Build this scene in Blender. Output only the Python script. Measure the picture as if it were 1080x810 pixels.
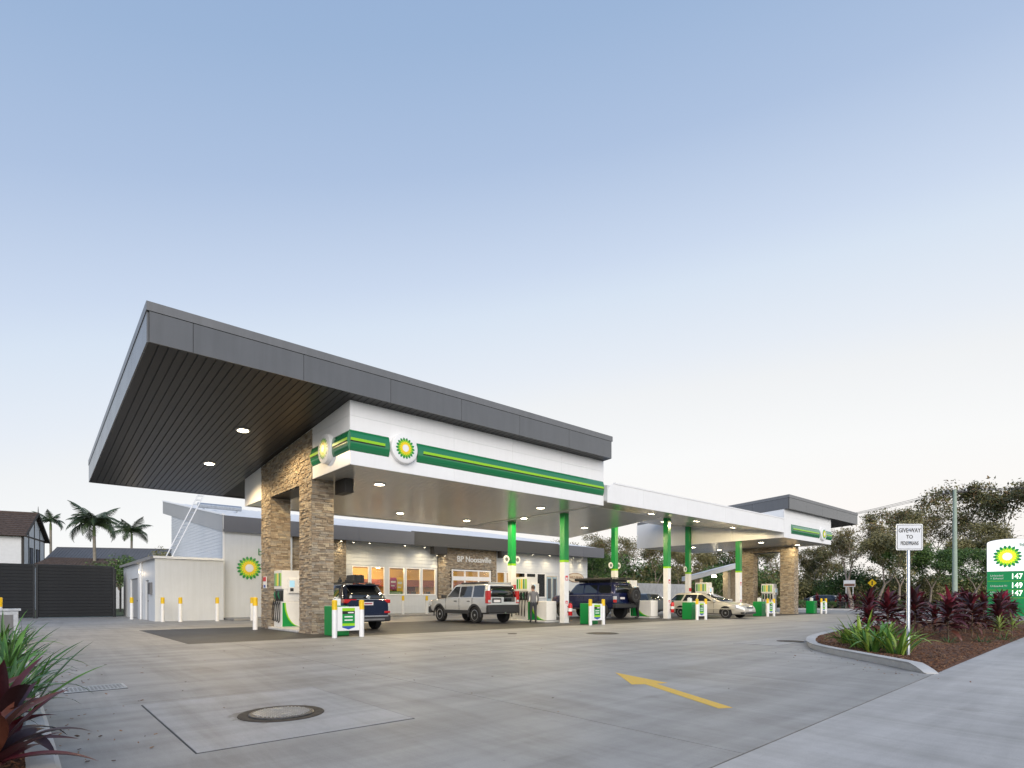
import bpy, bmesh, math, random
from mathutils import Vector, Matrix
R = math.radians
scene = bpy.context.scene
for o in list(bpy.data.objects):
    bpy.data.objects.remove(o)
COL = scene.collection
random.seed(7)

# ---------------------------------------------------------------- camera
cam_d = bpy.data.cameras.new('camera')
cam = bpy.data.objects.new('camera', cam_d)
COL.objects.link(cam)
cam.location = (0, 0, 1.2)
cam.rotation_euler = (R(90), 0, R(48.97 - 90))
cam_d.sensor_width = 36
cam_d.lens = 597 / 1080 * 36
cam_d.shift_y = (630 - 405) / 1080
cam_d.clip_start = 0.05
cam_d.clip_end = 3000
scene.camera = cam

# ---------------------------------------------------------------- sky, sun, exposure
SUN_EL, SUN_AZ = 24.0, -122.0       # degrees; azimuth from +X towards +Y: the last soft light comes from behind the camera
world = bpy.data.worlds.new('World')
scene.world = world
world.use_nodes = True
wn, wl_ = world.node_tree.nodes, world.node_tree.links
wn.clear()
w_out = wn.new('ShaderNodeOutputWorld')
w_bg = wn.new('ShaderNodeBackground')
w_sky = wn.new('ShaderNodeTexSky')
w_sky.sky_type = 'NISHITA'
w_sky.sun_disc = False
w_sky.sun_elevation = R(SUN_EL)
w_sky.sun_rotation = R(90 - SUN_AZ)


def s2l(c):
    return tuple(((v / 255) / 12.92 if v <= 10 else (((v / 255) + 0.055) / 1.055) ** 2.4) for v in c) + (1,)


def wmath(op, a, b=None):
    n = wn.new('ShaderNodeMath'); n.operation = op
    for i, v in enumerate((a, b)):
        if v is None: continue
        if isinstance(v, (int, float)): n.inputs[i].default_value = v
        else: wl_.new(v, n.inputs[i])
    return n.outputs[0]


# dusk sky: a clear gradient over elevation, a little further advanced towards the side where the sun went down
w_tc = wn.new('ShaderNodeTexCoord')
w_nm = wn.new('ShaderNodeVectorMath'); w_nm.operation = 'NORMALIZE'
wl_.new(w_tc.outputs['Generated'], w_nm.inputs[0])
w_sp = wn.new('ShaderNodeSeparateXYZ'); wl_.new(w_nm.outputs[0], w_sp.inputs[0])
w_dot = wn.new('ShaderNodeVectorMath'); w_dot.operation = 'DOT_PRODUCT'
wl_.new(w_nm.outputs[0], w_dot.inputs[0])
w_dot.inputs[1].default_value = (math.cos(R(25)), math.sin(R(25)), 0)
el = wmath('MULTIPLY', wmath('ARCSINE', w_sp.outputs[2]), 180 / math.pi)
sv = wmath('SUBTRACT', el, wmath('MULTIPLY', w_dot.outputs['Value'], 20.0))
sf = wmath('DIVIDE', wmath('ADD', sv, 30.0), 140.0)
w_rp = wn.new('ShaderNodeValToRGB')
stops = [(-22, (252, 246, 240)), (-12, (252, 248, 244)), (-6, (249, 249, 248)), (0.7, (239, 241, 243)), (4, (230, 236, 244)), (10.4, (215, 227, 242)), (13.8, (203, 217, 238)),
         (23, (174, 194, 224)), (32, (156, 181, 215)), (45, (140, 168, 208)), (60, (126, 154, 198)), (90, (112, 140, 184))]
cr = w_rp.color_ramp
while len(cr.elements) < len(stops): cr.elements.new(0.5)
for e_, (p_, c_) in zip(cr.elements, stops):
    e_.position = (p_ + 30) / 140; e_.color = s2l(c_)
wl_.new(sf, w_rp.inputs[0])
w_ns = wn.new('ShaderNodeVectorMath'); w_ns.operation = 'SCALE'; w_ns.inputs['Scale'].default_value = 0.12
wl_.new(w_sky.outputs[0], w_ns.inputs[0])
w_mx = wn.new('ShaderNodeMix'); w_mx.data_type = 'RGBA'; w_mx.inputs[0].default_value = 0.03
wl_.new(w_rp.outputs[0], w_mx.inputs[6]); wl_.new(w_ns.outputs[0], w_mx.inputs[7])
w_bg.inputs['Strength'].default_value = 1.03
wl_.new(w_mx.outputs[2], w_bg.inputs['Color'])
wl_.new(w_bg.outputs[0], w_out.inputs['Surface'])

sun_d = bpy.data.lights.new('sun', 'SUN')
sun_d.energy = 2.9
sun_d.angle = R(50)
sun_d.color = (1.0, 0.91, 0.80)
sun = bpy.data.objects.new('sun', sun_d)
COL.objects.link(sun)
sd = Vector((math.cos(R(SUN_AZ)) * math.cos(R(SUN_EL)), math.sin(R(SUN_AZ)) * math.cos(R(SUN_EL)), math.sin(R(SUN_EL))))
sun.location = sd * 60
sun.rotation_euler = sd.to_track_quat('Z', 'Y').to_euler()

scene.view_settings.view_transform = 'Standard'
scene.view_settings.look = 'None'
scene.view_settings.gamma = 1
scene.view_settings.exposure = 0.0
scene.view_settings.use_curve_mapping = False

# ---------------------------------------------------------------- mesh and naming helpers
class MB:
    """collects shapes; build() links them as one mesh object"""
    def __init__(s):
        s.v, s.f, s.m = [], [], []

    def add(s, vs, fs, m=0):
        o = len(s.v)
        s.v += [tuple(p) for p in vs]
        for f in fs:
            s.f.append(tuple(o + i for i in f)); s.m.append(m)
        return s

    def hexa(s, p, m=0):           # p: 4 bottom, 4 top, same winding
        return s.add(p, [(3, 2, 1, 0), (4, 5, 6, 7), (0, 1, 5, 4), (1, 2, 6, 5), (2, 3, 7, 6), (3, 0, 4, 7)], m)

    def box(s, x0, x1, y0, y1, z0, z1, m=0):
        return s.hexa([(x0, y0, z0), (x1, y0, z0), (x1, y1, z0), (x0, y1, z0), (x0, y0, z1), (x1, y0, z1), (x1, y1, z1), (x0, y1, z1)], m)

    def obox(s, c, size, mat3, m=0):
        c = Vector(c); h = [d / 2 for d in size]
        ps = [c + mat3 @ Vector((sx * h[0], sy * h[1], sz * h[2])) for sz in (-1, 1) for sx, sy in ((-1, -1), (1, -1), (1, 1), (-1, 1))]
        return s.hexa(ps, m)

    def prism(s, pts, vec, m=0):   # polygon extruded along vec
        n = len(pts); vec = Vector(vec)
        a = [Vector(p) for p in pts]; b = [p + vec for p in a]
        fs = [tuple(range(n - 1, -1, -1)), tuple(range(n, 2 * n))]
        fs += [(i, (i + 1) % n, n + (i + 1) % n, n + i) for i in range(n)]
        return s.add(a + b, fs, m)

    def tube(s, pts, rad, n=8, m=0, cap=True):
        pts = [Vector(p) for p in pts]
        if isinstance(rad, (int, float)): rad = [rad] * len(pts)
        rings = []
        up = Vector((0, 0, 1))
        ref = None
        for i, p in enumerate(pts):
            t = (pts[min(i + 1, len(pts) - 1)] - pts[max(i - 1, 0)]).normalized()
            if ref is None:
                ref = t.cross(up) if abs(t.z) < 0.95 else t.cross(Vector((0, 1, 0)))
                ref.normalize()
            u = (ref - t * ref.dot(t)).normalized(); ref = u
            w = t.cross(u)
            rings.append([p + (u * math.cos(2 * math.pi * k / n) + w * math.sin(2 * math.pi * k / n)) * rad[i] for k in range(n)])
        vs = [p for r in rings for p in r]
        fs = []
        for i in range(len(pts) - 1):
            for k in range(n):
                a, b = i * n + k, i * n + (k + 1) % n
                fs.append((a, b, b + n, a + n))
        if cap:
            fs.append(tuple(range(n - 1, -1, -1))); fs.append(tuple(range((len(pts) - 1) * n, len(pts) * n)))
        return s.add(vs, fs, m)

    def lathe(s, prof, n=16, c=(0, 0, 0), axis='z', m=0):
        vs = []; c = Vector(c)
        for r, h in prof:
            for k in range(n):
                a = 2 * math.pi * k / n
                p = (r * math.cos(a), r * math.sin(a), h)
                if axis == 'y': p = (p[0], p[2], p[1])
                if axis == 'x': p = (p[2], p[0], p[1])
                vs.append(c + Vector(p))
        fs = []
        for i in range(len(prof) - 1):
            for k in range(n):
                a, b = i * n + k, i * n + (k + 1) % n
                fs.append((a, b, b + n, a + n))
        fs.append(tuple(range(n - 1, -1, -1))); fs.append(tuple(range((len(prof) - 1) * n, len(prof) * n)))
        return s.add(vs, fs, m)

    def mesh(s, name, mats, smooth=False, fix=True, angle=35):
        me = bpy.data.meshes.new(name)
        me.from_pydata(s.v, [], s.f)
        for m in mats: me.materials.append(m)
        if len(mats) > 1: me.polygons.foreach_set('material_index', s.m)
        if fix or smooth:
            bm = bmesh.new(); bm.from_mesh(me)
            if fix: bmesh.ops.recalc_face_normals(bm, faces=bm.faces)
            if smooth:
                for f in bm.faces: f.smooth = True
                for e in bm.edges:
                    if len(e.link_faces) == 2 and e.calc_face_angle(0) > R(angle): e.smooth = False
            bm.to_mesh(me); bm.free()
        me.update()
        return me

    def build(s, name, mats, parent=None, smooth=False, bevel=0, fix=True, angle=35, center=True):
        if not isinstance(mats, (list, tuple)): mats = [mats]
        c = Vector((0, 0, 0))
        if center and s.v:
            xs, ys, zs = zip(*s.v)
            c = Vector(((min(xs) + max(xs)) / 2, (min(ys) + max(ys)) / 2, min(zs)))
            s.v = [(p[0] - c.x, p[1] - c.y, p[2] - c.z) for p in s.v]
        ob = link(name, s.mesh(name, mats, smooth, fix, angle), parent, c)
        if bevel:
            b = ob.modifiers.new('bevel', 'BEVEL'); b.width = bevel; b.segments = 2; b.limit_method = 'ANGLE'; b.angle_limit = R(40)
        return ob


def wloc(o):
    v = Vector((0, 0, 0))
    while o: v = v + o.location; o = o.parent
    return v


def link(name, data, parent=None, loc=(0, 0, 0), rot=None):
    """loc is given in scene coordinates; parents are unrotated while their parts are added"""
    ob = bpy.data.objects.new(name, data)
    COL.objects.link(ob)
    ob.location = Vector(loc) - (wloc(parent) if parent else Vector((0, 0, 0)))
    if parent: ob.parent = parent
    if rot: ob.rotation_euler = rot
    return ob


def tag(o, label, cat, group=None):
    o['label'] = label; o['category'] = cat
    if group: o['group'] = group
    return o


def struct(o, kind='structure'):
    o['kind'] = kind
    return o


def thing(name, label, cat, loc=(0, 0, 0), group=None):
    o = bpy.data.objects.new(name, None); COL.objects.link(o); o.location = loc; o.empty_display_size = 0.2
    return tag(o, label, cat, group)


def copy_tree(o, parent=None):
    c = o.copy(); COL.objects.link(c); c.parent = parent
    for ch in list(o.children): copy_tree(ch, c)
    return c


def place(o, loc, rz=0.0, scale=None):
    o.location = loc; o.rotation_euler = (0, 0, rz)
    if scale: o.scale = (scale,) * 3 if isinstance(scale, (int, float)) else scale
    return o


# ---------------------------------------------------------------- materials
def mat(name, col, rough=0.5, metal=0.0, var=0.0, vscale=4.0, bump=0.0, bscale=60.0, emit=0.0, coat=0.0, spec=0.5, col2=None, alpha=None, trans=0.0, streak=0.0):
    m = bpy.data.materials.new(name); m.use_nodes = True
    nt = m.node_tree; b = nt.nodes['Principled BSDF']
    c = tuple(col) + (1,)
    b.inputs['Base Color'].default_value = c
    b.inputs['Roughness'].default_value = rough
    b.inputs['Metallic'].default_value = metal
    b.inputs['Specular IOR Level'].default_value = spec
    if coat:
        b.inputs['Coat Weight'].default_value = coat; b.inputs['Coat Roughness'].default_value = 0.04
    if emit:
        b.inputs['Emission Color'].default_value = c; b.inputs['Emission Strength'].default_value = emit
    if trans: b.inputs['Transmission Weight'].default_value = trans
    if var or bump:
        tc = nt.nodes.new('ShaderNodeTexCoord')
    if var:
        n = nt.nodes.new('ShaderNodeTexNoise'); n.inputs['Scale'].default_value = vscale; n.inputs['Detail'].default_value = 6
        n.inputs['Roughness'].default_value = 0.65
        nt.links.new(tc.outputs['Object'], n.inputs['Vector'])
        r = nt.nodes.new('ShaderNodeValToRGB')
        k = col2 if col2 else tuple(v * (1 - var) for v in col)
        r.color_ramp.elements[0].color = tuple(k) + (1,); r.color_ramp.elements[0].position = 0.3
        r.color_ramp.elements[1].color = c if col2 else tuple(min(1, v * (1 + var)) for v in col) + (1,); r.color_ramp.elements[1].position = 0.7
        nt.links.new(n.outputs[0], r.inputs[0]); nt.links.new(r.outputs[0], b.inputs['Base Color'])
        if streak:      # rain streaks and dust running down the sheet
            ge = nt.nodes.new('ShaderNodeNewGeometry'); mp = nt.nodes.new('ShaderNodeMapping'); mp.inputs['Scale'].default_value = (7, 7, 0.45)
            n3 = nt.nodes.new('ShaderNodeTexNoise'); n3.inputs['Scale'].default_value = 1.0; n3.inputs['Detail'].default_value = 5; n3.inputs['Roughness'].default_value = 0.7
            nt.links.new(ge.outputs['Position'], mp.inputs['Vector']); nt.links.new(mp.outputs[0], n3.inputs['Vector'])
            r3 = nt.nodes.new('ShaderNodeValToRGB'); r3.color_ramp.elements[0].position = 0.3; r3.color_ramp.elements[0].color = (1 - streak, 1 - streak, 1 - streak * 1.15, 1); r3.color_ramp.elements[1].position = 0.62; r3.color_ramp.elements[1].color = (1, 1, 1, 1)
            nt.links.new(n3.outputs[0], r3.inputs[0]); mx3 = nt.nodes.new('ShaderNodeMix'); mx3.data_type = 'RGBA'; mx3.blend_type = 'MULTIPLY'; mx3.inputs[0].default_value = 1.0
            nt.links.new(r.outputs[0], mx3.inputs[6]); nt.links.new(r3.outputs[0], mx3.inputs[7]); nt.links.new(mx3.outputs[2], b.inputs['Base Color'])
        if not metal or streak:
            mr = nt.nodes.new('ShaderNodeMapRange'); mr.inputs[3].default_value = max(0, rough - 0.08); mr.inputs[4].default_value = min(1, rough + 0.1)
            nt.links.new(n.outputs[0], mr.inputs[0]); nt.links.new(mr.outputs[0], b.inputs['Roughness'])
    if bump:
        n2 = nt.nodes.new('ShaderNodeTexNoise'); n2.inputs['Scale'].default_value = bscale; n2.inputs['Detail'].default_value = 4
        nt.links.new(tc.outputs['Object'], n2.inputs['Vector'])
        bp_ = nt.nodes.new('ShaderNodeBump'); bp_.inputs['Strength'].default_value = bump; bp_.inputs['Distance'].default_value = 0.02
        nt.links.new(n2.outputs[0], bp_.inputs['Height']); nt.links.new(bp_.outputs[0], b.inputs['Normal'])
    return m


def concrete(name, base, dark, stain=0.5, spot=None):
    """broom-finished concrete: cloudy tone, streaks of traffic wear, pores, faint tyre scuffs (scene-wide coordinates)"""
    m = bpy.data.materials.new(name); m.use_nodes = True
    nt = m.node_tree; N, L = nt.nodes, nt.links; b = N['Principled BSDF']
    geo = N.new('ShaderNodeNewGeometry')

    def noise(scale, det=6, rough=0.6, stretch=None, dist=0.0):
        n = N.new('ShaderNodeTexNoise'); n.inputs['Scale'].default_value = scale; n.inputs['Detail'].default_value = det
        n.inputs['Roughness'].default_value = rough; n.inputs['Distortion'].default_value = dist
        if stretch:
            mp = N.new('ShaderNodeMapping'); mp.inputs['Scale'].default_value = stretch[:3]; mp.inputs['Rotation'].default_value = (0, 0, stretch[3])
            L.new(geo.outputs['Position'], mp.inputs['Vector']); L.new(mp.outputs[0], n.inputs['Vector'])
        else: L.new(geo.outputs['Position'], n.inputs['Vector'])
        return n.outputs[0]

    def ramp(src, p0, c0, p1, c1):
        r = N.new('ShaderNodeValToRGB'); r.color_ramp.elements[0].position = p0; r.color_ramp.elements[0].color = tuple(c0) + (1,)
        r.color_ramp.elements[1].position = p1; r.color_ramp.elements[1].color = tuple(c1) + (1,)
        L.new(src, r.inputs[0]); return r.outputs[0]

    def mult(a, bb, f=1.0):
        x = N.new('ShaderNodeMix'); x.data_type = 'RGBA'; x.blend_type = 'MULTIPLY'; x.inputs[0].default_value = f
        L.new(a, x.inputs[6]); L.new(bb, x.inputs[7]); return x.outputs[2]

    big = noise(0.35, 7, 0.62)
    c = ramp(big, 0.3, dark, 0.68, base)
    streak = ramp(noise(1.0, 5, 0.6, (0.18, 1.6, 1, 0.25), 0.4), 0.36, (0.72,) * 3, 0.6, (1.04,) * 3)
    c = mult(c, streak, stain)
    streak2 = ramp(noise(1.3, 6, 0.7, (1.7, 0.2, 1, -0.1), 0.6), 0.34, (0.76, 0.75, 0.73), 0.58, (1.03,) * 3)
    c = mult(c, streak2, stain)
    mid = ramp(noise(3.2, 8, 0.75), 0.3, (0.86,) * 3, 0.7, (1.06,) * 3)
    c = mult(c, mid, 0.8)
    fine = ramp(noise(90, 3, 0.6), 0.3, (0.86,) * 3, 0.72, (1.08,) * 3)
    c = mult(c, fine, 0.8)
    blot = ramp(noise(0.9, 3, 0.5, (1, 1, 1, 0.7), 1.2), 0.66, (1,) * 3, 0.76, (0.7, 0.69, 0.67))
    c = mult(c, blot, 0.55 * stain)
    scr = ramp(noise(2.2, 2, 0.5, (0.25, 3.5, 1, 0.9), 1.6), 0.7, (1,) * 3, 0.78, (0.72,) * 3)
    c = mult(c, scr, 0.5 * stain)
    vor = N.new('ShaderNodeTexVoronoi'); vor.inputs['Scale'].default_value = 3.1; L.new(geo.outputs['Position'], vor.inputs['Vector'])
    c = mult(c, ramp(vor.outputs['Distance'], 0.02, (0.45, 0.44, 0.43), 0.045, (1,) * 3), 0.6)
    vo2 = N.new('ShaderNodeTexVoronoi'); vo2.inputs['Scale'].default_value = 0.75; L.new(geo.outputs['Position'], vo2.inputs['Vector'])
    wob = N.new('ShaderNodeMath'); wob.operation = 'MULTIPLY_ADD'; wob.inputs[1].default_value = 0.35; L.new(noise(5.0, 5, 0.7), wob.inputs[0]); L.new(vo2.outputs['Distance'], wob.inputs[2])
    c = mult(c, ramp(wob.outputs[0], 0.23, (0.62, 0.60, 0.57), 0.33, (1,) * 3), 0.55 * stain)
    crk = ramp(noise(0.55, 4, 0.6, (1, 1, 1, 0.3), 2.5), 0.497, (1,) * 3, 0.5, (0.8,) * 3)
    if spot:        # grime washed out around an iron frame
        dv_ = N.new('ShaderNodeVectorMath'); dv_.operation = 'DISTANCE'; L.new(geo.outputs['Position'], dv_.inputs[0]); dv_.inputs[1].default_value = (spot[0], spot[1], 0.0)
        ad = N.new('ShaderNodeMath'); ad.operation = 'MULTIPLY_ADD'; ad.inputs[1].default_value = 1.1; L.new(noise(2.6, 6, 0.7, (1, 1, 1, 0.4), 0.8), ad.inputs[0]); L.new(dv_.outputs['Value'], ad.inputs[2])
        c = mult(c, ramp(ad.outputs[0], spot[2] + 0.45, (0.55, 0.53, 0.48), spot[2] + 0.85, (1,) * 3), 0.9)
    L.new(c, b.inputs['Base Color'])
    rr = N.new('ShaderNodeMapRange'); rr.inputs[3].default_value = 0.42; rr.inputs[4].default_value = 0.72
    L.new(big, rr.inputs[0]); L.new(rr.outputs[0], b.inputs['Roughness'])
    bp_ = N.new('ShaderNodeBump'); bp_.inputs['Strength'].default_value = 0.25; bp_.inputs['Distance'].default_value = 0.004
    L.new(noise(140, 3, 0.6, (1, 0.12, 1, 0.1)), bp_.inputs['Height']); L.new(bp_.outputs[0], b.inputs['Normal'])
    return m


M = {}
M['conc'] = concrete('forecourt_concrete', (0.405, 0.396, 0.378), (0.305, 0.298, 0.284), 0.8)
M['conc_pale'] = concrete('pale_concrete', (0.45, 0.447, 0.44), (0.35, 0.347, 0.342), 0.9, (1.95, 5.95, 0.42))
M['conc_path'] = concrete('path_concrete', (0.53, 0.515, 0.495), (0.45, 0.437, 0.42), 0.7)
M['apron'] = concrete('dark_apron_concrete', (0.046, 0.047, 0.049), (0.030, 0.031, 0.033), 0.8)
M['kerb'] = mat('kerb_concrete', (0.50, 0.50, 0.49), 0.8, var=0.14, vscale=3, bump=0.3, bscale=120)
M['joint'] = mat('joint_sealant', (0.06, 0.06, 0.058), 0.9)
M['asphalt'] = mat('asphalt', (0.055, 0.055, 0.057), 0.85, var=0.25, vscale=2, bump=0.4, bscale=150)
M['grass'] = mat('verge', (0.06, 0.08, 0.03), 0.95, var=0.4, vscale=0.8, bump=0.5, bscale=30)
M['mulch'] = mat('mulch', (0.12, 0.052, 0.026), 0.95, var=0.45, vscale=9, bump=1.0, bscale=70)
M['chip1'] = mat('chip_red', (0.19, 0.082, 0.038), 0.9)
M['chip2'] = mat('chip_dark', (0.07, 0.034, 0.02), 0.9)
M['chip3'] = mat('chip_tan', (0.30, 0.17, 0.09), 0.9)
M['yellow_line'] = mat('yellow_line_paint', (0.84, 0.50, 0.02), 0.6, var=0.25, vscale=26, col2=(0.62, 0.42, 0.09))
M['iron'] = mat('cast_iron', (0.10, 0.10, 0.10), 0.45, 0.6, var=0.35, vscale=20, bump=0.4, bscale=50)
M['rust'] = mat('rusty_iron', (0.06, 0.048, 0.036), 0.7, 0.3, var=0.5, vscale=14, bump=0.4)
M['galv'] = mat('galvanised_steel', (0.55, 0.57, 0.59), 0.38, 0.85, var=0.15, vscale=10)
M['grey'] = mat('grey_panel', (0.15, 0.152, 0.156), 0.24, 0.15, var=0.05, vscale=0.7, streak=0.08)
M['grey_lt'] = mat('grey_capping', (0.185, 0.186, 0.19), 0.34, 0.15, var=0.05, vscale=0.7, streak=0.1)
M['charcoal'] = mat('charcoal_board', (0.013, 0.013, 0.0138), 0.42, 0.2, var=0.12, vscale=1.5)
M['black'] = mat('black_gap', (0.012, 0.012, 0.012), 0.7)
M['white'] = mat('white_panel', (0.86, 0.86, 0.86), 0.32, var=0.03, vscale=0.8, streak=0.03)
M['white_wall'] = mat('white_painted_wall', (0.64, 0.66, 0.675), 0.55, var=0.04, vscale=1.2, streak=0.06)
M['soffit'] = mat('pale_metal_soffit', (0.60, 0.585, 0.54), 0.24, 0.3, var=0.05, vscale=0.6)
M['roofsheet'] = mat('white_roof_sheet', (0.80, 0.81, 0.82), 0.35, 0.2)
M['green'] = mat('deep_green', (0.012, 0.19, 0.07), 0.25, coat=0.9)
M['green2'] = mat('mid_green', (0.006, 0.25, 0.05), 0.3)
M['lime'] = mat('lime', (0.30, 0.62, 0.012), 0.3)
M['yellow'] = mat('emblem_yellow', (0.90, 0.66, 0.01), 0.3)
M['ypaint'] = mat('yellow_paint', (0.80, 0.52, 0.008), 0.4, var=0.1, vscale=6)
M['wpaint'] = mat('white_paint', (0.80, 0.80, 0.79), 0.35, var=0.05, vscale=5)
M['red'] = mat('red_paint', (0.55, 0.012, 0.015), 0.3)
M['blue'] = mat('sign_blue', (0.03, 0.08, 0.36), 0.4)
M['rubber'] = mat('black_rubber', (0.018, 0.018, 0.019), 0.6, bump=0.2)
M['bplastic'] = mat('black_plastic', (0.028, 0.028, 0.03), 0.45, var=0.1)
M['chrome'] = mat('bright_metal', (0.62, 0.62, 0.63), 0.25, 0.95)
M['steel_dk'] = mat('dark_bronze_steel', (0.05, 0.045, 0.04), 0.5, 0.3)
M['screen'] = mat('terminal_screen', (0.30, 0.50, 0.62), 0.2, emit=0.6)
M['lamp'] = mat('lamp_lens', (1.0, 0.86, 0.60), 0.3, emit=40.0)
M['stone'] = [mat('stone_%s' % k, c, 0.85, var=0.22, vscale=5, bump=0.7, bscale=28) for k, c in
              (('tan', (0.35, 0.285, 0.205)), ('brown', (0.275, 0.215, 0.152)), ('grey', (0.31, 0.27, 0.215)), ('sand', (0.42, 0.35, 0.25)), ('umber', (0.205, 0.16, 0.112)))]
M['mortar'] = mat('stone_backing', (0.075, 0.06, 0.045), 0.95)


def glass(name, col, rough=0.02):
    return mat(name, col, rough, 0.0, spec=0.9, coat=0.6)


M['cglass'] = glass('car_glass', (0.012, 0.015, 0.018))
M['tglass'] = glass('tinted_glass', (0.006, 0.007, 0.008))


def window_glass():
    m = bpy.data.materials.new('window_glass'); m.use_nodes = True
    nt = m.node_tree; nt.nodes.clear()
    o = nt.nodes.new('ShaderNodeOutputMaterial'); mx = nt.nodes.new('ShaderNodeMixShader')
    t = nt.nodes.new('ShaderNodeBsdfTransparent'); t.inputs[0].default_value = (0.95, 0.97, 0.96, 1)
    g = nt.nodes.new('ShaderNodeBsdfGlossy'); g.inputs['Roughness'].default_value = 0.01
    f = nt.nodes.new('ShaderNodeFresnel'); f.inputs[0].default_value = 1.5
    nt.links.new(f.outputs[0], mx.inputs[0]); nt.links.new(t.outputs[0], mx.inputs[1]); nt.links.new(g.outputs[0], mx.inputs[2])
    nt.links.new(mx.outputs[0], o.inputs[0])
    return m


M['glass'] = window_glass()

# ---------------------------------------------------------------- lettering, made up front
_txt = {}


def text_mesh(s, mat_, depth=0.01, align='CENTER'):
    key = (s, mat_.name, depth, align)
    if key in _txt: return _txt[key]
    cu = bpy.data.curves.new('lettering', 'FONT'); cu.body = s; cu.size = 1; cu.extrude = depth; cu.align_x = align; cu.align_y = 'CENTER'; cu.resolution_u = 3
    if mat_.name in ('black_letter', 'led_digits'): cu.offset = 0.014
    ob = bpy.data.objects.new('lettering', cu); COL.objects.link(ob)
    me = bpy.data.meshes.new_from_object(ob.evaluated_get(bpy.context.evaluated_depsgraph_get()))
    me.materials.clear(); me.materials.append(mat_)
    bpy.data.objects.remove(ob); bpy.data.curves.remove(cu)
    _txt[key] = me
    return me


def text(name, s, mat_, pos, size, u, parent, depth=0.01, align='CENTER', wide=1.0):
    """u: horizontal reading direction (unit vector); letters stand upright"""
    me = text_mesh(s, mat_, depth, align)
    u = Vector(u); z = Vector((0, 0, 1)); n = u.cross(z)
    ob = bpy.data.objects.new(name, me); COL.objects.link(ob)
    ob.parent = parent
    ob.matrix_local = Matrix.Translation(Vector(pos) - wloc(parent)) @ Matrix((u, z, n)).transposed().to_4x4() @ Matrix.Diagonal((size * wide, size, 1, 1))
    return ob


# lettering used below, converted while the scene is still empty
M['w_letter'] = mat('white_letter', (0.82, 0.82, 0.80), 0.4)
M['g_letter'] = mat('green_letter', (0.012, 0.20, 0.07), 0.4)
M['k_letter'] = mat('black_letter', (0.015, 0.015, 0.015), 0.5)
M['br_letter'] = mat('brown_letter', (0.20, 0.085, 0.035), 0.5)
M['led'] = mat('led_digits', (0.85, 1.0, 0.80), 0.4, emit=1.6)
M['lit_white'] = mat('lit_sign_face', (0.95, 0.95, 0.93), 0.4, emit=0.55)
M['lit_green'] = mat('lit_sign_green', (0.01, 0.22, 0.07), 0.35, emit=0.35)
M['lit_lime'] = mat('lit_sign_lime', (0.28, 0.66, 0.02), 0.35, emit=0.5)
M['lit_yellow'] = mat('lit_sign_yellow', (0.95, 0.80, 0.03), 0.35, emit=0.6)
for a_ in (('BP Noosaville', 'w_letter', 0.03), ('bp', 'g_letter', 0.02), ('GIVE WAY', 'k_letter', 0.001), ('TO', 'k_letter', 0.001), ('PEDESTRIANS', 'k_letter', 0.001),
           ('147', 'led', 0.002), ('149', 'led', 0.002), ('9', 'led', 0.002), ('WILD BEAN', 'br_letter', 0.004)):
    text_mesh(a_[0], M[a_[1]], a_[2])
for s_ in ('Unleaded', '+ Ethanol', 'Unleaded 91', 'Ultimate', 'Diesel'):
    text_mesh(s_, M['w_letter'], 0.002, 'LEFT')


def star(n, r_out, r_in, rot=0.0, power=1):
    """petalled outline"""
    pts = []
    for k in range(n):
        for j, (rr) in enumerate((r_in, (r_in * 0.35 + r_out * 0.65), r_out, (r_in * 0.35 + r_out * 0.65))):
            off = (-0.5, -0.30, 0.0, 0.30)[j]
            a = rot + 2 * math.pi * (k + off) / n
            pts.append((rr * math.cos(a), rr * math.sin(a)))
    return pts


def emblem(parent, c, r, u, n, mats, thick=0.006, squash=1.0):
    """sunflower emblem of stacked petal rings; c centre, u right, n outward normal; parts go under parent"""
    u, n, c = Vector(u), Vector(n), Vector(c); z = Vector((0, 0, 1))
    spec = [('petal_ring', star(18, 1.0, 0.70), mats[0]), ('petal_ring', star(18, 0.82, 0.55, math.pi / 18), mats[1]),
            ('petal_ring', star(18, 0.64, 0.44), mats[2]), ('petal_ring', star(18, 0.50, 0.36, math.pi / 18), mats[2]), ('emblem_centre', star(18, 0.35, 0.28), mats[3])]
    for i, (nm, pts, m) in enumerate(spec):
        mb = MB()
        mb.prism([c + u * (x * r * squash) + z * (y * r) + n * (thick * i) for x, y in pts], n * thick * 0.98)
        mb.build(nm, m, parent)

# ================================================================ the setting: ground, paving, kerbs
g_ = MB(); s_ = 700
g_.add([(-s_, -s_, -0.06), (s_, -s_, -0.06), (s_, s_, -0.06), (-s_, s_, -0.06)], [(0, 1, 2, 3)])
struct(g_.build('ground', M['grass'], fix=False))

# forecourt: cast bays with sealed joints
fore = MB()
fore.box(0.3, 57.0, 1.9, 43.5, -0.05, -0.006); fore.box(-8.0, 0.3, 22.0, 43.5, -0.05, -0.006); fore.box(0.05, 0.3, 1.9, 22.0, -0.05, -0.006)
forecourt = struct(fore.build('forecourt', M['joint']))
GAP = 0.006


def path_y(x):                     # back edge of the footpath, very slightly askew to the forecourt
    return 1.95 + 0.0385 * x - 0.00016 * x * x


def bay(x0, x1, y0, y1, m, parent, front=False):
    mb = MB(); ya, yb = (path_y(x0) + 0.008, path_y(x1) + 0.008) if front else (y0 + GAP, y0 + GAP)
    mb.hexa([(x0 + GAP, ya, -0.05), (x1 - GAP, yb, -0.05), (x1 - GAP, y1 - GAP, -0.05), (x0 + GAP, y1 - GAP, -0.05),
             (x0 + GAP, ya, 0), (x1 - GAP, yb, 0), (x1 - GAP, y1 - GAP, 0), (x0 + GAP, y1 - GAP, 0)])
    return mb.build('concrete_slab', m, parent)


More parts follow.
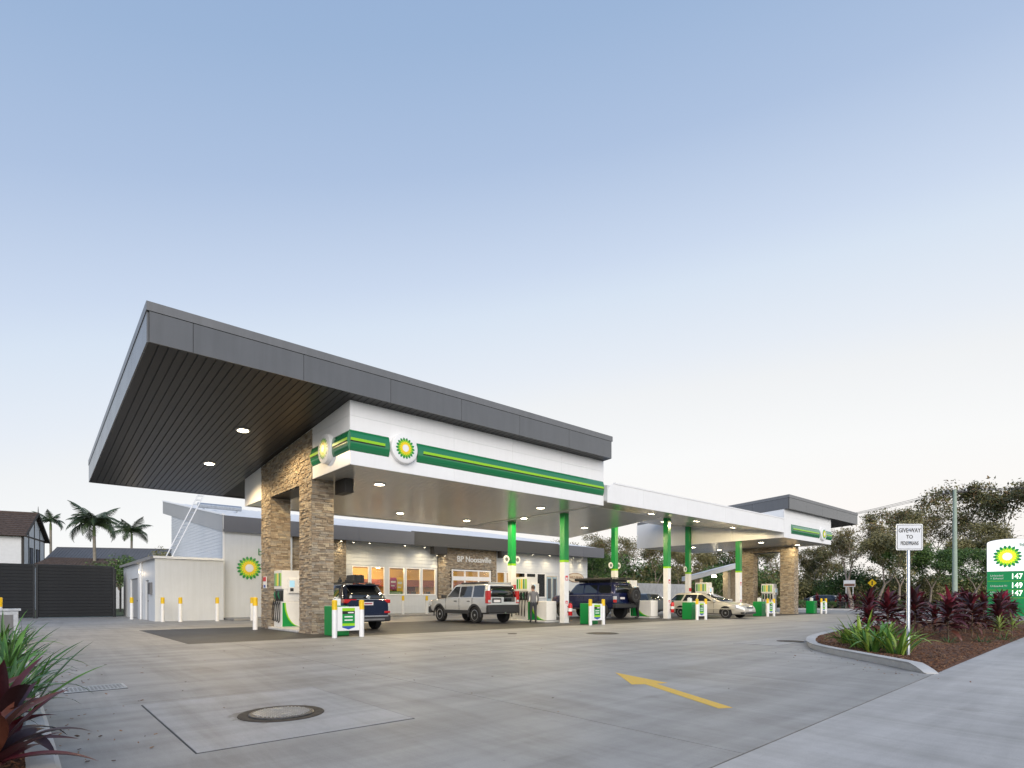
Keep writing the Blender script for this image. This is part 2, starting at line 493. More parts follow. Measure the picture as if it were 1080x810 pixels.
xs_ = [0.06, 4.2, 8.4, 12.6, 16.8, 21.0, 25.2, 29.4, 33.6, 37.8, 42.0, 47.0, 52.0, 57.0]
ys_ = [2.0, 7.62, 12.0, 16.4, 24.4, 28.6, 33.0, 38.0, 43.4]
for j in range(len(ys_) - 1):
    for i in range(len(xs_) - 1):
        if ys_[j] > 16 and ys_[j] < 24 and 3.0 < xs_[i + 1] and xs_[i] < 46: continue
        bay(xs_[i], xs_[i + 1], ys_[j], ys_[j + 1], M['conc'], forecourt, j == 0)
for x0, x1, y0, y1 in ((0.06, 3.27, 16.4, 24.4), (-8, 0.06, 22.0, 33.0), (-8, 0.06, 33.0, 43.4)):
    bay(x0, x1, y0, y1, M['conc'], forecourt)
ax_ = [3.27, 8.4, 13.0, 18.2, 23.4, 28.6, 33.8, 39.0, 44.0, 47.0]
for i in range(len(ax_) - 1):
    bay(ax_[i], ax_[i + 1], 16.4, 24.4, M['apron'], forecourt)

# pale patch of concrete with the manhole
slab = MB(); slab.box(1.018, 2.952, 4.858, 7.442, 0.0, 0.003)
slab_seat = slab.build('slab_joint', M['joint'], forecourt)
slab = MB(); slab.box(1.03, 2.94, 4.87, 7.43, 0.0, 0.008)
slab.build('patch_slab', M['conc_pale'], forecourt, bevel=0.004)
mh = thing('manhole_cover', 'round cast iron manhole cover with checkered lid in the pale concrete patch', 'manhole', (2.03, 5.93, 0.008))
mb = MB(); mb.lathe([(0.415, 0.008), (0.41, 0.016), (0.39, 0.018), (0.335, 0.012), (0.325, 0.010), (0.31, 0.010)], 40, (2.03, 5.93, 0))
mb.build('manhole_frame', M['rust'], mh, smooth=True)
mb = MB(); mb.lathe([(0.312, 0.012), (0.312, 0.020), (0.303, 0.024)], 40, (2.03, 5.93, 0)); mb.build('manhole_lid', M['iron'], mh)
mb = MB(); rnd = random.Random(3)
for i in range(-11, 12):
    for j in range(-11, 12):
        x, y = i * 0.028, j * 0.028
        if x * x + y * y < 0.275 ** 2:
            a = 0.8 if (i + j) % 2 else -0.8
            mb.obox((2.03 + x, 5.93 + y, 0.027), (0.024, 0.009, 0.007), Matrix.Rotation(a, 3, 'Z'))
for k in range(2):
    mb.box(2.03 - 0.06, 2.03 + 0.06, 5.93 + (-0.16, 0.14)[k], 5.93 + (-0.13, 0.17)[k], 0.024, 0.034)
tr = mb.build('tread_pattern', M['galv'], mh); struct(tr, 'stuff')

# drain grate near the left kerb
dg = thing('drain_grate', 'galvanised steel drain grate set in the concrete near the left kerb', 'drain', (0.75, 9.2, 0))
mb = MB(); mb.box(0.42, 1.08, 8.96, 9.46, 0.0, 0.006); mb.build('drain_pit', M['black'], dg)
mb = MB()
for y in (8.96, 9.43): mb.box(0.42, 1.08, y, y + 0.03, 0.006, 0.014)
for x in (0.42, 1.05): mb.box(x, x + 0.03, 8.99, 9.43, 0.006, 0.014)
mb.build('grate_frame', M['galv'], dg)
for k in range(14):
    mb = MB(); x = 0.475 + k * 0.042; mb.box(x, x + 0.014, 8.99, 9.43, 0.006, 0.013); mb.build('grate_bar', M['galv'], dg)
mb = MB()
for k in range(16): y = 9.0 + k * 0.027; mb.box(0.45, 1.05, y, y + 0.008, 0.0131, 0.0145)
mb.build('cross_rods', M['galv'], dg)

# service covers further out
for (x, y, r_, lb) in ((14.6, 12.2, 0.55, 'dark flat tank cover in the concrete in front of the silver off-roader'),
                       (12.2, 14.0, 0.16, 'small round valve cover in the concrete before the dark apron')):
    c = thing('tank_cover', lb, 'cover', (x, y, 0), 'covers in the forecourt')
    mb = MB(); mb.lathe([(r_, 0.0), (r_, 0.008), (r_ * 0.95, 0.010)], 28, (x, y, 0)); mb.build('cover_frame', M['iron'], c)
    mb = MB(); mb.lathe([(r_ * 0.9, 0.010), (r_ * 0.9, 0.014)], 28, (x, y, 0)); mb.build('cover_lid', M['rust'], c)
pc = thing('pit_cover', 'pale concrete pit lid with a dark inset beside the garden kerb tip', 'cover', (15.2, 6.85, 0), 'covers in the forecourt')
ang = math.atan2(0.6, 2.3)
rm = Matrix.Rotation(ang * 0.2, 3, 'Z')
mb = MB(); mb.obox((15.2, 6.85, 0.004), (2.3, 1.1, 0.012), rm); mb.build('pit_slab', M['conc_pale'], pc)
mb = MB(); mb.lathe([(0.34, 0.010), (0.34, 0.016)], 24, (15.75, 6.62, 0)); mb.build('pit_lid', M['rust'], pc)

# painted arrow
ar = MB()
tip, tail = Vector((7.16, 5.72, 0)), Vector((5.77, 3.11, 0))
dv = (tip - tail).normalized(); sv_ = Vector((dv.y, -dv.x, 0))
pts = [(0, -0.085), (1.75, -0.085), (1.78, -0.27), (2.955, 0.0), (1.78, 0.27), (1.75, 0.085), (0, 0.085)]
ar.prism([tail + dv * a + sv_ * b + Vector((0, 0, 0.0005)) for a, b in pts], (0, 0, 0.003))
tag(ar.build('painted_arrow', M['yellow_line']), 'yellow direction arrow painted on the concrete driveway', 'road marking')

# footpath along the street
fp = MB(); fp.hexa([(-12, -1.6, -0.05), (60, -1.6, -0.05), (60, path_y(60), -0.05), (-12, path_y(-12), -0.05),
                    (-12, -1.6, -0.004), (60, -1.6, -0.004), (60, path_y(60), -0.004), (-12, path_y(-12), -0.004)])
footpath = struct(fp.build('footpath', M['joint']))
fx = [-12, -7, -2.4, 2.2, 7.6, 13.2, 18.8, 24.4, 30, 36, 42, 48, 54, 60]
for i in range(len(fx) - 1):
    a, b = fx[i] + 0.004, fx[i + 1] - 0.004
    mb = MB(); mb.hexa([(a, -1.6, -0.05), (b, -1.6, -0.05), (b, path_y(b) - 0.008, -0.05), (a, path_y(a) - 0.008, -0.05),
                        (a, -1.6, 0.001), (b, -1.6, 0.001), (b, path_y(b) - 0.008, 0.001), (a, path_y(a) - 0.008, 0.001)])
    mb.build('concrete_slab', M['conc_path'], footpath)
rd = MB(); rd.box(-80, 69, -14, -4.2, -0.055, -0.03); struct(rd.build('street', M['asphalt']))
rd = MB(); rd.box(62.0, 68.5, -14, 140, -0.055, -0.02); struct(rd.build('side_street', M['asphalt']))


def sweep(name, path, prof, m, taper=False):
    """prof: (offset to the left of travel, z)"""
    mb = MB(); n = len(path); k = len(prof); vs = []
    for i, p in enumerate(path):
        a = Vector(path[max(i - 1, 0)]); b = Vector(path[min(i + 1, n - 1)])
        t = (b - a).normalized(); l = Vector((-t.y, t.x))
        tz = min(1.0, 0.12 + 0.30 * i) if taper else 1.0
        for o, z in prof: q = Vector(p) + l * o; vs.append((q.x, q.y, z * tz if z > 0 else z))
    fs = []
    for i in range(n - 1):
        for j in range(k):
            a, b = i * k + j, i * k + (j + 1) % k
            fs.append((a, b, b + k, a + k))
    fs.append(tuple(range(k))); fs.append(tuple(range((n - 1) * k, n * k)))
    mb.add(vs, fs)
    return struct(mb.build(name, m, smooth=True, angle=30))


def catmull(pts, n=6):
    out = []
    P = [Vector(p) for p in pts]
    for i in range(len(P) - 1):
        p0, p1, p2, p3 = P[max(i - 1, 0)], P[i], P[i + 1], P[min(i + 2, len(P) - 1)]
        for k in range(n):
            t = k / n
            out.append(0.5 * ((2 * p1) + (p2 - p0) * t + (2 * p0 - 5 * p1 + 4 * p2 - p3) * t * t + (-p0 + 3 * p1 - 3 * p2 + p3) * t ** 3))
    out.append(P[-1])
    return out


kpath = catmull([(10.75, 2.42), (11.45, 3.08), (12.3, 3.92), (13.0, 4.62), (13.95, 5.35), (15.3, 5.98), (17.2, 6.55), (20.5, 7.05), (26, 7.3), (34, 7.4), (48, 7.4)], 6)
kprof = [(0.0, -0.04), (0.02, 0.10), (0.05, 0.135), (-0.12, 0.14), (-0.16, 0.13), (-0.17, -0.04)]
sweep('garden_kerb', kpath, kprof, M['kerb'], True)


def inside(poly, x, y):
    c = False; j = len(poly) - 1
    for i in range(len(poly)):
        xi, yi = poly[i][:2]; xj, yj = poly[j][:2]
        if (yi > y) != (yj > y) and x < (xj - xi) * (y - yi) / (yj - yi) + xi: c = not c
        j = i
    return c


bedpoly = [(p.x + 0.02, p.y - 0.15) for p in kpath] + [(48, path_y(48)), (30, path_y(30)), (20, path_y(20)), (11.2, path_y(11.2))]


def bed_z(x, y):
    e = min(max((y - path_y(x)) / 1.2, 0), 1)
    return 0.03 + 0.09 * e + 0.05 * e * math.sin(x * 1.3) * math.cos(y * 1.7)


mb = MB(); nx, ny = 140, 26
idx = {}
for i in range(nx + 1):
    x = 10.9 + (48 - 10.9) * (i / nx) ** 1.6
    top = None
    for a, b in zip(kpath[:-1], kpath[1:]):
        if a.x <= x <= b.x: top = a.y + (b.y - a.y) * (x - a.x) / max(b.x - a.x, 1e-6)
    lo = path_y(x) - 0.005; hi = (top if top else 7.4) - 0.13
    if hi < lo + 0.02: hi = lo + 0.02
    for j in range(ny + 1):
        y = lo + (hi - lo) * j / ny
        z = bed_z(x, y) + random.uniform(-0.008, 0.008)
        if j == 0: z = 0.0
        idx[i, j] = len(mb.v); mb.v.append((x, y, z))
for i in range(nx):
    for j in range(ny):
        mb.f.append((idx[i, j], idx[i + 1, j], idx[i + 1, j + 1], idx[i, j + 1])); mb.m.append(0)
struct(mb.build('garden_bed', M['mulch'], smooth=True, angle=80))
rnd = random.Random(11)


def chips(name, spots, zf, n, lo=0.015, hi=0.05):
    mb = MB()
    for k in range(n):
        x, y = spots(rnd)
        if x is None: continue
        z = zf(x, y)
        l, w = rnd.uniform(lo, hi), rnd.uniform(0.006, 0.016)
        mb.obox((x, y, z + 0.006), (l, w, 0.006), Matrix.Rotation(rnd.uniform(0, 6.3), 3, 'Z') @ Matrix.Rotation(rnd.gauss(0, 0.35), 3, 'Y') @ Matrix.Rotation(rnd.gauss(0, 0.35), 3, 'X'), rnd.choice((0, 0, 1, 1, 2)))
    return struct(mb.build(name, [M['chip1'], M['chip2'], M['chip3']], fix=False), 'stuff')


def bed_spot(r):
    x = 10.9 + r.random() ** 1.7 * 18; y = r.uniform(2.3, 7.2)
    return (x, y) if inside(bedpoly, x, y) else (None, None)


chips('bark_chips', bed_spot, bed_z, 15000, 0.02, 0.07)

# left garden strip with its kerb
lk = [(0.16, 2.6), (0.20, 3.6), (0.20, 5.0), (0.17, 8), (0.12, 12), (0.10, 16), (0.08, 21.5)]
sweep('left_kerb', catmull(lk, 5), [(0.0, -0.04), (0.0, 0.12), (0.03, 0.14), (0.15, 0.14), (0.17, 0.12), (0.17, -0.04)], M['kerb'])
mb = MB(); idx = {}
for i in range(61):
    y = 2.4 + 19.1 * i / 60
    for j in range(13):
        x = 0.06 - 3.5 * (j / 12) ** 1.4
        idx[i, j] = len(mb.v); mb.v.append((x, y, 0.09 + 0.04 * math.sin(y * 2 + j) * (j > 0) + random.uniform(-.01, .01)))
for i in range(60):
    for j in range(12):
        mb.f.append((idx[i, j], idx[i, j + 1], idx[i + 1, j + 1], idx[i + 1, j])); mb.m.append(0)
struct(mb.build('left_garden_bed', M['mulch'], smooth=True, angle=80))
chips('bark_chips', lambda r: (r.uniform(-1.0, 0.04), r.uniform(2.6, 9)), lambda x, y: 0.1, 2500)

# far garden strip beside the side street
sweep('far_kerb', [(57.1, -1.0), (57.1, 20), (57.1, 60)], [(0.0, -0.04), (0.0, 0.13), (0.03, 0.15), (0.15, 0.15), (0.18, 0.12), (0.18, -0.04)], M['kerb'])
mb = MB(); mb.box(57.1, 61.8, -1, 60, -0.05, 0.10); struct(mb.build('far_garden_bed', M['mulch']))

# leaf litter and grit on the paving beside the kerbs
mb = MB(); rnd = random.Random(77)
for k in range(170):
    c_ = rnd.random()
    if c_ < 0.45: x, y = 0.2 + abs(rnd.gauss(0, 0.35)), rnd.uniform(3.5, 14)
    elif c_ < 0.75:
        q = rnd.choice(kpath[:24]); x, y = q.x - abs(rnd.gauss(0, 0.5)), q.y + rnd.gauss(0.1, 0.4)
    else: x, y = rnd.uniform(0.5, 12), rnd.uniform(3, 14)
    if inside(bedpoly, x, y): continue
    l = rnd.uniform(0.008, 0.03) if rnd.random() < 0.7 else rnd.uniform(0.02, 0.04)
    mb.obox((x, y, 0.009), (l, l * rnd.uniform(0.25, 0.6), 0.004), Matrix.Rotation(rnd.uniform(0, 6.3), 3, 'Z') @ Matrix.Rotation(rnd.gauss(0, 0.15), 3, 'Y'), rnd.choice((0, 1, 1, 2)))
struct(mb.build('leaf_litter', [M['chip1'], M['chip2'], M['chip3']], fix=False), 'stuff')

# ================================================================ stone cladding
def stones(mb, o, u, n, width, z0, ztop, rnd, course=(0.035, 0.085), length=(0.10, 0.32), keep=None):
    """dry-stacked stones on one face: o corner, u along the face, n outward; ztop(s) gives the top at distance s"""
    o, u, n = Vector(o), Vector(u), Vector(n); z = z0
    zmax = max(ztop(0), ztop(width))
    while z < zmax:
        h = rnd.uniform(*course)
        s = -rnd.uniform(0, 0.1)
        while s < width:
            l = rnd.uniform(*length); a, b = max(s, 0) + 0.004, min(s + l, width) - 0.004
            s += l
            if width - s < 0.07: b = width - 0.002; s = width
            if b - a < 0.03: continue
            t0, t1 = min(z + h - 0.006, ztop(a)), min(z + h - 0.006, ztop(b))
            if t0 - z < 0.02 or t1 - z < 0.02: continue
            if keep and not keep((a + b) / 2, z + h / 2): continue
            p = rnd.uniform(0.012, 0.045)
            f0 = [o + u * a, o + u * b]
            vs = [f0[0], f0[1], f0[1] + n * p, f0[0] + n * p]
            q = p - rnd.uniform(0, 0.012)
            mb.hexa([Vector((v.x, v.y, z)) for v in vs] +
                    [Vector((f0[0].x, f0[0].y, t0)), Vector((f0[1].x, f0[1].y, t1)), Vector((*(f0[1] + n * q).xy, t1)), Vector((*(f0[0] + n * q).xy, t0))],
                    rnd.choice((0, 0, 1, 1, 2, 2, 3, 4)))
        z += h


def stone_prism(name, x0, x1, y0, y1, z0, ztop, parent, rnd, faces='XYxy', keep=None):
    """a clad pier; ztop(y) gives its top"""
    core = MB()
    core.hexa([(x0, y0, z0), (x1, y0, z0), (x1, y1, z0), (x0, y1, z0), (x0, y0, ztop(y0)), (x1, y0, ztop(y0)), (x1, y1, ztop(y1)), (x0, y1, ztop(y1))])
    pier = core.build(name, M['mortar'], parent)
    mb = MB()
    if 'x' in faces: stones(mb, (x0, y1, 0), (0, -1, 0), (-1, 0, 0), y1 - y0, z0, lambda s: ztop(y1 - s), rnd, keep=keep)
    if 'X' in faces: stones(mb, (x1, y0, 0), (0, 1, 0), (1, 0, 0), y1 - y0, z0, lambda s: ztop(y0 + s), rnd)
    if 'y' in faces: stones(mb, (x0 - 0.02, y0, 0), (1, 0, 0), (0, -1, 0), x1 - x0 + 0.04, z0, lambda s: ztop(y0), rnd)
    if 'Y' in faces: stones(mb, (x1 + 0.02, y1, 0), (-1, 0, 0), (0, 1, 0), x1 - x0 + 0.04, z0, lambda s: ztop(y1), rnd)
    struct(mb.build('stone_cladding', M['stone'], pier), 'stuff')
    return pier


def portal(label, x0, x1, ya, yb, yc, yd, ztop, zl, seed):
    rnd = random.Random(seed)
    t = thing('stone_portal', label, 'stone pillar', ((x0 + x1) / 2, ya, 0))
    stone_prism('front_pillar', x0, x1, ya, yb, 0, ztop, t, rnd)
    stone_prism('rear_pillar', x0, x1, yc, yd, 0, ztop, t, rnd)
    if zl: 
        mb = MB(); y0, y1 = yb + 0.002, yc - 0.002
        mb.hexa([(x0, y0, zl), (x1, y0, zl), (x1, y1, zl), (x0, y1, zl), (x0, y0, ztop(y0)), (x1, y0, ztop(y0)), (x1, y1, ztop(y1)), (x0, y1, ztop(y1))])
        li = mb.build('lintel', M['mortar'], t)
        mb = MB(); stones(mb, (x0, y1, 0), (0, -1, 0), (-1, 0, 0), y1 - y0, zl, lambda s: ztop(y1 - s), rnd)
        struct(mb.build('stone_cladding', M['stone'], li), 'stuff')
        mb = MB(); mb.box(x0 + 0.01, x1 - 0.01, y0 + 0.001, y1 - 0.001, zl - 0.03, zl - 0.002); mb.build('lintel_lining', M['charcoal'], li)
    return t


# ================================================================ canopies
def roof_tower(label, X0, X1, Y0, Y1, zb, zp, zt, slope, joints, wx0, wx1, wy0, wy1, wz0, side_joint, panel_joints, band_z, gaps, end_gap, soffit_poly, brd_x, flip):
    """grey skillion roof over a white sign box. zb/zp/zt: fascia bottom, panel top, cap top at the front edge Y0"""
    root = thing('fuel_canopy', label, 'canopy', ((wx0 + wx1) / 2, (wy0 + wy1) / 2, 0))
    dz = lambda y: slope * (y - Y0)
    # roof sheet and dark core
    mb = MB(); e = 0.045
    mb.hexa([(X0 + e, Y0 + e, zb + 0.05), (X1 - e, Y0 + e, zb + 0.05), (X1 - e, Y1 - e, zb + 0.05 + dz(Y1)), (X0 + e, Y1 - e, zb + 0.05 + dz(Y1)),
             (X0 + e, Y0 + e, zt - 0.06), (X1 - e, Y0 + e, zt - 0.06), (X1 - e, Y1 - e, zt - 0.06 + dz(Y1)), (X0 + e, Y1 - e, zt - 0.06 + dz(Y1))])
    mb.build('roof', M['black'], root)
    # front fascia panels and capping
    for a, b in zip(joints[:-1], joints[1:]):
        mb = MB(); mb.box(a + 0.006, b - 0.006, Y0, Y0 + 0.04, zb, zp - 0.006); mb.build('fascia_panel', M['grey'], root)
    mb = MB(); mb.box(X0 - 0.012, X1 + 0.012, Y0 - 0.014, Y0 + 0.10, zp + 0.006, zt); mb.build('roof_capping', M['grey_lt'], root)
    # side fascias, sloping with the roof
    for xa, xb in ((X0, X0 + 0.04), (X1 - 0.04, X1)):
        ys = [Y0 + 0.042 + (Y1 - Y0 - 0.05) * k / side_joint for k in range(side_joint + 1)]
        for a, b in zip(ys[:-1], ys[1:]):
            a, b = a + 0.005, b - 0.005; mb = MB()
            mb.hexa([(xa, a, zb + dz(a)), (xb, a, zb + dz(a)), (xb, b, zb + dz(b)), (xa, b, zb + dz(b)),
                     (xa, a, zp - 0.006 + dz(a)), (xb, a, zp - 0.006 + dz(a)), (xb, b, zp - 0.006 + dz(b)), (xa, b, zp - 0.006 + dz(b))])
            mb.build('fascia_panel', M['grey'], root)
        s = -1 if xa == X0 else 1
        xc0, xc1 = (xa - 0.014, xa + 0.09) if s < 0 else (xb - 0.09, xb + 0.014)
        a, b = Y0 + 0.102, Y1; mb = MB()
        mb.hexa([(xc0, a, zp + 0.006 + dz(a)), (xc1, a, zp + 0.006 + dz(a)), (xc1, b, zp + 0.006 + dz(b)), (xc0, b, zp + 0.006 + dz(b)),
                 (xc0, a, zt + dz(a)), (xc1, a, zt + dz(a)), (xc1, b, zt + dz(b)), (xc0, b, zt + dz(b))])
        mb.build('roof_capping', M['grey_lt'], root)
    # rear fascia
    mb = MB(); mb.box(X0 + 0.045, X1 - 0.045, Y1 - 0.04, Y1, zb + dz(Y1), zt - 0.02 + dz(Y1)); mb.build('rear_fascia', M['grey'], root)
    # charcoal soffit boards
    th = math.atan(slope)

    def board_mesh(w, l):
        mb = MB()
        mb.add([(-w / 2, 0, 0.045), (-w / 2, 0, 0.006), (-w / 2 + 0.012, 0, 0), (w / 2 - 0.018, 0, 0), (w / 2 - 0.014, 0, 0.02), (w / 2, 0, 0.02), (w / 2, 0, 0.045),
                (-w / 2, l, 0.045), (-w / 2, l, 0.006), (-w / 2 + 0.012, l, 0), (w / 2 - 0.018, l, 0), (w / 2 - 0.014, l, 0.02), (w / 2, l, 0.02), (w / 2, l, 0.045)],
               [(i, i + 1, i + 8, i + 7) for i in range(6)] + [(0, 7, 13, 6), (0, 6, 5, 4, 3, 2, 1), (7, 8, 9, 10, 11, 12, 13)])
        return mb.mesh('soffit_board', [M['charcoal']])
    bx0, bx1 = brd_x
    full = board_mesh(0.198, (Y1 - Y0 - 0.09) / math.cos(th)); part = board_mesh(0.198, (wy0 - Y0 - 0.05))
    k = 0; x = X0 + 0.14
    while x < X1 - 0.1:
        me = full if bx0 <= x <= bx1 else part
        link('soffit_board', me, root, (x, Y0 + 0.045, zb + 0.004), (th, 0, 0)); x += 0.2
    # white sign box: core, then panels
    tz = lambda y: zb + dz(y) + 0.0
    mb = MB(); i_ = 0.035
    mb.hexa([(wx0 + i_, wy0 + i_, wz0 + 0.06), (wx1 - i_, wy0 + i_, wz0 + 0.06), (wx1 - i_, wy1 - i_, wz0 + 0.06), (wx0 + i_, wy1 - i_, wz0 + 0.06),
             (wx0 + i_, wy0 + i_, tz(wy0)), (wx1 - i_, wy0 + i_, tz(wy0)), (wx1 - i_, wy1 - i_, tz(wy1)), (wx0 + i_, wy1 - i_, tz(wy1))])
    mb.build('sign_box', M['white_wall'], root)
    zm = band_z[1] + 0.42
    for a, b in zip(panel_joints[:-1], panel_joints[1:]):
        mb = MB(); mb.box(a + 0.003, b - 0.003, wy0, wy0 + 0.03, wz0, zm - 0.003); mb.build('white_panel', M['white'], root)
        mb = MB(); mb.box(a + 0.003, b - 0.003, wy0 + 0.002, wy0 + 0.03, zm + 0.003, tz(wy0) + 0.02); mb.build('white_panel', M['white'], root)
    ey = [wy0 + 0.032, wy0 + 2.55, wy0 + 5.1, wy0 + 7.65, wy1]
    for xa, xb in ((wx0, wx0 + 0.03), (wx1 - 0.03, wx1)):
        for a, b in zip(ey[:-1], ey[1:]):
            a, b = a + 0.003, b - 0.003; z1 = min(zm, tz(b) - 0.06)
            mb = MB(); mb.box(xa, xb, a, b, wz0, z1 - 0.003); mb.build('white_panel', M['white'], root)
            mb = MB(); mb.hexa([(xa, a, z1 + 0.003), (xb, a, z1 + 0.003), (xb, b, z1 + 0.003), (xa, b, z1 + 0.003),
                                (xa, a, tz(a) + .02), (xb, a, tz(a) + .02), (xb, b, tz(b) + .02), (xa, b, tz(b) + .02)]); mb.build('white_panel', M['white'], root)
    mb = MB(); mb.box(wx0 + 0.032, wx1 - 0.032, wy1 - 0.03, wy1, wz0, tz(wy1) + 0.02); mb.build('white_panel', M['white'], root)
    # soffit boards of the sign box run along the front
    (fy0, fx1), (fy1, gx1) = soffit_poly
    y = wy0 + 0.035
    while y < fy1 - 0.05:
        y2 = min(y + 0.2, fy1)
        xr = (fx1 + (gx1 - fx1) * (y - fy0) / (fy1 - fy0)) if y > fy0 else wx1 - 0.035
        xr = max(xr, wx1 - 0.035)
        mb = MB(); z0 = wz0 + 0.03
        mb.box(wx0 + 0.032, xr, y + 0.002, y2 - 0.022, z0, z0 + 0.025); mb.box(wx0 + 0.032, xr, y2 - 0.022, y2 + 0.002, z0 + 0.014, z0 + 0.025)
        mb.build('soffit_board', M['soffit'], root); y += 0.2
    # green band, bowed outwards, with a lime line
    def band(p0, u, L, n, stripe0, stripe1):
        p0, u, n = Vector(p0), Vector(u), Vector(n); z0, z1 = band_z; h = z1 - z0
        mb = MB(); prof = [(0.0, 0.0), (0.05, 0.03), (0.28, 0.075), (0.5, 0.088), (0.72, 0.075), (0.95, 0.03), (1.0, 0.0)]
        vs = []
        for s in (0, L):
            for t, o in prof: vs.append(p0 + u * s + n * o + Vector((0, 0, z0 + h * t)))
        k = len(prof)
        mb.add(vs, [(i, i + 1, i + 1 + k, i + k) for i in range(k - 1)] + [(0, k, 2 * k - 1, k - 1), tuple(range(k)), tuple(range(k, 2 * k))])
        bd = mb.build('green_band', M['green'], root, smooth=True, angle=60)
        mb = MB(); q = p0 + Vector((0, 0, z0 + h * 0.47))
        mb.prism([q + u * stripe0 + n * 0.086, q + u * stripe1 + n * 0.086, q + u * stripe1 + n * 0.086 + Vector((0, 0, h * 0.13)), q + u * stripe0 + n * 0.086 + Vector((0, 0, h * 0.13))], n * 0.012)
        mb.build('lime_line', M['lime'], bd)
        mb = MB(); q = p0 + Vector((0, 0, z0 + h * 0.42))
        mb.prism([q + u * stripe0 + n * 0.084, q + u * stripe1 + n * 0.084, q + u * stripe1 + n * 0.084 + Vector((0, 0, h * 0.05)), q + u * stripe0 + n * 0.084 + Vector((0, 0, h * 0.05))], n * 0.012)
        mb.build('dark_line', M['black'], bd)

    def roundel(c, u, n, r):
        c, u, n = Vector(c), Vector(u), Vector(n)
        mb = MB(); prof = [(r, 0.0), (r, 0.10), (r * 0.97, 0.135), (r * 0.90, 0.15), (r * 0.5, 0.155)]
        ax = 'y' if abs(n.y) > 0.5 else 'x'; sg = n.y if ax == 'y' else n.x
        mb.lathe([(a, b * sg) for a, b in prof], 40, c, ax)
        rd_ = mb.build('roundel', M['white'], root, smooth=True)
        emblem(rd_, c + n * 0.156, r * 0.72, u, n, (M['green2'], M['lime'], M['yellow'], M['white']), 0.005)

    zc = (band_z[0] + band_z[1]) / 2 + 0.02
    d0, d1, dc, dr = gaps
    if not flip:
        band((wx0 - 0.02, wy0, 0), (1, 0, 0), d0 - wx0 + 0.02, (0, -1, 0), 0.0, d0 - wx0 - 0.14)
        band((d1, wy0, 0), (1, 0, 0), wx1 - 0.06 - d1, (0, -1, 0), 0.2, wx1 - 0.1 - d1)
        e0, e1, ec, eend = end_gap
        band((wx0, wy0, 0), (0, 1, 0), e0 - wy0, (-1, 0, 0), 0.0, e0 - wy0 - 0.12)
        band((wx0, e1, 0), (0, 1, 0), eend - e1, (-1, 0, 0), 0.1, eend - e1)
        roundel((wx0, ec, zc), (0, -1, 0), (-1, 0, 0), dr)
    else:
        band((wx0 + 1.0, wy0, 0), (1, 0, 0), d0 - wx0 - 1.0, (0, -1, 0), 0.12, d0 - wx0 - 1.2)
        band((d1, wy0, 0), (1, 0, 0), wx1 - d1, (0, -1, 0), 0.12, wx1 - d1 - 0.05)
    roundel((dc, wy0, zc), (1, 0, 0), (0, -1, 0), dr)
    return root


can1 = roof_tower('large grey skillion canopy roof over a white sign box with green band, on the left',
                  2.15, 18.45, 14.9, 29.0, 6.93, 7.62, 7.83, -0.071, [2.192, 3.07, 5.67, 8.24, 10.8, 13.33, 15.86, 18.408],
                  7.2, 18.5, 15.4, 25.5, 5.05, 6, [7.2, 10.86, 13.42, 15.97, 18.5], (5.45, 6.05), (8.44, 9.42, 8.93, 0.46), (16.52, 17.34, 16.93, 18.14),
                  ((15.9, 23.5), (25.5, 27.2)), (2.0, 7.18), False)
portal('tall stone clad portal of two pillars under the large left canopy', 7.2, 7.9, 18.2, 19.25, 22.2, 23.25, lambda y: 6.93 - 0.071 * (y - 14.9) - 0.004, 5.0, 5)
can3 = roof_tower('smaller grey skillion canopy roof with white sign box at the far right end', 35.3, 47.1, 14.9, 26.1, 6.62, 7.28, 7.47, -0.058,
                  [35.342, 37.9, 40.45, 43.0, 45.5, 47.058], 35.3, 42.75, 15.2, 25.7, 4.87, 5, [35.3, 37.75, 40.2, 42.75], (5.17, 5.76),
                  (40.66, 41.62, 41.14, 0.44), None, ((25.0, 40.0), (25.7, 40.0)), (42.7, 48), True)
mb = MB(); mb.hexa([(35.24, 18.6, 4.87), (35.285, 18.6, 4.87), (35.285, 26.1, 4.87), (35.24, 26.1, 4.87), (35.24, 18.6, 7.1), (35.285, 18.6, 7.1), (35.285, 26.1, 6.62), (35.24, 26.1, 6.62)]); mb.build('end_panel', M['white'], can3)
portal('shorter stone clad portal of two pillars at the far right end of the canopy', 42.0, 42.7, 17.4, 18.35, 20.4, 21.3, lambda y: 4.89, 4.55, 9)
mb = MB(); mb.box(7.95, 8.25, 17.35, 18.15, 4.62, 5.07); tag(mb.build('speaker_box', M['steel_dk'], bevel=0.01), 'dark steel box under the white sign box beside the left stone pillar', 'box')

# link canopy between the two towers: white fascia, soffit rising towards the back
lc = thing('link_canopy', 'lower white canopy with plain fascia between the two grey roofed towers', 'canopy', (27, 19, 0))
LX0, LX1, LY0, LY1 = 18.52, 35.28, 15.2, 24.0
lz = lambda y: 5.2 + 0.14 * (y - LY0)
fj = [LX0, 21.0, 24.6, 28.2, 31.8, LX1]
for k, (a, b) in enumerate(zip(fj[:-1], fj[1:])):
    mb = MB()
    if k == 0:     # rounded upper corner
        pts = [(a, 5.17), (b - 0.003, 5.17), (b - 0.003, 5.98)] + [(a + 0.5 - 0.5 * math.sin(t * math.pi / 16), 5.48 + 0.5 * math.cos(t * math.pi / 16)) for t in range(0, 9)]
        mb.prism([(x, LY0, z) for x, z in pts], (0, 0.04, 0))
    else: mb.box(a + 0.003, b - 0.003, LY0, LY0 + 0.04, 5.17, 5.98)
    mb.build('fascia_panel', M['white'], lc)
mb = MB(); mb.box(LX0 + 0.5, LX1, LY0 - 0.02, LY0 + 0.12, 5.985, 6.05); mb.build('capping', M['white'], lc)
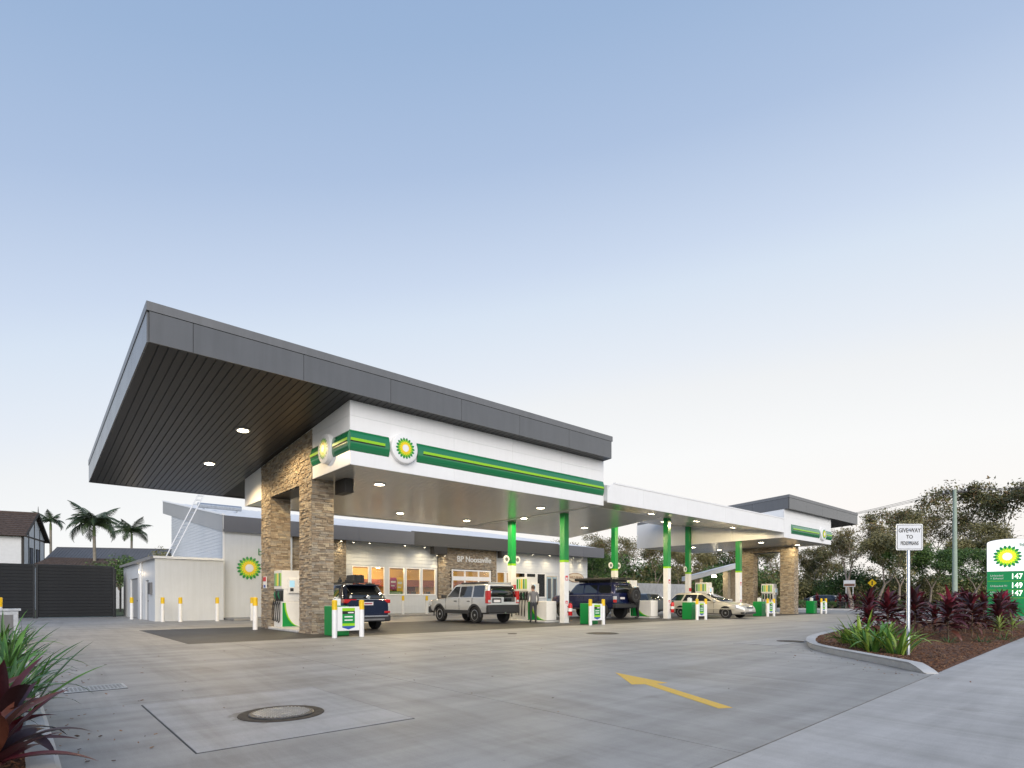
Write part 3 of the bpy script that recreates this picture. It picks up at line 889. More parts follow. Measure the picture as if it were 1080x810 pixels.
mb = MB(); e = 0.045
mb.hexa([(LX0 + 0.02, LY0 + e, lz(LY0) + 0.05), (LX1 - 0.02, LY0 + e, lz(LY0) + 0.05), (LX1 - 0.02, LY1, lz(LY1) + 0.05), (LX0 + 0.02, LY1, lz(LY1) + 0.05),
         (LX0 + 0.02, LY0 + e, 5.9), (LX1 - 0.02, LY0 + e, 5.9), (LX1 - 0.02, LY1, 6.9), (LX0 + 0.02, LY1, 6.9)])
mb.build('roof', M['white_wall'], lc)
y = LY0 + 0.045; th = math.atan(0.14)
mb = MB(); L_ = LX1 - LX0 - 0.06
mb.box(0, L_, 0.002, 0.178, 0, 0.025); mb.box(0, L_, 0.178, 0.2, 0.012, 0.025)
bm_ = mb.mesh('soffit_board', [M['soffit']])
while y < LY1 - 0.1:
    link('soffit_board', bm_, lc, (LX0 + 0.03, y, lz(y) + 0.01), (th, 0, 0)); y += 0.2 * math.cos(th) + 0.0001

# ================================================================ downlights
M['lampbody'] = mat('lamp_trim', (0.7, 0.7, 0.68), 0.4, 0.3)


def downlight(x, y, z, label, energy, slope=0.0, r=0.16, spot=None, col=(1.0, 0.80, 0.47), group='canopy downlights'):
    t = thing('downlight', label, 'light', (x, y, z), group)
    mb = MB(); mb.lathe([(r * 1.35, 0.002), (r * 1.35, -0.025), (r, -0.03), (r, -0.012)], 20, (x, y, z)); mb.build('lamp_trim', M['lampbody'], t)
    mb = MB(); mb.lathe([(r * 0.98, -0.014), (r * 0.98, -0.020)], 20, (x, y, z)); mb.build('lamp_lens', M['lamp'], t)
    ld = bpy.data.lights.new('lamp_light', 'SPOT'); ld.energy = energy; ld.color = col; ld.shadow_soft_size = 0.1
    ld.spot_size = R(spot or 178); ld.spot_blend = 0.12 if not spot else (0.4 if spot > 140 else 1.0)
    lo = bpy.data.objects.new('lamp_light', ld); COL.objects.link(lo); lo.parent = t; lo.location = (0, 0, -0.05)
    t.rotation_euler = (math.atan(slope), 0, 0)
    return t


gz = lambda y: 6.93 - 0.071 * (y - 14.9) + 0.004
downlight(5.45, 19.5, gz(19.5), 'lit downlight in the charcoal soffit, the one nearer the street', 700, -0.071, spot=160, col=(1.0, 0.74, 0.40))
downlight(5.45, 23.8, gz(23.8), 'lit downlight in the charcoal soffit, the one nearer the shop', 700, -0.071, spot=150, col=(1.0, 0.74, 0.40))
for i, (x, y, e_, lb) in enumerate(((9.3, 17.6, 290, 'nearest the stone portal at the front'), (17.0, 17.65, 290, 'at the front above the silver off-roader'), (18.6, 20.5, 460, 'beside the second green column'),
                                    (17.0, 23.0, 460, 'above the shop side of the silver off-roader'), (9.3, 23.0, 400, 'hidden towards the shop behind the stone portal'), (23.7, 21.1, 460, 'furthest right in the flat pale soffit'),
                                    (13.2, 23.0, 460, 'towards the shop above the dark blue car'))):
    downlight(x, y, 5.08, 'lit downlight in the flat pale soffit ' + lb, e_)
for i, (x, y, lb) in enumerate(((24.3, 17.1, 'first from the left in the front row'), (28.7, 17.2, 'second from the left in the front row'), (33.2, 17.4, 'last on the right in the front row'),
                                (26.7, 20.6, 'left one of the back row'), (30.7, 20.7, 'right one of the back row'))):
    downlight(x, y, lz(y) + 0.01, 'lit downlight in the rising white soffit, ' + lb, 250, 0.14)
for i, (x, y, lb) in enumerate(((37.6, 17.7, 'front left'), (41.4, 16.9, 'front right'), (41.0, 22.6, 'back right'), (37.5, 22.7, 'back left'))):
    downlight(x, y, 4.9, 'lit downlight under the far right canopy, ' + lb, 220)

# ================================================================ columns of the canopy
M['disc'] = mat('pump_number_disc', (0.80, 0.80, 0.78), 0.4)
M['sticker'] = mat('red_sticker', (0.62, 0.05, 0.06), 0.5)


def column(x, y, ztop, label, discs, front):
    t = thing('canopy_column', label, 'column', (x, y, 0), 'green and white canopy columns')
    w = 0.15
    mb = MB(); mb.box(x - w - 0.03, x + w + 0.03, y - w - 0.03, y + w + 0.03, 0, 0.025); mb.build('base_plate', M['galv'], t)
    mb = MB(); mb.box(x - w, x + w, y - w, y + w, 0.025, 2.82); mb.build('white_shaft', M['wpaint'], t, bevel=0.008)
    mb = MB(); mb.box(x - w - 0.002, x + w + 0.002, y - w - 0.002, y + w + 0.002, 2.822, 2.925); mb.build('lime_stripe', M['lime'], t)
    mb = MB(); mb.box(x - w, x + w, y - w, y + w, 2.927, ztop); mb.build('green_shaft', M['green2'], t, bevel=0.008)
    if discs:
        for s in (-1, 1):
            mb = MB(); mb.lathe([(0.19, -0.02), (0.19, 0.02)], 24, (x + s * 0.37, y, 3.14), 'y'); d = mb.build('number_disc', M['disc'], t)
            mb = MB(); mb.lathe([(0.10, -0.026), (0.10, -0.021)], 20, (x + s * 0.37, y, 3.14), 'y'); mb.build('disc_mark', M['grey_lt'], d)
            mb = MB(); mb.box(min(x + s * w, x + s * 0.19), max(x + s * w, x + s * 0.19), y - 0.015, y + 0.015, 3.11, 3.17); mb.build('disc_bracket', M['galv'], t)
    if front:
        for z0, z1 in ((1.98, 2.2), (0.92, 1.04)):
            mb = MB(); mb.box(x - 0.08, x + 0.08, y - w - 0.004, y - w - 0.001, z0, z1); s_ = mb.build('safety_sticker', M['sticker'], t)
            mb = MB(); mb.box(x - 0.05, x + 0.05, y - w - 0.006, y - w - 0.0042, z0 + 0.03, z0 + (z1 - z0) * 0.6); mb.build('sticker_face', M['wpaint'], s_)
    else:
        mb = MB(); mb.box(x - 0.14, x + 0.14, y - w - 0.012, y - w - 0.002, 1.62, 1.84); mb.build('red_notice', M['sticker'], t)
    return t


fl = lambda y: 5.08
COLS = [19.05, 27.34, 35.5]
column(COLS[0], 18.2, fl(0), 'green and white front column beside the silver off-roader', False, True)
column(COLS[0], 21.9, fl(0), 'green and white back column behind the silver off-roader, by the shop', True, False)
column(COLS[1], 18.2, lz(18.2) + 0.01, 'green and white front column behind the navy off-roader', False, True)
column(COLS[1], 21.9, lz(21.9) + 0.01, 'green and white back column rising above the navy off-roader', True, False)
column(COLS[2], 18.2, lz(18.2) if COLS[2] < 35.28 else 4.9, 'green and white front column nearest the right stone portal', False, True)
column(COLS[2] - 0.5, 21.6, lz(21.6) + 0.01, 'green and white back column rising behind the beige station wagon', True, False)

# ================================================================ the shop
def siding(mb, p0, u, n, length, z0, z1, pitch=0.2, lip=0.018, ztop=None, m=0):
    """lapped weatherboards; p0 at z=0, u along, n outward"""
    p0, u, n = Vector(p0), Vector(u), Vector(n); z = z0
    while z < z1 - 1e-4:
        t = min(z + pitch, z1)
        segs = 1 if ztop is None else 24
        for k in range(segs):
            a, b = length * k / segs, length * (k + 1) / segs
            ta, tb = t, t
            if ztop:
                ta, tb = min(t, ztop(a)), min(t, ztop(b))
                if ta <= z + 0.004 and tb <= z + 0.004: continue
                ta, tb = max(ta, z + 0.003), max(tb, z + 0.003)
            A, B = p0 + u * a, p0 + u * b
            f = lambda q, zz, o: Vector((*(q + n * o).xy, zz))
            mb.add([f(A, z, 0), f(B, z, 0), f(B, z, lip), f(A, z, lip), f(A, ta, 0.0), f(B, tb, 0.0), f(B, tb, 0.004), f(A, ta, 0.004)],
                   [(0, 1, 2, 3), (3, 2, 6, 7), (4, 7, 6, 5)], m)
        z = t


def holed(mb, x0, x1, z0, z1, y0, y1, holes):
    """wall facing -Y with rectangular openings (hx0,hx1,hz0,hz1)"""
    xs = sorted({x0, x1, *[h[0] for h in holes], *[h[1] for h in holes]}); zs = sorted({z0, z1, *[h[2] for h in holes], *[h[3] for h in holes]})
    for a, b in zip(xs[:-1], xs[1:]):
        run = None
        for c, d in zip(zs[:-1], zs[1:]):
            mx_, mz = (a + b) / 2, (c + d) / 2
            if any(h[0] < mx_ < h[1] and h[2] < mz < h[3] for h in holes): continue
            mb.box(a, b, y0, y1, c, d)


shop = thing('service_shop', 'long low white shop with grey fascia, lit windows and stone entry behind the pumps', 'shop', (24, 36, 0))
SY = 34.3                                     # shop front
HB = 4.75                                     # underside of the fascia
win_l = [(16.16, 17.36), (17.48, 18.50), (18.81, 20.02), (20.14, 21.30), (21.42, 22.55)]
win_r = [(28.25, 29.1), (29.2, 30.1), (30.2, 31.3), (31.4, 32.5), (32.6, 33.6)]
holes = [(a, b, 1.38, 3.24) for a, b in win_l] + [(a, b, 1.2, 3.2) for a, b in win_r] + [(33.75, 35.05, 0.0, 3.0)]
mb = MB(); holed(mb, 15.4, 22.7, 0, 5.2, SY, SY + 0.16, holes[:5]); mb.build('front_wall', M['white_wall'], shop)
mb = MB(); holed(mb, 28.1, 38.9, 0, 5.2, SY, SY + 0.16, holes[5:]); mb.build('front_wall', M['white_wall'], shop)
mb = MB()
for (a, b, z0, z1) in ((15.4, 22.7, 0.12, 1.30), (15.4, 22.7, 3.32, HB), (15.4, 16.08, 1.30, 3.32), (28.1, 38.9, 3.28, HB), (28.1, 33.6, 0.12, 1.12), (35.15, 38.9, 0.12, 3.28)):
    siding(mb, (a, SY - 0.002, 0), (1, 0, 0), (0, -1, 0), b - a, z0, z1, 0.24, 0.03)
struct(mb.build('weatherboards', M['white_wall'], shop, fix=False), 'stuff')
# windows
M['poster1'] = mat('magenta_poster', (0.42, 0.03, 0.16), 0.5); M['poster2'] = mat('yellow_poster', (0.80, 0.50, 0.02), 0.5); M['poster3'] = mat('green_poster', (0.10, 0.28, 0.05), 0.5)
for (a, b) in win_l + win_r:
    z0, z1 = (1.38, 3.24) if a < 25 else (1.2, 3.2)
    mb = MB(); f = 0.05
    mb.box(a, b, SY - 0.03, SY + 0.08, z0, z0 + f); mb.box(a, b, SY - 0.03, SY + 0.08, z1 - f, z1)
    mb.box(a, a + f, SY - 0.03, SY + 0.08, z0 + f, z1 - f); mb.box(b - f, b, SY - 0.03, SY + 0.08, z0 + f, z1 - f)
    w = mb.build('window', M['white'], shop)
    mb = MB(); mb.box(a + f, b - f, SY + 0.02, SY + 0.028, z0 + f, z1 - f); mb.build('pane', M['glass'], w)
    mb = MB(); mb.box(a - 0.03, b + 0.03, SY - 0.06, SY - 0.031, z0 - 0.03, z0 + 0.01); mb.build('sill', M['white'], w)
# stone entry bay with glazed doors and lettering
rnd = random.Random(21)
ex0, ex1, EY = 22.7, 28.1, 34.15
eh = [(23.85, 27.5, 0, 3.25)]
mb = MB(); holed(mb, ex0, ex1, 0, 5.1, EY, EY + 0.2, eh); ent = mb.build('entry_wall', M['mortar'], shop)
mb = MB(); stones(mb, (ex0, EY, 0), (1, 0, 0), (0, -1, 0), ex1 - ex0, 0, lambda s: HB + 0.2, rnd, keep=lambda s, z: not (1.05 < s < 4.9 and z < 3.3))
struct(mb.build('stone_cladding', M['stone'], ent), 'stuff')
mb = MB()
for a, b, z0, z1 in ((23.85, 27.5, 3.15, 3.25), (23.85, 27.5, 2.45, 2.75), (23.85, 23.95, 0, 3.15), (27.4, 27.5, 0, 3.15), (25.0, 25.08, 0, 3.15), (26.3, 26.38, 0, 3.15)):
    mb.box(a, b, EY - 0.06 - (0.003 if a > 24.5 and b < 27 else 0) - (0.005 if z1 == 2.75 else 0), EY + 0.06, z0, z1)
df = mb.build('door_frame', M['white'], shop)
for a, b in ((23.95, 25.0), (25.08, 26.3), (26.38, 27.4)):
    mb = MB(); mb.box(a, b, EY + 0.01, EY + 0.02, 0.02, 3.15); mb.build('pane', M['glass'], df)
text('lettering', 'BP Noosaville', M['w_letter'], (25.9, EY - 0.07, 4.02), 0.62, (1, 0, 0), shop, 0.03, wide=0.93)
# right hand doors with pale blue panels
M['bluepanel'] = mat('pale_blue_panel', (0.30, 0.42, 0.50), 0.3)
for a, b in ((33.8, 34.35), (34.45, 35.0)):
    mb = MB(); mb.box(a, b, SY + 0.01, SY + 0.05, 0.02, 2.95); d = mb.build('door', M['bluepanel'], shop)
    mb = MB(); mb.box(a + 0.08, b - 0.08, SY + 0.003, SY + 0.009, 1.1, 2.8); mb.build('door_glass', M['cglass'], d)
# oval sign on the right hand wall
mb = MB(); ov = [(37.3 + 1.05 * math.cos(2 * math.pi * k / 40), 2.95 + 0.42 * math.sin(2 * math.pi * k / 40)) for k in range(40)]
mb.prism([(x, SY - 0.06, z) for x, z in ov], (0, 0.03, 0)); osn = mb.build('oval_sign', M['br_letter'], shop)
mb = MB(); mb.prism([(37.3 + (x - 37.3) * 0.94, SY - 0.066, 2.95 + (z - 2.95) * 0.87) for x, z in ov], (0, 0.005, 0)); mb.build('sign_face', mat('cream', (0.62, 0.54, 0.42), 0.5), osn)
text('lettering', 'WILD BEAN', M['br_letter'], (37.3, SY - 0.075, 2.95), 0.34, (1, 0, 0), osn, 0.004, wide=0.9)
# blank wall with the emblem, and a stone bay next to it
mb = MB(); mb.box(8.3, 12.0, 33.3, 33.5, 0, 4.9); mb.build('emblem_wall', M['white_wall'], shop)
emblem(shop, (9.62, 33.28, 2.82), 0.66, (1, 0, 0), (0, -1, 0), (M['green2'], M['lime'], M['yellow'], M['wpaint']), 0.012)
text('lettering', 'bp', M['g_letter'], (10.35, 33.28, 3.72), 0.55, (1, 0, 0), shop, 0.02)
stone_prism('stone_bay', 12.0, 15.4, 33.55, 34.2, 0, lambda y: 4.8, shop, rnd, 'xyX')
# side wall with weatherboards under the rising roof
WX = 8.3; Y0s, Y1s = 33.5, 50.0; rs = 0.17
mb = MB(); mb.hexa([(WX, Y0s, 0), (WX + 0.2, Y0s, 0), (WX + 0.2, Y1s - 3, 0), (WX, Y1s - 3, 0), (WX, Y0s, 4.8), (WX + 0.2, Y0s, 4.8), (WX + 0.2, Y1s - 3, 4.8 + rs * 13.5), (WX, Y1s - 3, 4.8 + rs * 13.5)])
mb.build('side_wall', M['white_wall'], shop)
mb = MB(); siding(mb, (WX - 0.002, Y1s - 3, 0), (0, -1, 0), (-1, 0, 0), 13.5, 0.1, 7.1, 0.19, 0.02, lambda s: 4.8 + rs * (13.5 - s))
struct(mb.build('weatherboards', M['white_wall'], shop, fix=False), 'stuff')
mb = MB(); mb.box(WX - 0.03, WX + 0.06, 33.27, 33.36, 0, 4.76); mb.build('corner_trim', M['white'], shop)
# other walls
mb = MB(); mb.box(38.7, 38.9, SY + 0.17, 47, 0, 5.0); mb.build('side_wall', M['white_wall'], shop)
mb = MB(); mb.box(8.5, 38.7, 46.8, 47, 0, 6.8); mb.build('rear_wall', M['white_wall'], shop)
# roof: white sheet rising to the back, grey fascia in front and along the side
RY0 = 33.15
rz = lambda y: 5.58 + rs * (y - RY0)
mb = MB()
for (a, b, ya) in ((8.28, 20.1, RY0 + 0.05), (20.1, 34.4, RY0 + 0.40), (34.4, 39.85, RY0 + 0.05)):
    mb.hexa([(a, ya, rz(ya) - 0.7), (b, ya, rz(ya) - 0.7), (b, 50, rz(50) - 0.7), (a, 50, rz(50) - 0.7), (a, ya, rz(ya)), (b, ya, rz(ya)), (b, 50, rz(50)), (a, 50, rz(50))])
roof = mb.build('roof', M['roofsheet'], shop)
mb = MB(); x = 8.5
while x < 39.7:
    ya = RY0 + (0.45 if 20.1 < x < 34.4 else 0.1)
    mb.hexa([(x, ya, rz(ya) + 0.002), (x + 0.05, ya, rz(ya) + 0.002), (x + 0.05, 49.9, rz(49.9) + 0.002), (x, 49.9, rz(49.9) + 0.002), (x + 0.01, ya, rz(ya) + 0.04), (x + 0.04, ya, rz(ya) + 0.04), (x + 0.04, 49.9, rz(49.9) + 0.04), (x + 0.01, 49.9, rz(49.9) + 0.04)])
    x += 0.6
struct(mb.build('roof_rib', M['roofsheet'], roof), 'stuff')
M['shopgrey'] = mat('shop_fascia_grey', (0.17, 0.172, 0.185), 0.4, 0.1, var=0.05, vscale=0.6)
M['sidegrey'] = mat('side_fascia_grey', (0.40, 0.40, 0.395), 0.5, var=0.05, vscale=0.6)
for a, b in ((8.3, 12.2), (12.2, 16.1), (16.1, 20.1), (34.4, 37.1), (37.1, 39.9)):
    mb = MB(); mb.box(a + 0.004, b - 0.004, RY0, RY0 + 0.05, HB, 5.62); mb.build('fascia_panel', M['shopgrey'], shop)
M['shopbrown'] = mat('entry_fascia', (0.10, 0.095, 0.085), 0.45, 0.1)
for a, b in ((20.1, 24.9), (24.9, 29.6), (29.6, 34.4)):
    mb = MB(); mb.box(a + 0.004, b - 0.004, RY0 + 0.35, RY0 + 0.40, HB + 0.02, 5.72); mb.build('fascia_panel', M['shopbrown'], shop)
for xx in (20.1, 34.35):
    mb = MB(); mb.box(xx, xx + 0.05, RY0 + 0.06, RY0 + 0.34, HB, 5.62); mb.build('fascia_return', M['shopgrey'], shop)
ys = [RY0 + 0.055, 38.0, 42.5, 46.5, 50.0]
for a, b in zip(ys[:-1], ys[1:]):
    a, b = a + 0.004, b - 0.004
    mb = MB(); mb.hexa([(8.24, a, rz(a) - 0.86), (8.279, a, rz(a) - 0.86), (8.279, b, rz(b) - 0.86), (8.24, b, rz(b) - 0.86), (8.24, a, rz(a) + .04), (8.279, a, rz(a) + .04), (8.279, b, rz(b) + .04), (8.24, b, rz(b) + .04)])
    mb.build('side_fascia', M['sidegrey'], shop)
mb = MB(); mb.hexa([(8.20, RY0 - 0.01, 5.62), (8.36, RY0 - 0.01, 5.62), (8.36, 50, rz(50) + 0.05), (8.20, 50, rz(50) + 0.05), (8.20, RY0 - 0.01, 5.70), (8.36, RY0 - 0.01, 5.70), (8.36, 50, rz(50) + 0.13), (8.20, 50, rz(50) + 0.13)])
mb.build('barge_capping', M['white'], shop)
# soffit above the walkway
mb = MB(); mb.box(12.0, 20.1, RY0 + 0.055, SY - 0.02, HB + 0.06, HB + 0.1); mb.box(20.15, 34.34, RY0 + 0.41, SY - 0.16, HB + 0.06, HB + 0.1); mb.box(34.4, 39.8, RY0 + 0.055, SY - 0.02, HB + 0.06, HB + 0.1)
mb.build('walkway_soffit', M['shopgrey'], shop)
for x0, x1 in ((21.9, 23.0), (28.05, 28.35)):
    mb = MB(); mb.box(x0, x1, 33.45, 33.95, 4.25, HB + 0.02); mb.build('beam_end', M['steel_dk'], shop)
# raised walkway in front
mb = MB(); mb.box(8.3, 39.0, 31.2, 34.1, 0.0, 0.10); struct(mb.build('walkway', M['conc'], bevel=0.02))

# interior seen through the windows
M['goldwall'] = mat('gold_wall', (0.52, 0.35, 0.12), 0.6); M['peach'] = mat('peach_panel', (0.62, 0.38, 0.16), 0.5)
M['floor_in'] = mat('shop_floor', (0.42, 0.36, 0.28), 0.35); M['ceil_in'] = mat('shop_ceiling', (0.50, 0.38, 0.24), 0.7)
M['timber'] = mat('orange_timber', (0.50, 0.23, 0.09), 0.45, var=0.15, vscale=2); M['maroon'] = mat('maroon_bulkhead', (0.13, 0.022, 0.015), 0.5); M['shelf'] = mat('shelf', (0.30, 0.28, 0.25), 0.5)
mb = MB(); mb.box(15.4, 38.7, SY + 0.2, 46.7, 0.0, 0.05); mb.build('shop_floor', M['floor_in'], shop)
mb = MB(); mb.box(8.5, 38.7, SY + 0.17, 46.75, 3.5, 3.55); mb.build('shop_ceiling', M['ceil_in'], shop)
mb = MB(); mb.box(15.2, 15.35, SY + 0.2, 46.7, 0.05, 3.5); mb.build('shop_partition', M['timber'], shop)
mb = MB(); mb.box(15.4, 38.6, 41.0, 41.15, 0.05, 3.49); mb.build('shop_back_wall', M['goldwall'], shop)
for k in range(7):
    mb = MB(); mb.box(15.6 + k * 2.4, 17.7 + k * 2.4, 40.93, 40.99, 0.1, 2.1); mb.build('peach_panel', M['peach'] if k % 3 else M['maroon'], shop)
for k, x in enumerate((16.6, 19.2, 22.6, 26.2)):
    mb = MB(); mb.box(x, x + 0.5, 39.2, 39.8, 0.05, 1.95); mb.build('coffee_stand', M['bplastic'] if k % 2 else M['shelf'], shop)
mb = MB(); mb.box(15.4, 33, 39.9, 40.9, 2.05, 2.6); mb.build('menu_bulkhead', M['maroon'], shop)
cnt = thing('shop_counter', 'timber serving counter behind the lit shop windows', 'counter', (20, 38, 0.05))
mb = MB(); mb.box(17.5, 23.0, 37.6, 38.4, 0.05, 1.1); mb.build('counter_body', M['timber'], cnt)
mb = MB(); mb.box(17.4, 23.1, 37.5, 38.5, 1.1, 1.15); mb.build('counter_top', M['shelf'], cnt)
rnd = random.Random(5)
goods = [mat('goods_%d' % i, c, 0.5) for i, c in enumerate(((0.45, 0.05, 0.03), (0.55, 0.35, 0.03), (0.08, 0.10, 0.30), (0.5, 0.48, 0.42), (0.06, 0.18, 0.06), (0.03, 0.03, 0.03)))]
for k, (sx, sy) in enumerate(((28.6, 36.2), (31.0, 36.2), (29.8, 38.4), (33.2, 38.2))):
    g = thing('goods_shelf', 'stocked shop shelf inside, ' + ('nearest the entry window', 'second along the right windows', 'deeper inside behind the others', 'by the pale blue doors')[k], 'shelf', (sx, sy, 0.05), 'shelves inside the shop')
    mb = MB(); mb.box(sx, sx + 1.8, sy, sy + 0.5, 0.05, 0.15); mb.box(sx, sx + 1.8, sy + 0.24, sy + 0.26, 0.15, 1.6)
    for z in (0.6, 1.05, 1.5): mb.box(sx, sx + 1.8, sy + 0.02, sy + 0.235, z, z + 0.03)
    mb.build('shelf_frame', M['shelf'], g)
    mb = MB()
    for z in (0.15, 0.63, 1.08, 1.53):
        x = sx + 0.03
        while x < sx + 1.7:
            w = rnd.uniform(0.07, 0.16); mb.box(x, x + w * 0.9, sy + 0.03, sy + 0.2, z + 0.001, z + rnd.uniform(0.15, 0.38), rnd.randrange(6)); x += w
    struct(mb.build('packets', goods, g), 'stuff')
# things on the window side: posters standing on the sill, a dark screen, jars
for (x0, x1, z0, z1, m, lb) in ((18.98, 19.45, 1.75, 2.55, 'poster1', 'magenta poster hanging inside the left shop window'), (19.5, 19.95, 1.6, 2.55, 'poster2', 'yellow poster hanging inside the left shop window'),
                                (18.9, 19.9, 1.42, 1.62, 'poster3', 'green and black notice strip along the window sill')):
    t = thing('window_poster', lb, 'poster', ((x0 + x1) / 2, SY + 0.12, z0))
    mb = MB(); mb.box(x0, x1, SY + 0.10, SY + 0.106, z0, z1); mb.build('poster_sheet', M[m], t)
    mb = MB(); mb.box(x0 + 0.06, x1 - 0.06, SY + 0.097, SY + 0.0998, z0 + (z1 - z0) * 0.55, z0 + (z1 - z0) * 0.7); mb.box(x0 + 0.06, x1 - 0.14, SY + 0.097, SY + 0.0998, z0 + (z1 - z0) * 0.25, z0 + (z1 - z0) * 0.35)
    mb.build('poster_print', M['wpaint'], t)
mb = MB()
for k in range(26):
    x = rnd.choice((rnd.uniform(20.2, 21.2), rnd.uniform(21.5, 22.4), rnd.uniform(16.3, 18.3)))
    mb.lathe([(0.05, 1.45), (0.05, 1.45 + rnd.uniform(0.06, 0.16)), (0.025, 1.62)], 8, (x, SY + rnd.uniform(0.25, 0.5), 0))
mb.box(16.2, 22.5, SY + 0.18, SY + 0.6, 1.36, 1.45); mb.box(16.2, 22.5, SY + 0.35, SY + 0.4, 0.05, 1.36)
tag(mb.build('window_bench', M['bplastic']), 'dark window bench with jars inside the left shop windows', 'bench')
M['lamp_in'] = mat('shop_lamp_lens', (1.0, 0.70, 0.36), 0.4, emit=9.0)
for k, (x, y) in enumerate(((17.0, 36.3), (19.4, 36.0), (21.8, 36.6), (18.2, 38.8), (20.6, 39.2), (25.6, 36.6), (29.5, 37.2), (32.5, 37.2), (35.5, 37.2))):
    t = thing('shop_lamp', 'warm ceiling lamp inside the shop ' + ('at the far left window', 'behind the posters', 'near the stone entry', 'deep inside over the counter, left', 'deep inside over the counter, right', 'just inside the entry doors', 'behind the right windows, left', 'behind the right windows, middle', 'near the pale blue doors')[k], 'light', (x, y, 3.5), 'warm ceiling lamps inside the shop')
    mb = MB(); mb.lathe([(0.16, 3.5), (0.16, 3.44), (0.13, 3.42)], 14, (x, y, 0)); mb.build('lamp_lens', M['lamp_in'], t)
    ld = bpy.data.lights.new('lamp_light', 'POINT'); ld.energy = 165; ld.color = (1.0, 0.70, 0.34); ld.shadow_soft_size = 0.2
    lo = bpy.data.objects.new('lamp_light', ld); COL.objects.link(lo); lo.parent = t; lo.location = (0, 0, -0.25)
# small downlights washing the shop front; wide-beam ones are added to warm the walls
for k, (x, y, lb) in enumerate(((22.45, 33.95, 'left of the stone entry'), (23.1, 33.93, 'at the left end of the stone entry'), (36.7, 33.98, 'left above the oval sign'), (37.9, 33.98, 'right above the oval sign'), (12.9, 33.3, 'above the stone bay behind the left pillars'), (15.0, 33.3, 'right end of the stone bay behind the left pillars'), (17.0, 33.5, 'added over the far left window'), (19.6, 33.5, 'added over the poster window'), (15.9, 33.5, 'added at the left end of the walkway'), (21.3, 33.75, 'added left of the dark beam end'), (29.6, 33.75, 'added right of the stone entry'), (31.6, 33.75, 'added over the right hand windows'), (33.6, 33.75, 'added over the pale blue doors'))):
    downlight(x, y, HB - (0.55 if 22 < x < 23.2 else 0.05), 'small wall washing downlight ' + lb, 95, r=0.06, spot=(80 if x not in (17.0, 19.6, 21.3, 29.6, 31.6, 33.6, 15.9) else 130), group='wall washers of the shop')

# ================================================================ white plant room with doors
ph = thing('plant_room', 'small white flat roofed plant room against the left side of the shop', 'shed', (6.7, 38, 0))
mb = MB()
mb.box(5.07, 8.2, 32.8, 32.95, 0, 3.12)
mb.build('front_wall', M['white_wall'], ph)
mb = MB(); x = 5.3
while x < 8.15: mb.box(x, x + 0.008, 32.797, 32.7995, 0.05, 3.1); x += 0.6
struct(mb.build('panel_rib', M['white_wall'], ph), 'stuff')
mb = MB()   # side wall with two door openings along Y
for a, b, z0, z1 in ((32.96, 34.6, 0, 3.12), (34.6, 35.6, 2.1, 3.12), (35.6, 38.2, 0, 3.12), (38.2, 41.0, 2.3, 3.12), (41.0, 44.0, 0, 3.12)):
    mb.box(5.07, 5.2, a, b, z0, z1)
mb.build('side_wall', M['white_wall'], ph)
M['door_grey'] = mat('grey_door', (0.38, 0.39, 0.40), 0.4)
for a, b, h in ((34.6, 35.6, 2.1), (38.2, 41.0, 2.3)):
    mb = MB(); mb.box(5.14, 5.18, a + 0.04, b - 0.04, 0.02, h - 0.03); d = mb.build('door', M['door_grey'], ph)
    mb = MB(); mb.box(5.06, 5.139, a + 0.1, a + 0.22, 0.98, 1.04); mb.build('handle', M['steel_dk'], d)
mb = MB(); mb.box(5.2, 8.2, 43.9, 44.0, 0, 3.12); mb.build('rear_wall', M['white_wall'], ph)
mb = MB(); mb.box(4.98, 8.2, 32.7, 44.1, 3.14, 3.26); mb.build('roof', M['roofsheet'], ph)
mb = MB(); mb.box(4.86, 4.979, 32.7, 44.1, 3.10, 3.24); mb.build('gutter', M['grey_lt'], ph)
mb = MB(); mb.tube([(5.0, 36.6, 3.1), (5.0, 36.6, 0.0)], 0.05, 10); mb.build('downpipe', M['wpaint'], ph)
mb = MB(); mb.box(4.95, 5.065, 33.5, 34.1, 1.35, 1.95); mb.build('meter_box', M['grey_lt'], ph)
mb = MB(); mb.box(4.98, 5.065, 37.0, 37.25, 2.6, 2.78); wl = mb.build('wall_lamp', M['lampbody'], ph)
mb = MB(); mb.box(5.0, 5.05, 37.03, 37.22, 2.56, 2.598); mb.build('lamp_lens', M['lamp'], wl)
ld = bpy.data.lights.new('lamp_light', 'POINT'); ld.energy = 18; ld.color = (1, 0.8, 0.55); ld.shadow_soft_size = 0.08
lo = bpy.data.objects.new('lamp_light', ld); COL.objects.link(lo); lo.parent = wl; lo.location = (-0.25, 0, -0.1)
# ladder up to the shop roof
la = thing('roof_ladder', 'white aluminium ladder leaning from the plant room roof to the shop roof', 'ladder', (6.3, 36.0, 3.26))
p0, p1 = Vector((6.15, 36.0, 3.26)), Vector((8.05, 36.9, 7.3))
for o in (-1, 1):
    lo_ = Vector((0.13, -0.10, 0)) * o
    mb = MB(); mb.tube([p0 + lo_, p1 + lo_], 0.032, 6); mb.build('stile', M['wpaint'], la)
for k in range(15):
    q = p0.lerp(p1, (k + 0.7) / 15.4); mb = MB(); mb.tube([q - Vector((0.13, -0.10, 0)), q + Vector((0.13, -0.10, 0))], 0.018, 6); mb.build('rung', M['galv'], la)
rv = thing('roof_duct', 'pale grey duct lying on the shop roof beside the ladder', 'duct', (9.6, 40.5, rz(40.5)))
mb = MB(); mb.tube([(8.6, 40.5, rz(40.5) + 0.28), (11.2, 40.5, rz(40.5) + 0.28)], 0.17, 12); mb.build('duct_body', M['galv'], rv, smooth=True)
mb = MB()
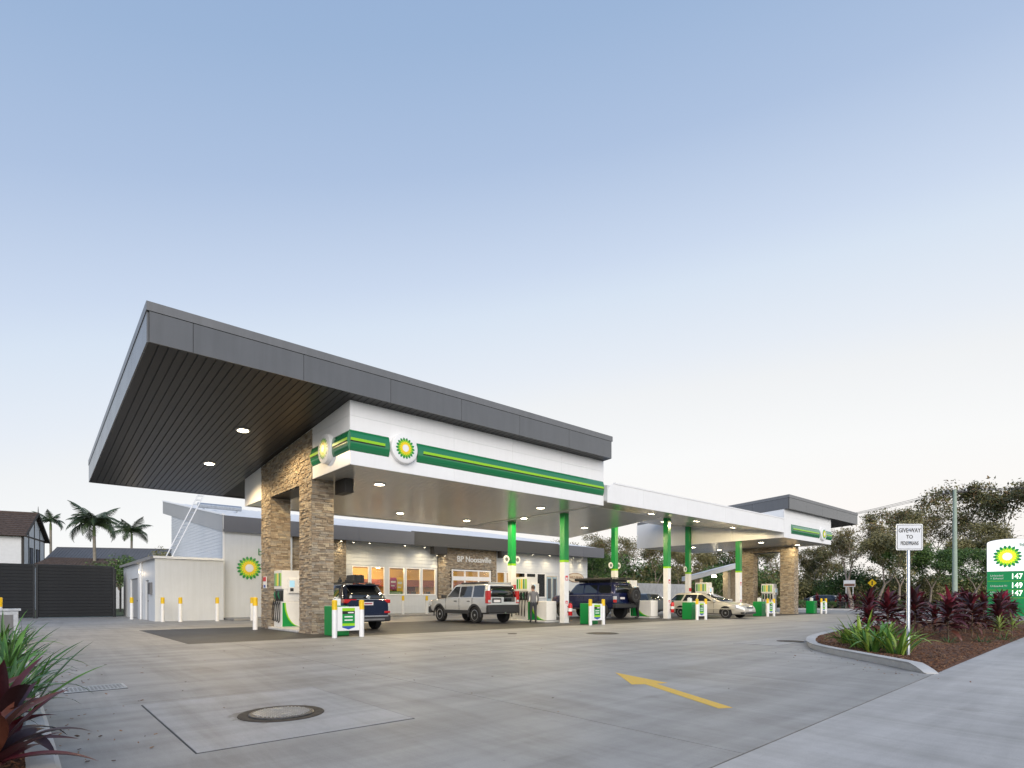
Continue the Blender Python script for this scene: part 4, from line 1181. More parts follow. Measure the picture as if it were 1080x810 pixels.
for x in (8.9, 10.9): mb.box(x, x + 0.08, 40.4, 40.6, rz(40.5) - 0.02, rz(40.5) + 0.12)
mb.build('duct_feet', M['galv'], rv)

# ================================================================ slatted fence on the left
M['fence'] = mat('charcoal_fence_slat', (0.026, 0.028, 0.031), 0.36, 0.25, var=0.15, vscale=1.0)


def fence(label, p0, p1, h, posts, lean=0.0):
    p0, p1 = Vector(p0), Vector(p1); u = (p1 - p0).normalized(); n = Vector((u.y, -u.x, 0)); L = (p1 - p0).length
    t = thing('slat_fence', label, 'fence', p0, 'charcoal slat fences')
    rm = Matrix((u, n, Vector((0, 0, 1)))).transposed()
    k = round(L / 3.4) if posts is None else posts
    for i in range(k + 1):
        mb = MB(); q = p0 + u * (L * i / k) + n * 0.02; mb.obox((q.x, q.y, h / 2 + 0.02), (0.1, 0.1, h + 0.04), rm); mb.build('post', M['fence'], t)
    mb = MB(); q = p0 + u * (L / 2) - n * 0.04; mb.obox((q.x, q.y, h / 2), (L - 0.1, 0.01, h - 0.12), rm); mb.build('gap_shade_sheet', M['black'], t)  # added black sheet standing in for the shade between slats
    z = 0.08
    while z < h - 0.1:
        for i in range(k):
            a, b = L * i / k + 0.055, L * (i + 1) / k - 0.055
            q = p0 + u * ((a + b) / 2)
            mb = MB(); mb.obox((q.x, q.y, z + 0.086), (b - a, 0.03, 0.176), rm @ Matrix.Rotation(-0.16, 3, 'X')); mb.build('slat', M['fence'], t)
        z += 0.19
    return t


fence('long charcoal slat fence running off to the left edge behind the forecourt', (-9.0, 42.35, 0), (0.62, 42.35, 0), 3.08, 3)
fence('charcoal slat sliding gate between the fence and the white plant room', (0.75, 42.15, 0), (4.35, 42.15, 0), 3.04, 1)
fence('short charcoal fence return running back beside the white plant room', (4.42, 42.3, 0), (4.85, 47.5, 0), 2.9, 1)

# ================================================================ pumps, plinths, bins, bollards
def swoosh(o, u, n, w, z0, z1, parent, flip=False):
    """green leaf-shaped field with a lime edge in the lower corner of a white panel"""
    o, u, n = Vector(o), Vector(u), Vector(n)
    arc = [(0.10 + 0.86 * t ** 1.9, 1.0 - t) for t in [k / 14 for k in range(15)]]      # from top left down to bottom right
    arc = [(0.16 + 0.80 * (1 - math.cos(t * math.pi / 2)) ** 1.0, 1.0 - math.sin(t * math.pi / 2) ** 1.0) for t in [k / 14 for k in range(15)]]
    f = lambda s, t, d: o + u * ((1 - s if flip else s) * w) + n * d + Vector((0, 0, z0 + (z1 - z0) * t))
    mb = MB(); mb.prism([f(0.02, 0.0, 0.002), f(0.02, 1.0, 0.002)] + [f(s + 0.05, t, 0.002) for s, t in arc], n * 0.003); mb.build('lime_edge', M['lime'], parent)
    mb = MB(); mb.prism([f(0.02, 0.0, 0.0055), f(0.02, 1.0, 0.0055)] + [f(max(s - 0.03, 0.02), t, 0.0055) for s, t in arc], n * 0.003); mb.build('green_field', M['green2'], parent)


M['pumpwhite'] = mat('pump_white', (0.76, 0.75, 0.72), 0.3, var=0.04)
M['nozzle'] = mat('green_nozzle', (0.01, 0.14, 0.06), 0.4)


def make_pump(front_swoosh=True):
    t = thing('fuel_pump', 'white fuel pump', 'fuel pump', (0, 0, 0), 'fuel pumps on the islands')
    mb = MB(); mb.box(-0.33, 0.33, -0.43, 0.43, 0.10, 1.03); cab = mb.build('base_cabinet', M['pumpwhite'], t, bevel=0.012)
    swoosh((-0.33, -0.431, 0), (1, 0, 0), (0, -1, 0), 0.66, 0.12, 1.0, cab)
    mb = MB(); mb.box(-0.26, 0.33, -0.42, 0.42, 1.035, 1.50); mb.build('tower', M['pumpwhite'], t, bevel=0.01)
    mb = MB(); mb.box(-0.33, 0.33, -0.43, 0.43, 1.505, 2.2); hd = mb.build('head', M['pumpwhite'], t, bevel=0.012)
    # vertical price strips on the nozzle side
    for k, m in enumerate(('lime', 'green2', 'yellow', 'lime', 'green2')):
        for s in (-1, 1):
            mb = MB(); y = -0.36 + k * 0.155; xa = s * 0.332
            mb.box(min(xa, xa + s * 0.006), max(xa, xa + s * 0.006), y, y + 0.10, 1.62, 2.1); mb.build('price_strip', M[m], hd)
    # payment terminal on the front
    mb = MB(); mb.box(-0.12, 0.36, -0.52, -0.433, 1.36, 1.88); pt = mb.build('payment_terminal', M['pumpwhite'], t, bevel=0.012)
    mb = MB(); mb.box(-0.08, 0.10, -0.526, -0.521, 1.58, 1.82); mb.build('screen', M['screen'], pt)
    mb = MB(); mb.box(-0.06, 0.06, -0.528, -0.521, 1.42, 1.54); mb.build('keypad', M['bplastic'], pt)
    # nozzles with hoses
    for s in (-1, 1):
        for k in range(4):
            y = -0.33 + k * 0.21
            mb = MB(); mb.box(min(s * 0.27, s * 0.30), max(s * 0.27, s * 0.30), y - 0.06, y + 0.06, 1.06, 1.46); hol = mb.build('holster', M['bplastic'], t)
            mb = MB(); mb.tube([(s * 0.30, y, 1.12), (s * 0.36, y, 1.30), (s * 0.34, y, 1.42)], [0.022, 0.035, 0.02], 8)
            mb.build('nozzle', M['nozzle'] if k % 2 else M['rubber'], hol, smooth=True)
            mb = MB(); mb.tube([(s * 0.36, y, 1.16), (s * 0.42, y, 0.9), (s * 0.44, y + 0.02, 0.5), (s * 0.41, y + 0.05, 0.26 + 0.03 * k), (s * 0.36, y + 0.08, 0.32), (s * 0.345, y + 0.09, 0.7), (s * 0.34, y + 0.09, 1.04)], 0.016, 6)
            mb.build('hose', M['rubber'], hol, smooth=True)
    return t


def make_plinth():
    t = thing('pump_plinth', 'plinth', 'plinth', (0, 0, 0), 'white island plinths')
    mb = MB(); mb.box(-0.33, 0.33, -0.65, 0.65, 0.10, 1.02); b = mb.build('plinth_body', M['pumpwhite'], t, bevel=0.02)
    swoosh((-0.331, 0.65, 0), (0, -1, 0), (-1, 0, 0), 1.3, 0.12, 1.0, b)
    mb = MB(); mb.box(-0.34, 0.34, -0.66, 0.66, 0.1, 0.118); mb.build('skirting', M['bplastic'], t)
    return t


def make_bin(towel):
    t = thing('waste_bin', 'bin', 'bin', (0, 0, 0), 'green waste bins at the island ends')
    mb = MB(); mb.box(-0.29, 0.29, -0.29, 0.29, 0.0, 0.93); b = mb.build('bin_body', M['green2'], t, bevel=0.025)
    mb = MB(); mb.box(0.291, 0.31, -0.2, 0.2, 0.42, 0.72); mb.build('squeegee_tray', M['bplastic'], b)
    mb = MB(); mb.box(-0.2, 0.2, -0.296, -0.291, 0.62, 0.8); mb.build('bin_flap', M['green'], b)
    if towel:
        mb = MB(); mb.box(-0.10, 0.10, -0.09, 0.09, 0.932, 1.16); tw = mb.build('towel_dispenser', M['wpaint'], t, bevel=0.02)
        mb = MB(); r_ = random.Random(4)
        pts = [(0.0, 0.0, 1.158)] + [(math.cos(a) * 0.09, math.sin(a) * 0.09, 1.16 + r_.uniform(0.02, 0.12)) for a in [k * 0.9 for k in range(7)]]
        mb.add(pts, [(0, k, k + 1) for k in range(1, 7)]); mb.build('paper_tuft', M['wpaint'], tw, fix=False)
    return t


def post(name, x, y, parent, h=1.12, r=0.075):
    mb = MB(); mb.lathe([(r, 0.0), (r, h * 0.74)], 16, (x, y, 0)); a = mb.build(name, M['wpaint'], parent, smooth=True)
    mb = MB(); mb.lathe([(r + 0.002, h * 0.7405), (r + 0.002, h - 0.02), (r * 0.7, h)], 16, (x, y, 0)); mb.build('yellow_top', M['ypaint'], a if parent else a, smooth=True)
    return a


def make_bollard_sign():
    t = thing('bollard_sign', 'sign', 'sign', (0, 0, 0), 'poster boards between yellow topped bollards')
    for s in (-1, 1): post('post', s * 0.43, 0, t)
    mb = MB(); mb.box(-0.352, 0.352, -0.02, 0.02, 0.2, 0.92); b = mb.build('board', M['wpaint'], t, bevel=0.006)
    y = -0.0215
    def rect(nm, m, x0, x1, z0, z1, d=0.0):
        mb = MB(); mb.box(x0, x1, y - 0.002 - d, y - d, z0, z1); mb.build(nm, m, b)
    rect('poster_top', M['lime'], -0.2, 0.2, 0.79, 0.88); rect('poster_black', M['k_letter'], -0.2, 0.2, 0.70, 0.79, 0.0002)
    rect('poster_green', M['green2'], -0.2, 0.2, 0.42, 0.70); rect('poster_lime', M['lime'], -0.2, 0.2, 0.34, 0.42, 0.0002)
    rect('print_line', M['w_letter'], -0.02, 0.16, 0.725, 0.76, 0.003); rect('print_line', M['w_letter'], -0.13, 0.13, 0.60, 0.635, 0.003); rect('print_line', M['w_letter'], -0.13, 0.13, 0.50, 0.535, 0.003)
    mb = MB(); mb.prism([(-0.2, y, 0.34), (0.2, y, 0.34), (0.2, y, 0.30), (0.0, y, 0.235), (-0.2, y, 0.30)], (0, -0.002, 0)); mb.build('poster_point', M['blue'], b)
    return t


def make_extinguisher():
    t = thing('fire_extinguisher', 'extinguisher', 'extinguisher', (0, 0, 0), 'fire extinguishers on the columns')
    mb = MB(); mb.lathe([(0.085, 0.36), (0.095, 0.38), (0.095, 0.84), (0.07, 0.90), (0.03, 0.93)], 16); b = mb.build('cylinder', M['red'], t, smooth=True)
    mb = MB(); mb.lathe([(0.0965, 0.55), (0.0965, 0.70)], 16); mb.build('label_band', M['wpaint'], b)
    mb = MB(); mb.box(-0.03, 0.09, -0.02, 0.02, 0.93, 1.0); mb.tube([(0.05, 0, 0.97), (0.13, 0, 0.9), (0.12, 0, 0.5)], 0.013, 6); mb.build('valve_and_hose', M['bplastic'], t)
    mb = MB(); mb.box(-0.05, 0.05, 0.08, 0.13, 0.5, 0.56); mb.box(-0.05, 0.05, 0.08, 0.13, 0.75, 0.8); mb.build('bracket', M['steel_dk'], t)
    return t


ISL = [7.55, 19.05, 27.34, 35.5, 42.35]
names = ['at the left stone portal', 'beside the silver off-roader', 'behind the navy off-roader', 'behind the beige station wagon', 'at the right stone portal']
PUMPS = [(7.6, 21.65), (19.05, 20.78), (27.34, 20.9), (35.3, 20.6), (42.35, 19.35)]
protos = {}


def inst(kind, maker, loc, label, rz=0.0):
    if kind not in protos: protos[kind] = o = maker()
    else: o = copy_tree(protos[kind])
    o['label'] = label; place(o, loc, rz)
    return o


isl_mb = []
for i, x in enumerate(ISL):
    # raised island kerb
    y0, y1 = (19.28, 22.15) if i == 0 else ((19.0, 21.7) if i < 4 else (18.4, 20.35))
    mb = MB(); mb.box(x - 0.48, x + 0.48, y0, y1, 0.0, 0.10)
    struct(mb.build('pump_island', M['kerb'], bevel=0.03))
    inst('pump', make_pump, (PUMPS[i][0], PUMPS[i][1], 0.0), 'white fuel pump with nozzles and green swoosh ' + names[i])
    if i in (1, 2):
        inst('plinth', make_plinth, (x, 19.68, 0), 'white plinth with green swoosh on the pump island ' + names[i])
    if i == 3: inst('plinth', make_plinth, (x, 19.5, 0), 'white plinth with green swoosh on the pump island ' + names[i])
    bx, by = (x - 0.25, 17.35) if i == 0 else ((x + 0.35, 17.0) if i < 4 else (44.6, 17.2))
    if i == 0: bx, by = 7.55, 17.1
    inst('bin_t' if i in (0, 2, 3, 4) else 'bin', (lambda: make_bin(True)) if i in (0, 2, 3, 4) else (lambda: make_bin(False)), (bx, by, 0),
         'green waste bin ' + ('with white towel box behind the poster board ' if i == 0 else 'at the island end ') + names[i])
    sx, sy = [(7.45, 16.05), (18.95, 16.15), (27.45, 16.15), (35.6, 16.15), (45.0, 16.5)][i]
    inst('bsign', make_bollard_sign, (sx, sy, 0), 'poster board between two yellow topped bollards ' + names[i])
for i in (1, 2):
    inst('ext', make_extinguisher, (ISL[i] + 0.10, 18.2 - 0.285, 0), 'red fire extinguisher on the white column ' + names[i])
# squeegee bucket and notice on the stone pillar
nt_ = thing('pillar_notice', 'small red and white safety notice on the left rear stone pillar', 'sign', (7.1, 22.7, 1.7))
mb = MB(); mb.box(7.125, 7.15, 22.52, 22.88, 1.55, 2.0); mb.build('notice_plate', M['wpaint'], nt_)
mb = MB(); mb.box(7.118, 7.1245, 22.54, 22.86, 1.82, 1.98); mb.build('red_header', M['red'], nt_)
mb = MB(); mb.box(7.118, 7.1245, 22.6, 22.8, 1.58, 1.68); mb.build('blue_footer', M['blue'], nt_)

# bollards
bl = [((4.63, 37.0), 'beside the far door of the white plant room'), ((5.3, 32.2), 'at the left corner of the white plant room'), ((5.95, 31.6), 'second in front of the white plant room'),
      ((7.5, 31.2), 'at the right end of the white plant room'), ((9.1, 31.0), 'in front of the green emblem wall'), ((6.6, 22.1), 'just left of the rear stone pillar'),
      ((18.75, 32.3), 'left of the two under the lit shop windows'), ((20.55, 32.3), 'right of the two under the lit shop windows'), ((-0.5, 24.8), 'at the far left edge by the grey cabinet'),
      ((28.9, 32.4), 'in front of the shop right of the stone entry')]
for (x, y), lb in bl:
    t = thing('bollard', 'white bollard with yellow top ' + lb, 'bollard', (x, y, 0), 'yellow topped bollards'); 
    z = 0.1 if 31.2 < y < 34 and x > 8.3 else 0.0
    a = post('post', x, y, t, 1.2, 0.085); t.location.z += z
cb = thing('utility_cabinet', 'grey steel utility cabinet at the left edge beside a yellow bollard', 'cabinet', (-0.4, 21.0, 0))
mb = MB(); mb.box(-0.55, -0.02, 19.6, 20.2, 0.05, 0.85); c_ = mb.build('cabinet_body', M['galv'], cb, bevel=0.01)
mb = MB(); mb.box(-0.6, 0.03, 19.55, 20.25, 0.852, 0.9); mb.build('cabinet_lid', M['galv'], cb)
mb = MB(); mb.box(-0.45, -0.12, 19.59, 19.599, 0.15, 0.75); mb.build('cabinet_door', M['grey_lt'], c_)

# ================================================================ GIVE WAY sign
gs = thing('give_way_sign', 'white GIVE WAY TO PEDESTRIANS plate on a galvanised pole in the garden', 'sign', (13.05, 3.25, 0))
hd_ = R(47); u_ = Vector((math.sin(hd_), -math.cos(hd_), 0)); n_ = Vector((-math.cos(hd_), -math.sin(hd_), 0))
c0 = Vector((13.05, 3.25, 0))
mb = MB(); mb.lathe([(0.032, 0.0), (0.032, 2.52), (0.026, 2.53)], 14, (13.05, 3.25, 0)); mb.build('pole', M['galv'], gs, smooth=True)
M['signwhite'] = mat('sign_white', (0.72, 0.74, 0.76), 0.45, var=0.05, vscale=6)


def rrect(w, h, r, n=5):
    pts = []
    for cx, cy, a0 in ((w - r, h - r, 0), (-w + r, h - r, 90), (-w + r, -h + r, 180), (w - r, -h + r, 270)):
        pts += [(cx + r * math.cos(R(a0 + 90 * k / n)), cy + r * math.sin(R(a0 + 90 * k / n))) for k in range(n + 1)]
    return pts


zc_ = 2.37
def plate(nm, m, w, h, r, d, th, parent):
    mb = MB(); mb.prism([c0 + u_ * x + n_ * d + Vector((0, 0, zc_ + z)) for x, z in rrect(w, h, r)], n_ * th); return mb.build(nm, m, parent)
pl = plate('sign_plate', M['galv'], 0.255, 0.255, 0.03, 0.034, 0.004, gs)
plate('sign_border', M['grey_lt'], 0.238, 0.238, 0.026, 0.0385, 0.0015, pl); plate('sign_face', M['signwhite'], 0.226, 0.226, 0.02, 0.0402, 0.0012, pl)
for s, z, sz, w in (('GIVE WAY', 0.125, 0.115, 0.78), ('TO', 0.0, 0.10, 0.9), ('PEDESTRIANS', -0.125, 0.10, 0.56)):
    text('lettering', s, M['k_letter'], c0 + n_ * 0.0435 + Vector((0, 0, zc_ + z)), sz, u_, pl, 0.001, wide=w)
mb = MB()
for z in (-0.12, 0.12): mb.box(13.05 - 0.045, 13.05 + 0.045, 3.25 - 0.045, 3.25 + 0.045, zc_ + z, zc_ + z + 0.03)
mb.build('clamps', M['galv'], gs)

# ================================================================ price sign
ps = thing('price_sign', 'lit green and white fuel price sign with sunflower emblem at the right edge', 'price sign', (34.4, 4.6, 0))
pc_ = Vector((34.27, 4.66, 0)); pu = Vector((math.cos(R(-84)), math.sin(R(-84)), 0)); pn = Vector((pu.y, -pu.x, 0))
W_ = 0.74


def pp(x, z, d): return pc_ + pu * x + pn * d + Vector((0, 0, z))


top = [(W_ * math.cos(math.pi * k / 16), 3.72 + 0.16 * math.sin(math.pi * k / 16)) for k in range(17)]
mb = MB(); mb.prism([pp(-W_, 0.0, -0.15), pp(W_, 0.0, -0.15)] + [pp(x, z, -0.15) for x, z in top], pn * 0.28); body = mb.build('sign_body', M['galv'], ps)
mb = MB(); mb.prism([pp(-W_ + 0.01, 2.40, 0.131), pp(W_ - 0.01, 2.40, 0.131)] + [pp(x * 0.99, z - 0.01, 0.131) for x, z in top], pn * 0.01); mb.build('emblem_field', M['lit_white'], body)
emblem(ps, pp(-0.02, 3.07, 0.142), 0.52, pu, pn, (M['lit_green'], M['lit_lime'], M['lit_yellow'], M['lit_white']), 0.006)
text('lettering', 'bp', M['g_letter'], pp(0.50, 3.60, 0.145), 0.2, pu, ps, 0.02)
mb = MB(); mb.prism([pp(-W_ + 0.01, 0.35, 0.131), pp(W_ - 0.01, 0.35, 0.131), pp(W_ - 0.01, 2.39, 0.131), pp(-W_ + 0.01, 2.39, 0.131)], pn * 0.01); gf = mb.build('price_field', M['lit_green'], ps)
rows = [(2.13, '147', ('Unleaded', '+ Ethanol')), (1.72, '149', ('Unleaded 91',)), (1.36, '147', ('Ultimate', 'Diesel'))]
for z, num, lab in rows:
    mb = MB(); mb.prism([pp(-W_ + 0.02, z - 0.19, 0.1415), pp(W_ - 0.02, z - 0.19, 0.1415), pp(W_ - 0.02, z - 0.175, 0.1415), pp(-W_ + 0.02, z - 0.175, 0.1415)], pn * 0.004); mb.build('row_line', M['lime'], gf)
    text('price_digits', num, M['led'], pp(0.30, z + 0.02, 0.146), 0.34, pu, gf, 0.002, wide=0.8)
    text('price_digits', '9', M['led'], pp(0.62, z + 0.06, 0.146), 0.2, pu, gf, 0.002)
    for k, l in enumerate(lab):
        text('fuel_name', l, M['w_letter'], pp(-0.62, z + (0.07 if len(lab) == 2 else 0) - k * 0.13, 0.146), 0.12, pu, gf, 0.002, 'LEFT')

# ================================================================ vehicles
def lerp(a, b, t): return a + (b - a) * t


def interp(tab, x):
    if x <= tab[0][0]: return tab[0][1]
    for (a, va), (b, vb) in zip(tab[:-1], tab[1:]):
        if x <= b: return lerp(va, vb, (x - a) / (b - a))
    return tab[-1][1]


M['tyre'] = mat('tyre', (0.016, 0.016, 0.017), 0.75, bump=0.3, bscale=80)
M['rim'] = mat('alloy', (0.50, 0.50, 0.51), 0.3, 0.85)
M['rim_dk'] = mat('dark_alloy', (0.12, 0.12, 0.125), 0.4, 0.7)
M['tail_red'] = mat('tail_lamp', (0.45, 0.012, 0.012), 0.15, coat=0.6)
M['lamp_clear'] = mat('clear_lamp', (0.62, 0.64, 0.66), 0.1, 0.4, coat=0.8)
M['plate'] = mat('number_plate', (0.72, 0.70, 0.70), 0.45)
M['under'] = mat('underbody', (0.012, 0.012, 0.012), 0.8)
M['pl_print'] = mat('plate_print', (0.30, 0.04, 0.06), 0.5)


def wheel_meshes(r, w, rim_m, spokes):
    key = (r, w, rim_m, spokes)
    if key in wheel_meshes.cache: return wheel_meshes.cache[key]
    mb = MB(); ri = r * 0.66
    mb.lathe([(ri, -w * 0.42), (r * 0.90, -w * 0.5), (r * 0.975, -w * 0.44), (r, -w * 0.3), (r, w * 0.3), (r * 0.975, w * 0.44), (r * 0.90, w * 0.5), (ri, w * 0.42)], 32, (0, 0, 0), 'y')
    ty = mb.mesh('tyre', [M['tyre']], True)
    mb = MB()
    mb.lathe([(ri, w * 0.12), (ri, w * 0.45), (ri * 0.93, w * 0.46), (ri * 0.88, w * 0.32), (ri * 0.86, w * 0.13)], 32, (0, 0, 0), 'y')
    mb.lathe([(ri * 0.9, w * 0.10), (ri * 0.9, w * 0.125)], 24, (0, 0, 0), 'y', 1)
    for k in range(spokes):
        a = 2 * math.pi * k / spokes
        m3 = Matrix.Rotation(a, 3, 'Y')
        mb.obox(m3 @ Vector((ri * 0.5, w * 0.30, 0)), (ri * 0.82, w * 0.14, ri * 0.17), m3)
    mb.lathe([(ri * 0.24, w * 0.2), (ri * 0.24, w * 0.42), (ri * 0.16, w * 0.45)], 14, (0, 0, 0), 'y')
    rm = mb.mesh('rim', [M[rim_m], M['under']])
    wheel_meshes.cache[key] = (ty, rm)
    return ty, rm


wheel_meshes.cache = {}


def bake(ob):
    me = bpy.data.meshes.new_from_object(ob.evaluated_get(bpy.context.evaluated_depsgraph_get()))
    ob.modifiers.clear(); ob.data = me


BOOL = []


class Car:
    """x forward, y to the car's left, z up; built at the origin, then placed"""
    def __init__(s, name, label, S):
        s.S = S; s.t = thing(name, label, 'car'); s.paint = S['paint']
        s.body(); s.cabin(); s.wheels(); s.trim()

    def hw(s, x): return interp(s.S['hw'], x)

    def body(s):
        S = s.S; mb = MB(); st = S['st']; rings = []
        for (x, zb, zs, zt, cr) in st:
            w = s.hw(x)
            half = [(w * 0.80, zb), (w * 0.955, zb + 0.07), (w * 0.995, lerp(zb, zs, 0.38)), (w, lerp(zb, zs, 0.62)), (w * 0.985, zs - 0.02), (w * 0.955, zs + 0.015), (w * 0.80, zt), (w * 0.45, zt + cr * 0.8)]
            ring = [(x, 0, zb)] + [(x, y, z) for y, z in half] + [(x, 0, zt + cr)] + [(x, -y, z) for y, z in reversed(half)]
            rings.append(ring)
        n = len(rings[0]); vs = [p for r in rings for p in r]; fs = []
        for i in range(len(rings) - 1):
            for k in range(n):
                a, b = i * n + k, i * n + (k + 1) % n; fs.append((a, b, b + n, a + n))
        fs.append(tuple(range(n))); fs.append(tuple(range((len(rings) - 1) * n, len(rings) * n)))
        mb.add(vs, fs)
        s.bo = mb.build('body', [s.paint, M['under']], s.t, center=False)
        cut = MB(); r = S['wr'] + 0.055
        for ax in S['ax']:
            cut.lathe([(r, -1.3), (r, 1.3)], 28, (ax, 0, S['wr'] + 0.01), 'y', 1)
        co = bpy.data.objects.new('arch_cutter', cut.mesh('arch_cutter', [M['under'], M['under']])); COL.objects.link(co)
        md = s.bo.modifiers.new('b', 'BOOLEAN'); md.object = co; md.solver = 'EXACT'; md.operation = 'DIFFERENCE'; md.material_mode = 'INDEX'
        BOOL.append((s.bo, co))
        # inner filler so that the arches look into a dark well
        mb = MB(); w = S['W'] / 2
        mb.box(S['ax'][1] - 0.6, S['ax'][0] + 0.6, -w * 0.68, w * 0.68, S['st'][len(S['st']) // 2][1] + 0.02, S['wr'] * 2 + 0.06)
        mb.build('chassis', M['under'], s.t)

    def ring(s, lvl):
        xr, xf, hw, bf, br = lvl
        h = [(xf + bf, 0), (xf + bf * 0.75, hw * 0.5), (xf, hw * 0.88), (xf - 0.13, hw * 0.985), (xf - 0.25, hw), (xr + 0.22, hw), (xr + 0.08, hw * 0.97), (xr, hw * 0.86), (xr - br * 0.75, hw * 0.5), (xr - br, 0)]
        return h

    def lv(s, t):
        a, b = s.S['cab'][0], s.S['cab'][1]
        return tuple(lerp(p, q, t) for p, q in zip(a[1:], b[1:])), lerp(a[0], b[0], t)

    def cabin(s):
        S = s.S; mb = MB(); rings = []
        for z, *l in S['cab']:
            h = s.ring(l); full = h + [(x, -y) for x, y in reversed(h[1:-1])]
            rings.append([(x, y, z) for x, y in full])
        n = len(rings[0]); fs = []
        for i in range(len(rings) - 1):
            for k in range(n):
                a, b = i * n + k, i * n + (k + 1) % n; fs.append((a, b, b + n, a + n))
        fs.append(tuple(range(n))); fs.append(tuple(range((len(rings) - 1) * n, len(rings) * n)))
        mb.add([p for r in rings for p in r], fs)
        s.cab = mb.build('cabin', s.paint, s.t, smooth=True, angle=40, center=False)
        # side windows given as polygons in (x, t) with t 0..1 between belt and cant rail
        for poly in S['side']:
            for sg in (1, -1):
                pts = []
                for x, t in poly:
                    (xr, xf, hw, bf, br), z = s.lv(t); pts.append((x, sg * (hw + 0.004), z))
                mb = MB(); mb.prism(pts, (0, sg * 0.006, 0)); mb.build('side_window', S.get('glass', M['cglass']), s.t)
        for end, nm in ((1, 'windscreen'), (-1, 'rear_window')):
            t0, t1, yf = S['screen'] if end > 0 else S['rear']
            mb = MB(); cols = [-1, -0.72, -0.4, 0, 0.4, 0.72, 1]; vs = []
            for t in (t0, (t0 + t1) / 2, t1):
                l, z = s.lv(t); hw = l[2]; h = s.ring(l); prof = sorted([(y, x) for x, y in (h[:4] if end > 0 else h[-4:])])
                for c in cols:
                    y = c * yf * hw; x = interp(prof, abs(y)); vs.append((x + end * 0.008, y, z + 0.004))
            k = len(cols)
            mb.add(vs, [(r * k + i, r * k + i + 1, (r + 1) * k + i + 1, (r + 1) * k + i) for r in range(2) for i in range(k - 1)])
            o = mb.build(nm, S.get('rglass', S.get('glass', M['cglass'])) if end < 0 else M['cglass'], s.t, smooth=True)
            sol = o.modifiers.new('th', 'SOLIDIFY'); sol.thickness = 0.006; sol.offset = 0

    def wheels(s):
        S = s.S; ty, rm = wheel_meshes(S['wr'], S['ww'], S.get('rim', 'rim'), S.get('spokes', 7))
        for ax in S['ax']:
            for sg in (1, -1):
                y = sg * (S['W'] / 2 - S['ww'] * 0.5 - S.get('tuck', 0.02))
                w = link('wheel', ty, s.t, (ax, y, S['wr'])); w.rotation_euler = (0, 0, 0 if sg > 0 else math.pi)
                r = bpy.data.objects.new('rim', rm); COL.objects.link(r); r.parent = w

    def part(s, nm, m, fn, parent=None, bevel=0.0, smooth=False):
        mb = MB(); fn(mb); return mb.build(nm, m, parent or s.t, bevel=bevel, smooth=smooth)

    def both(s, nm, m, x0, x1, y0, y1, z0, z1, bevel=0.0):
        for sg in (1, -1):
            s.part(nm, m, lambda mb: mb.box(x0, x1, min(sg * y0, sg * y1), max(sg * y0, sg * y1), z0, z1), bevel=bevel)

    def arc(s, m, rr, th):
        """wheel arch flares"""
        S = s.S
        for ax in S['ax']:
            for sg in (1, -1):
                mb = MB(); y = sg * (S['W'] / 2 - 0.02); r0, r1 = S['wr'] + 0.05, S['wr'] + 0.05 + rr; vs = []
                N = 18
                for k in range(N + 1):
                    a = math.pi * k / N * 1.12 - 0.06 * math.pi
                    for r, o in ((r0, 0), (r0, th), (r1, th * 0.7), (r1, -0.03)):
                        vs.append((ax + r * math.cos(a), y + sg * o, S['wr'] + r * math.sin(a)))
                fs = []
                for k in range(N):
                    for j in range(4): a, b = k * 4 + j, k * 4 + (j + 1) % 4; fs.append((a, b, b + 4, a + 4))
                fs += [(0, 1, 2, 3), tuple(range(N * 4, N * 4 + 4))]
                mb.add(vs, fs); mb.build('arch_flare', m, s.t, smooth=True)

    def trim(s):
        f = s.S.get('trim')
        if f: f(s)


def mirrors_handles(c, xm, zm, hs, zh, m, mh):
    w = c.S['W'] / 2
    for sg in (1, -1):
        c.part('wing_mirror', m, lambda mb: mb.box(xm - 0.09, xm + 0.07, min(sg * (w - 0.08), sg * (w + 0.17)), max(sg * (w - 0.08), sg * (w + 0.17)), zm, zm + 0.17), bevel=0.03)
        for x in hs:
            c.part('door_handle', mh, lambda mb: mb.box(x - 0.1, x + 0.1, min(sg * (w - 0.01), sg * (w + 0.022)), max(sg * (w - 0.01), sg * (w + 0.022)), zh, zh + 0.035), bevel=0.008)


def door_lines(c, xs, z0, z1):
    w = c.S['W'] / 2
    for sg in (1, -1):
        for x in xs:
            c.part('door_gap', M['under'], lambda mb: mb.box(x - 0.005, x + 0.005, min(sg * (w * 0.97), sg * (w + 0.0015)), max(sg * (w * 0.97), sg * (w + 0.0015)), z0, z1))


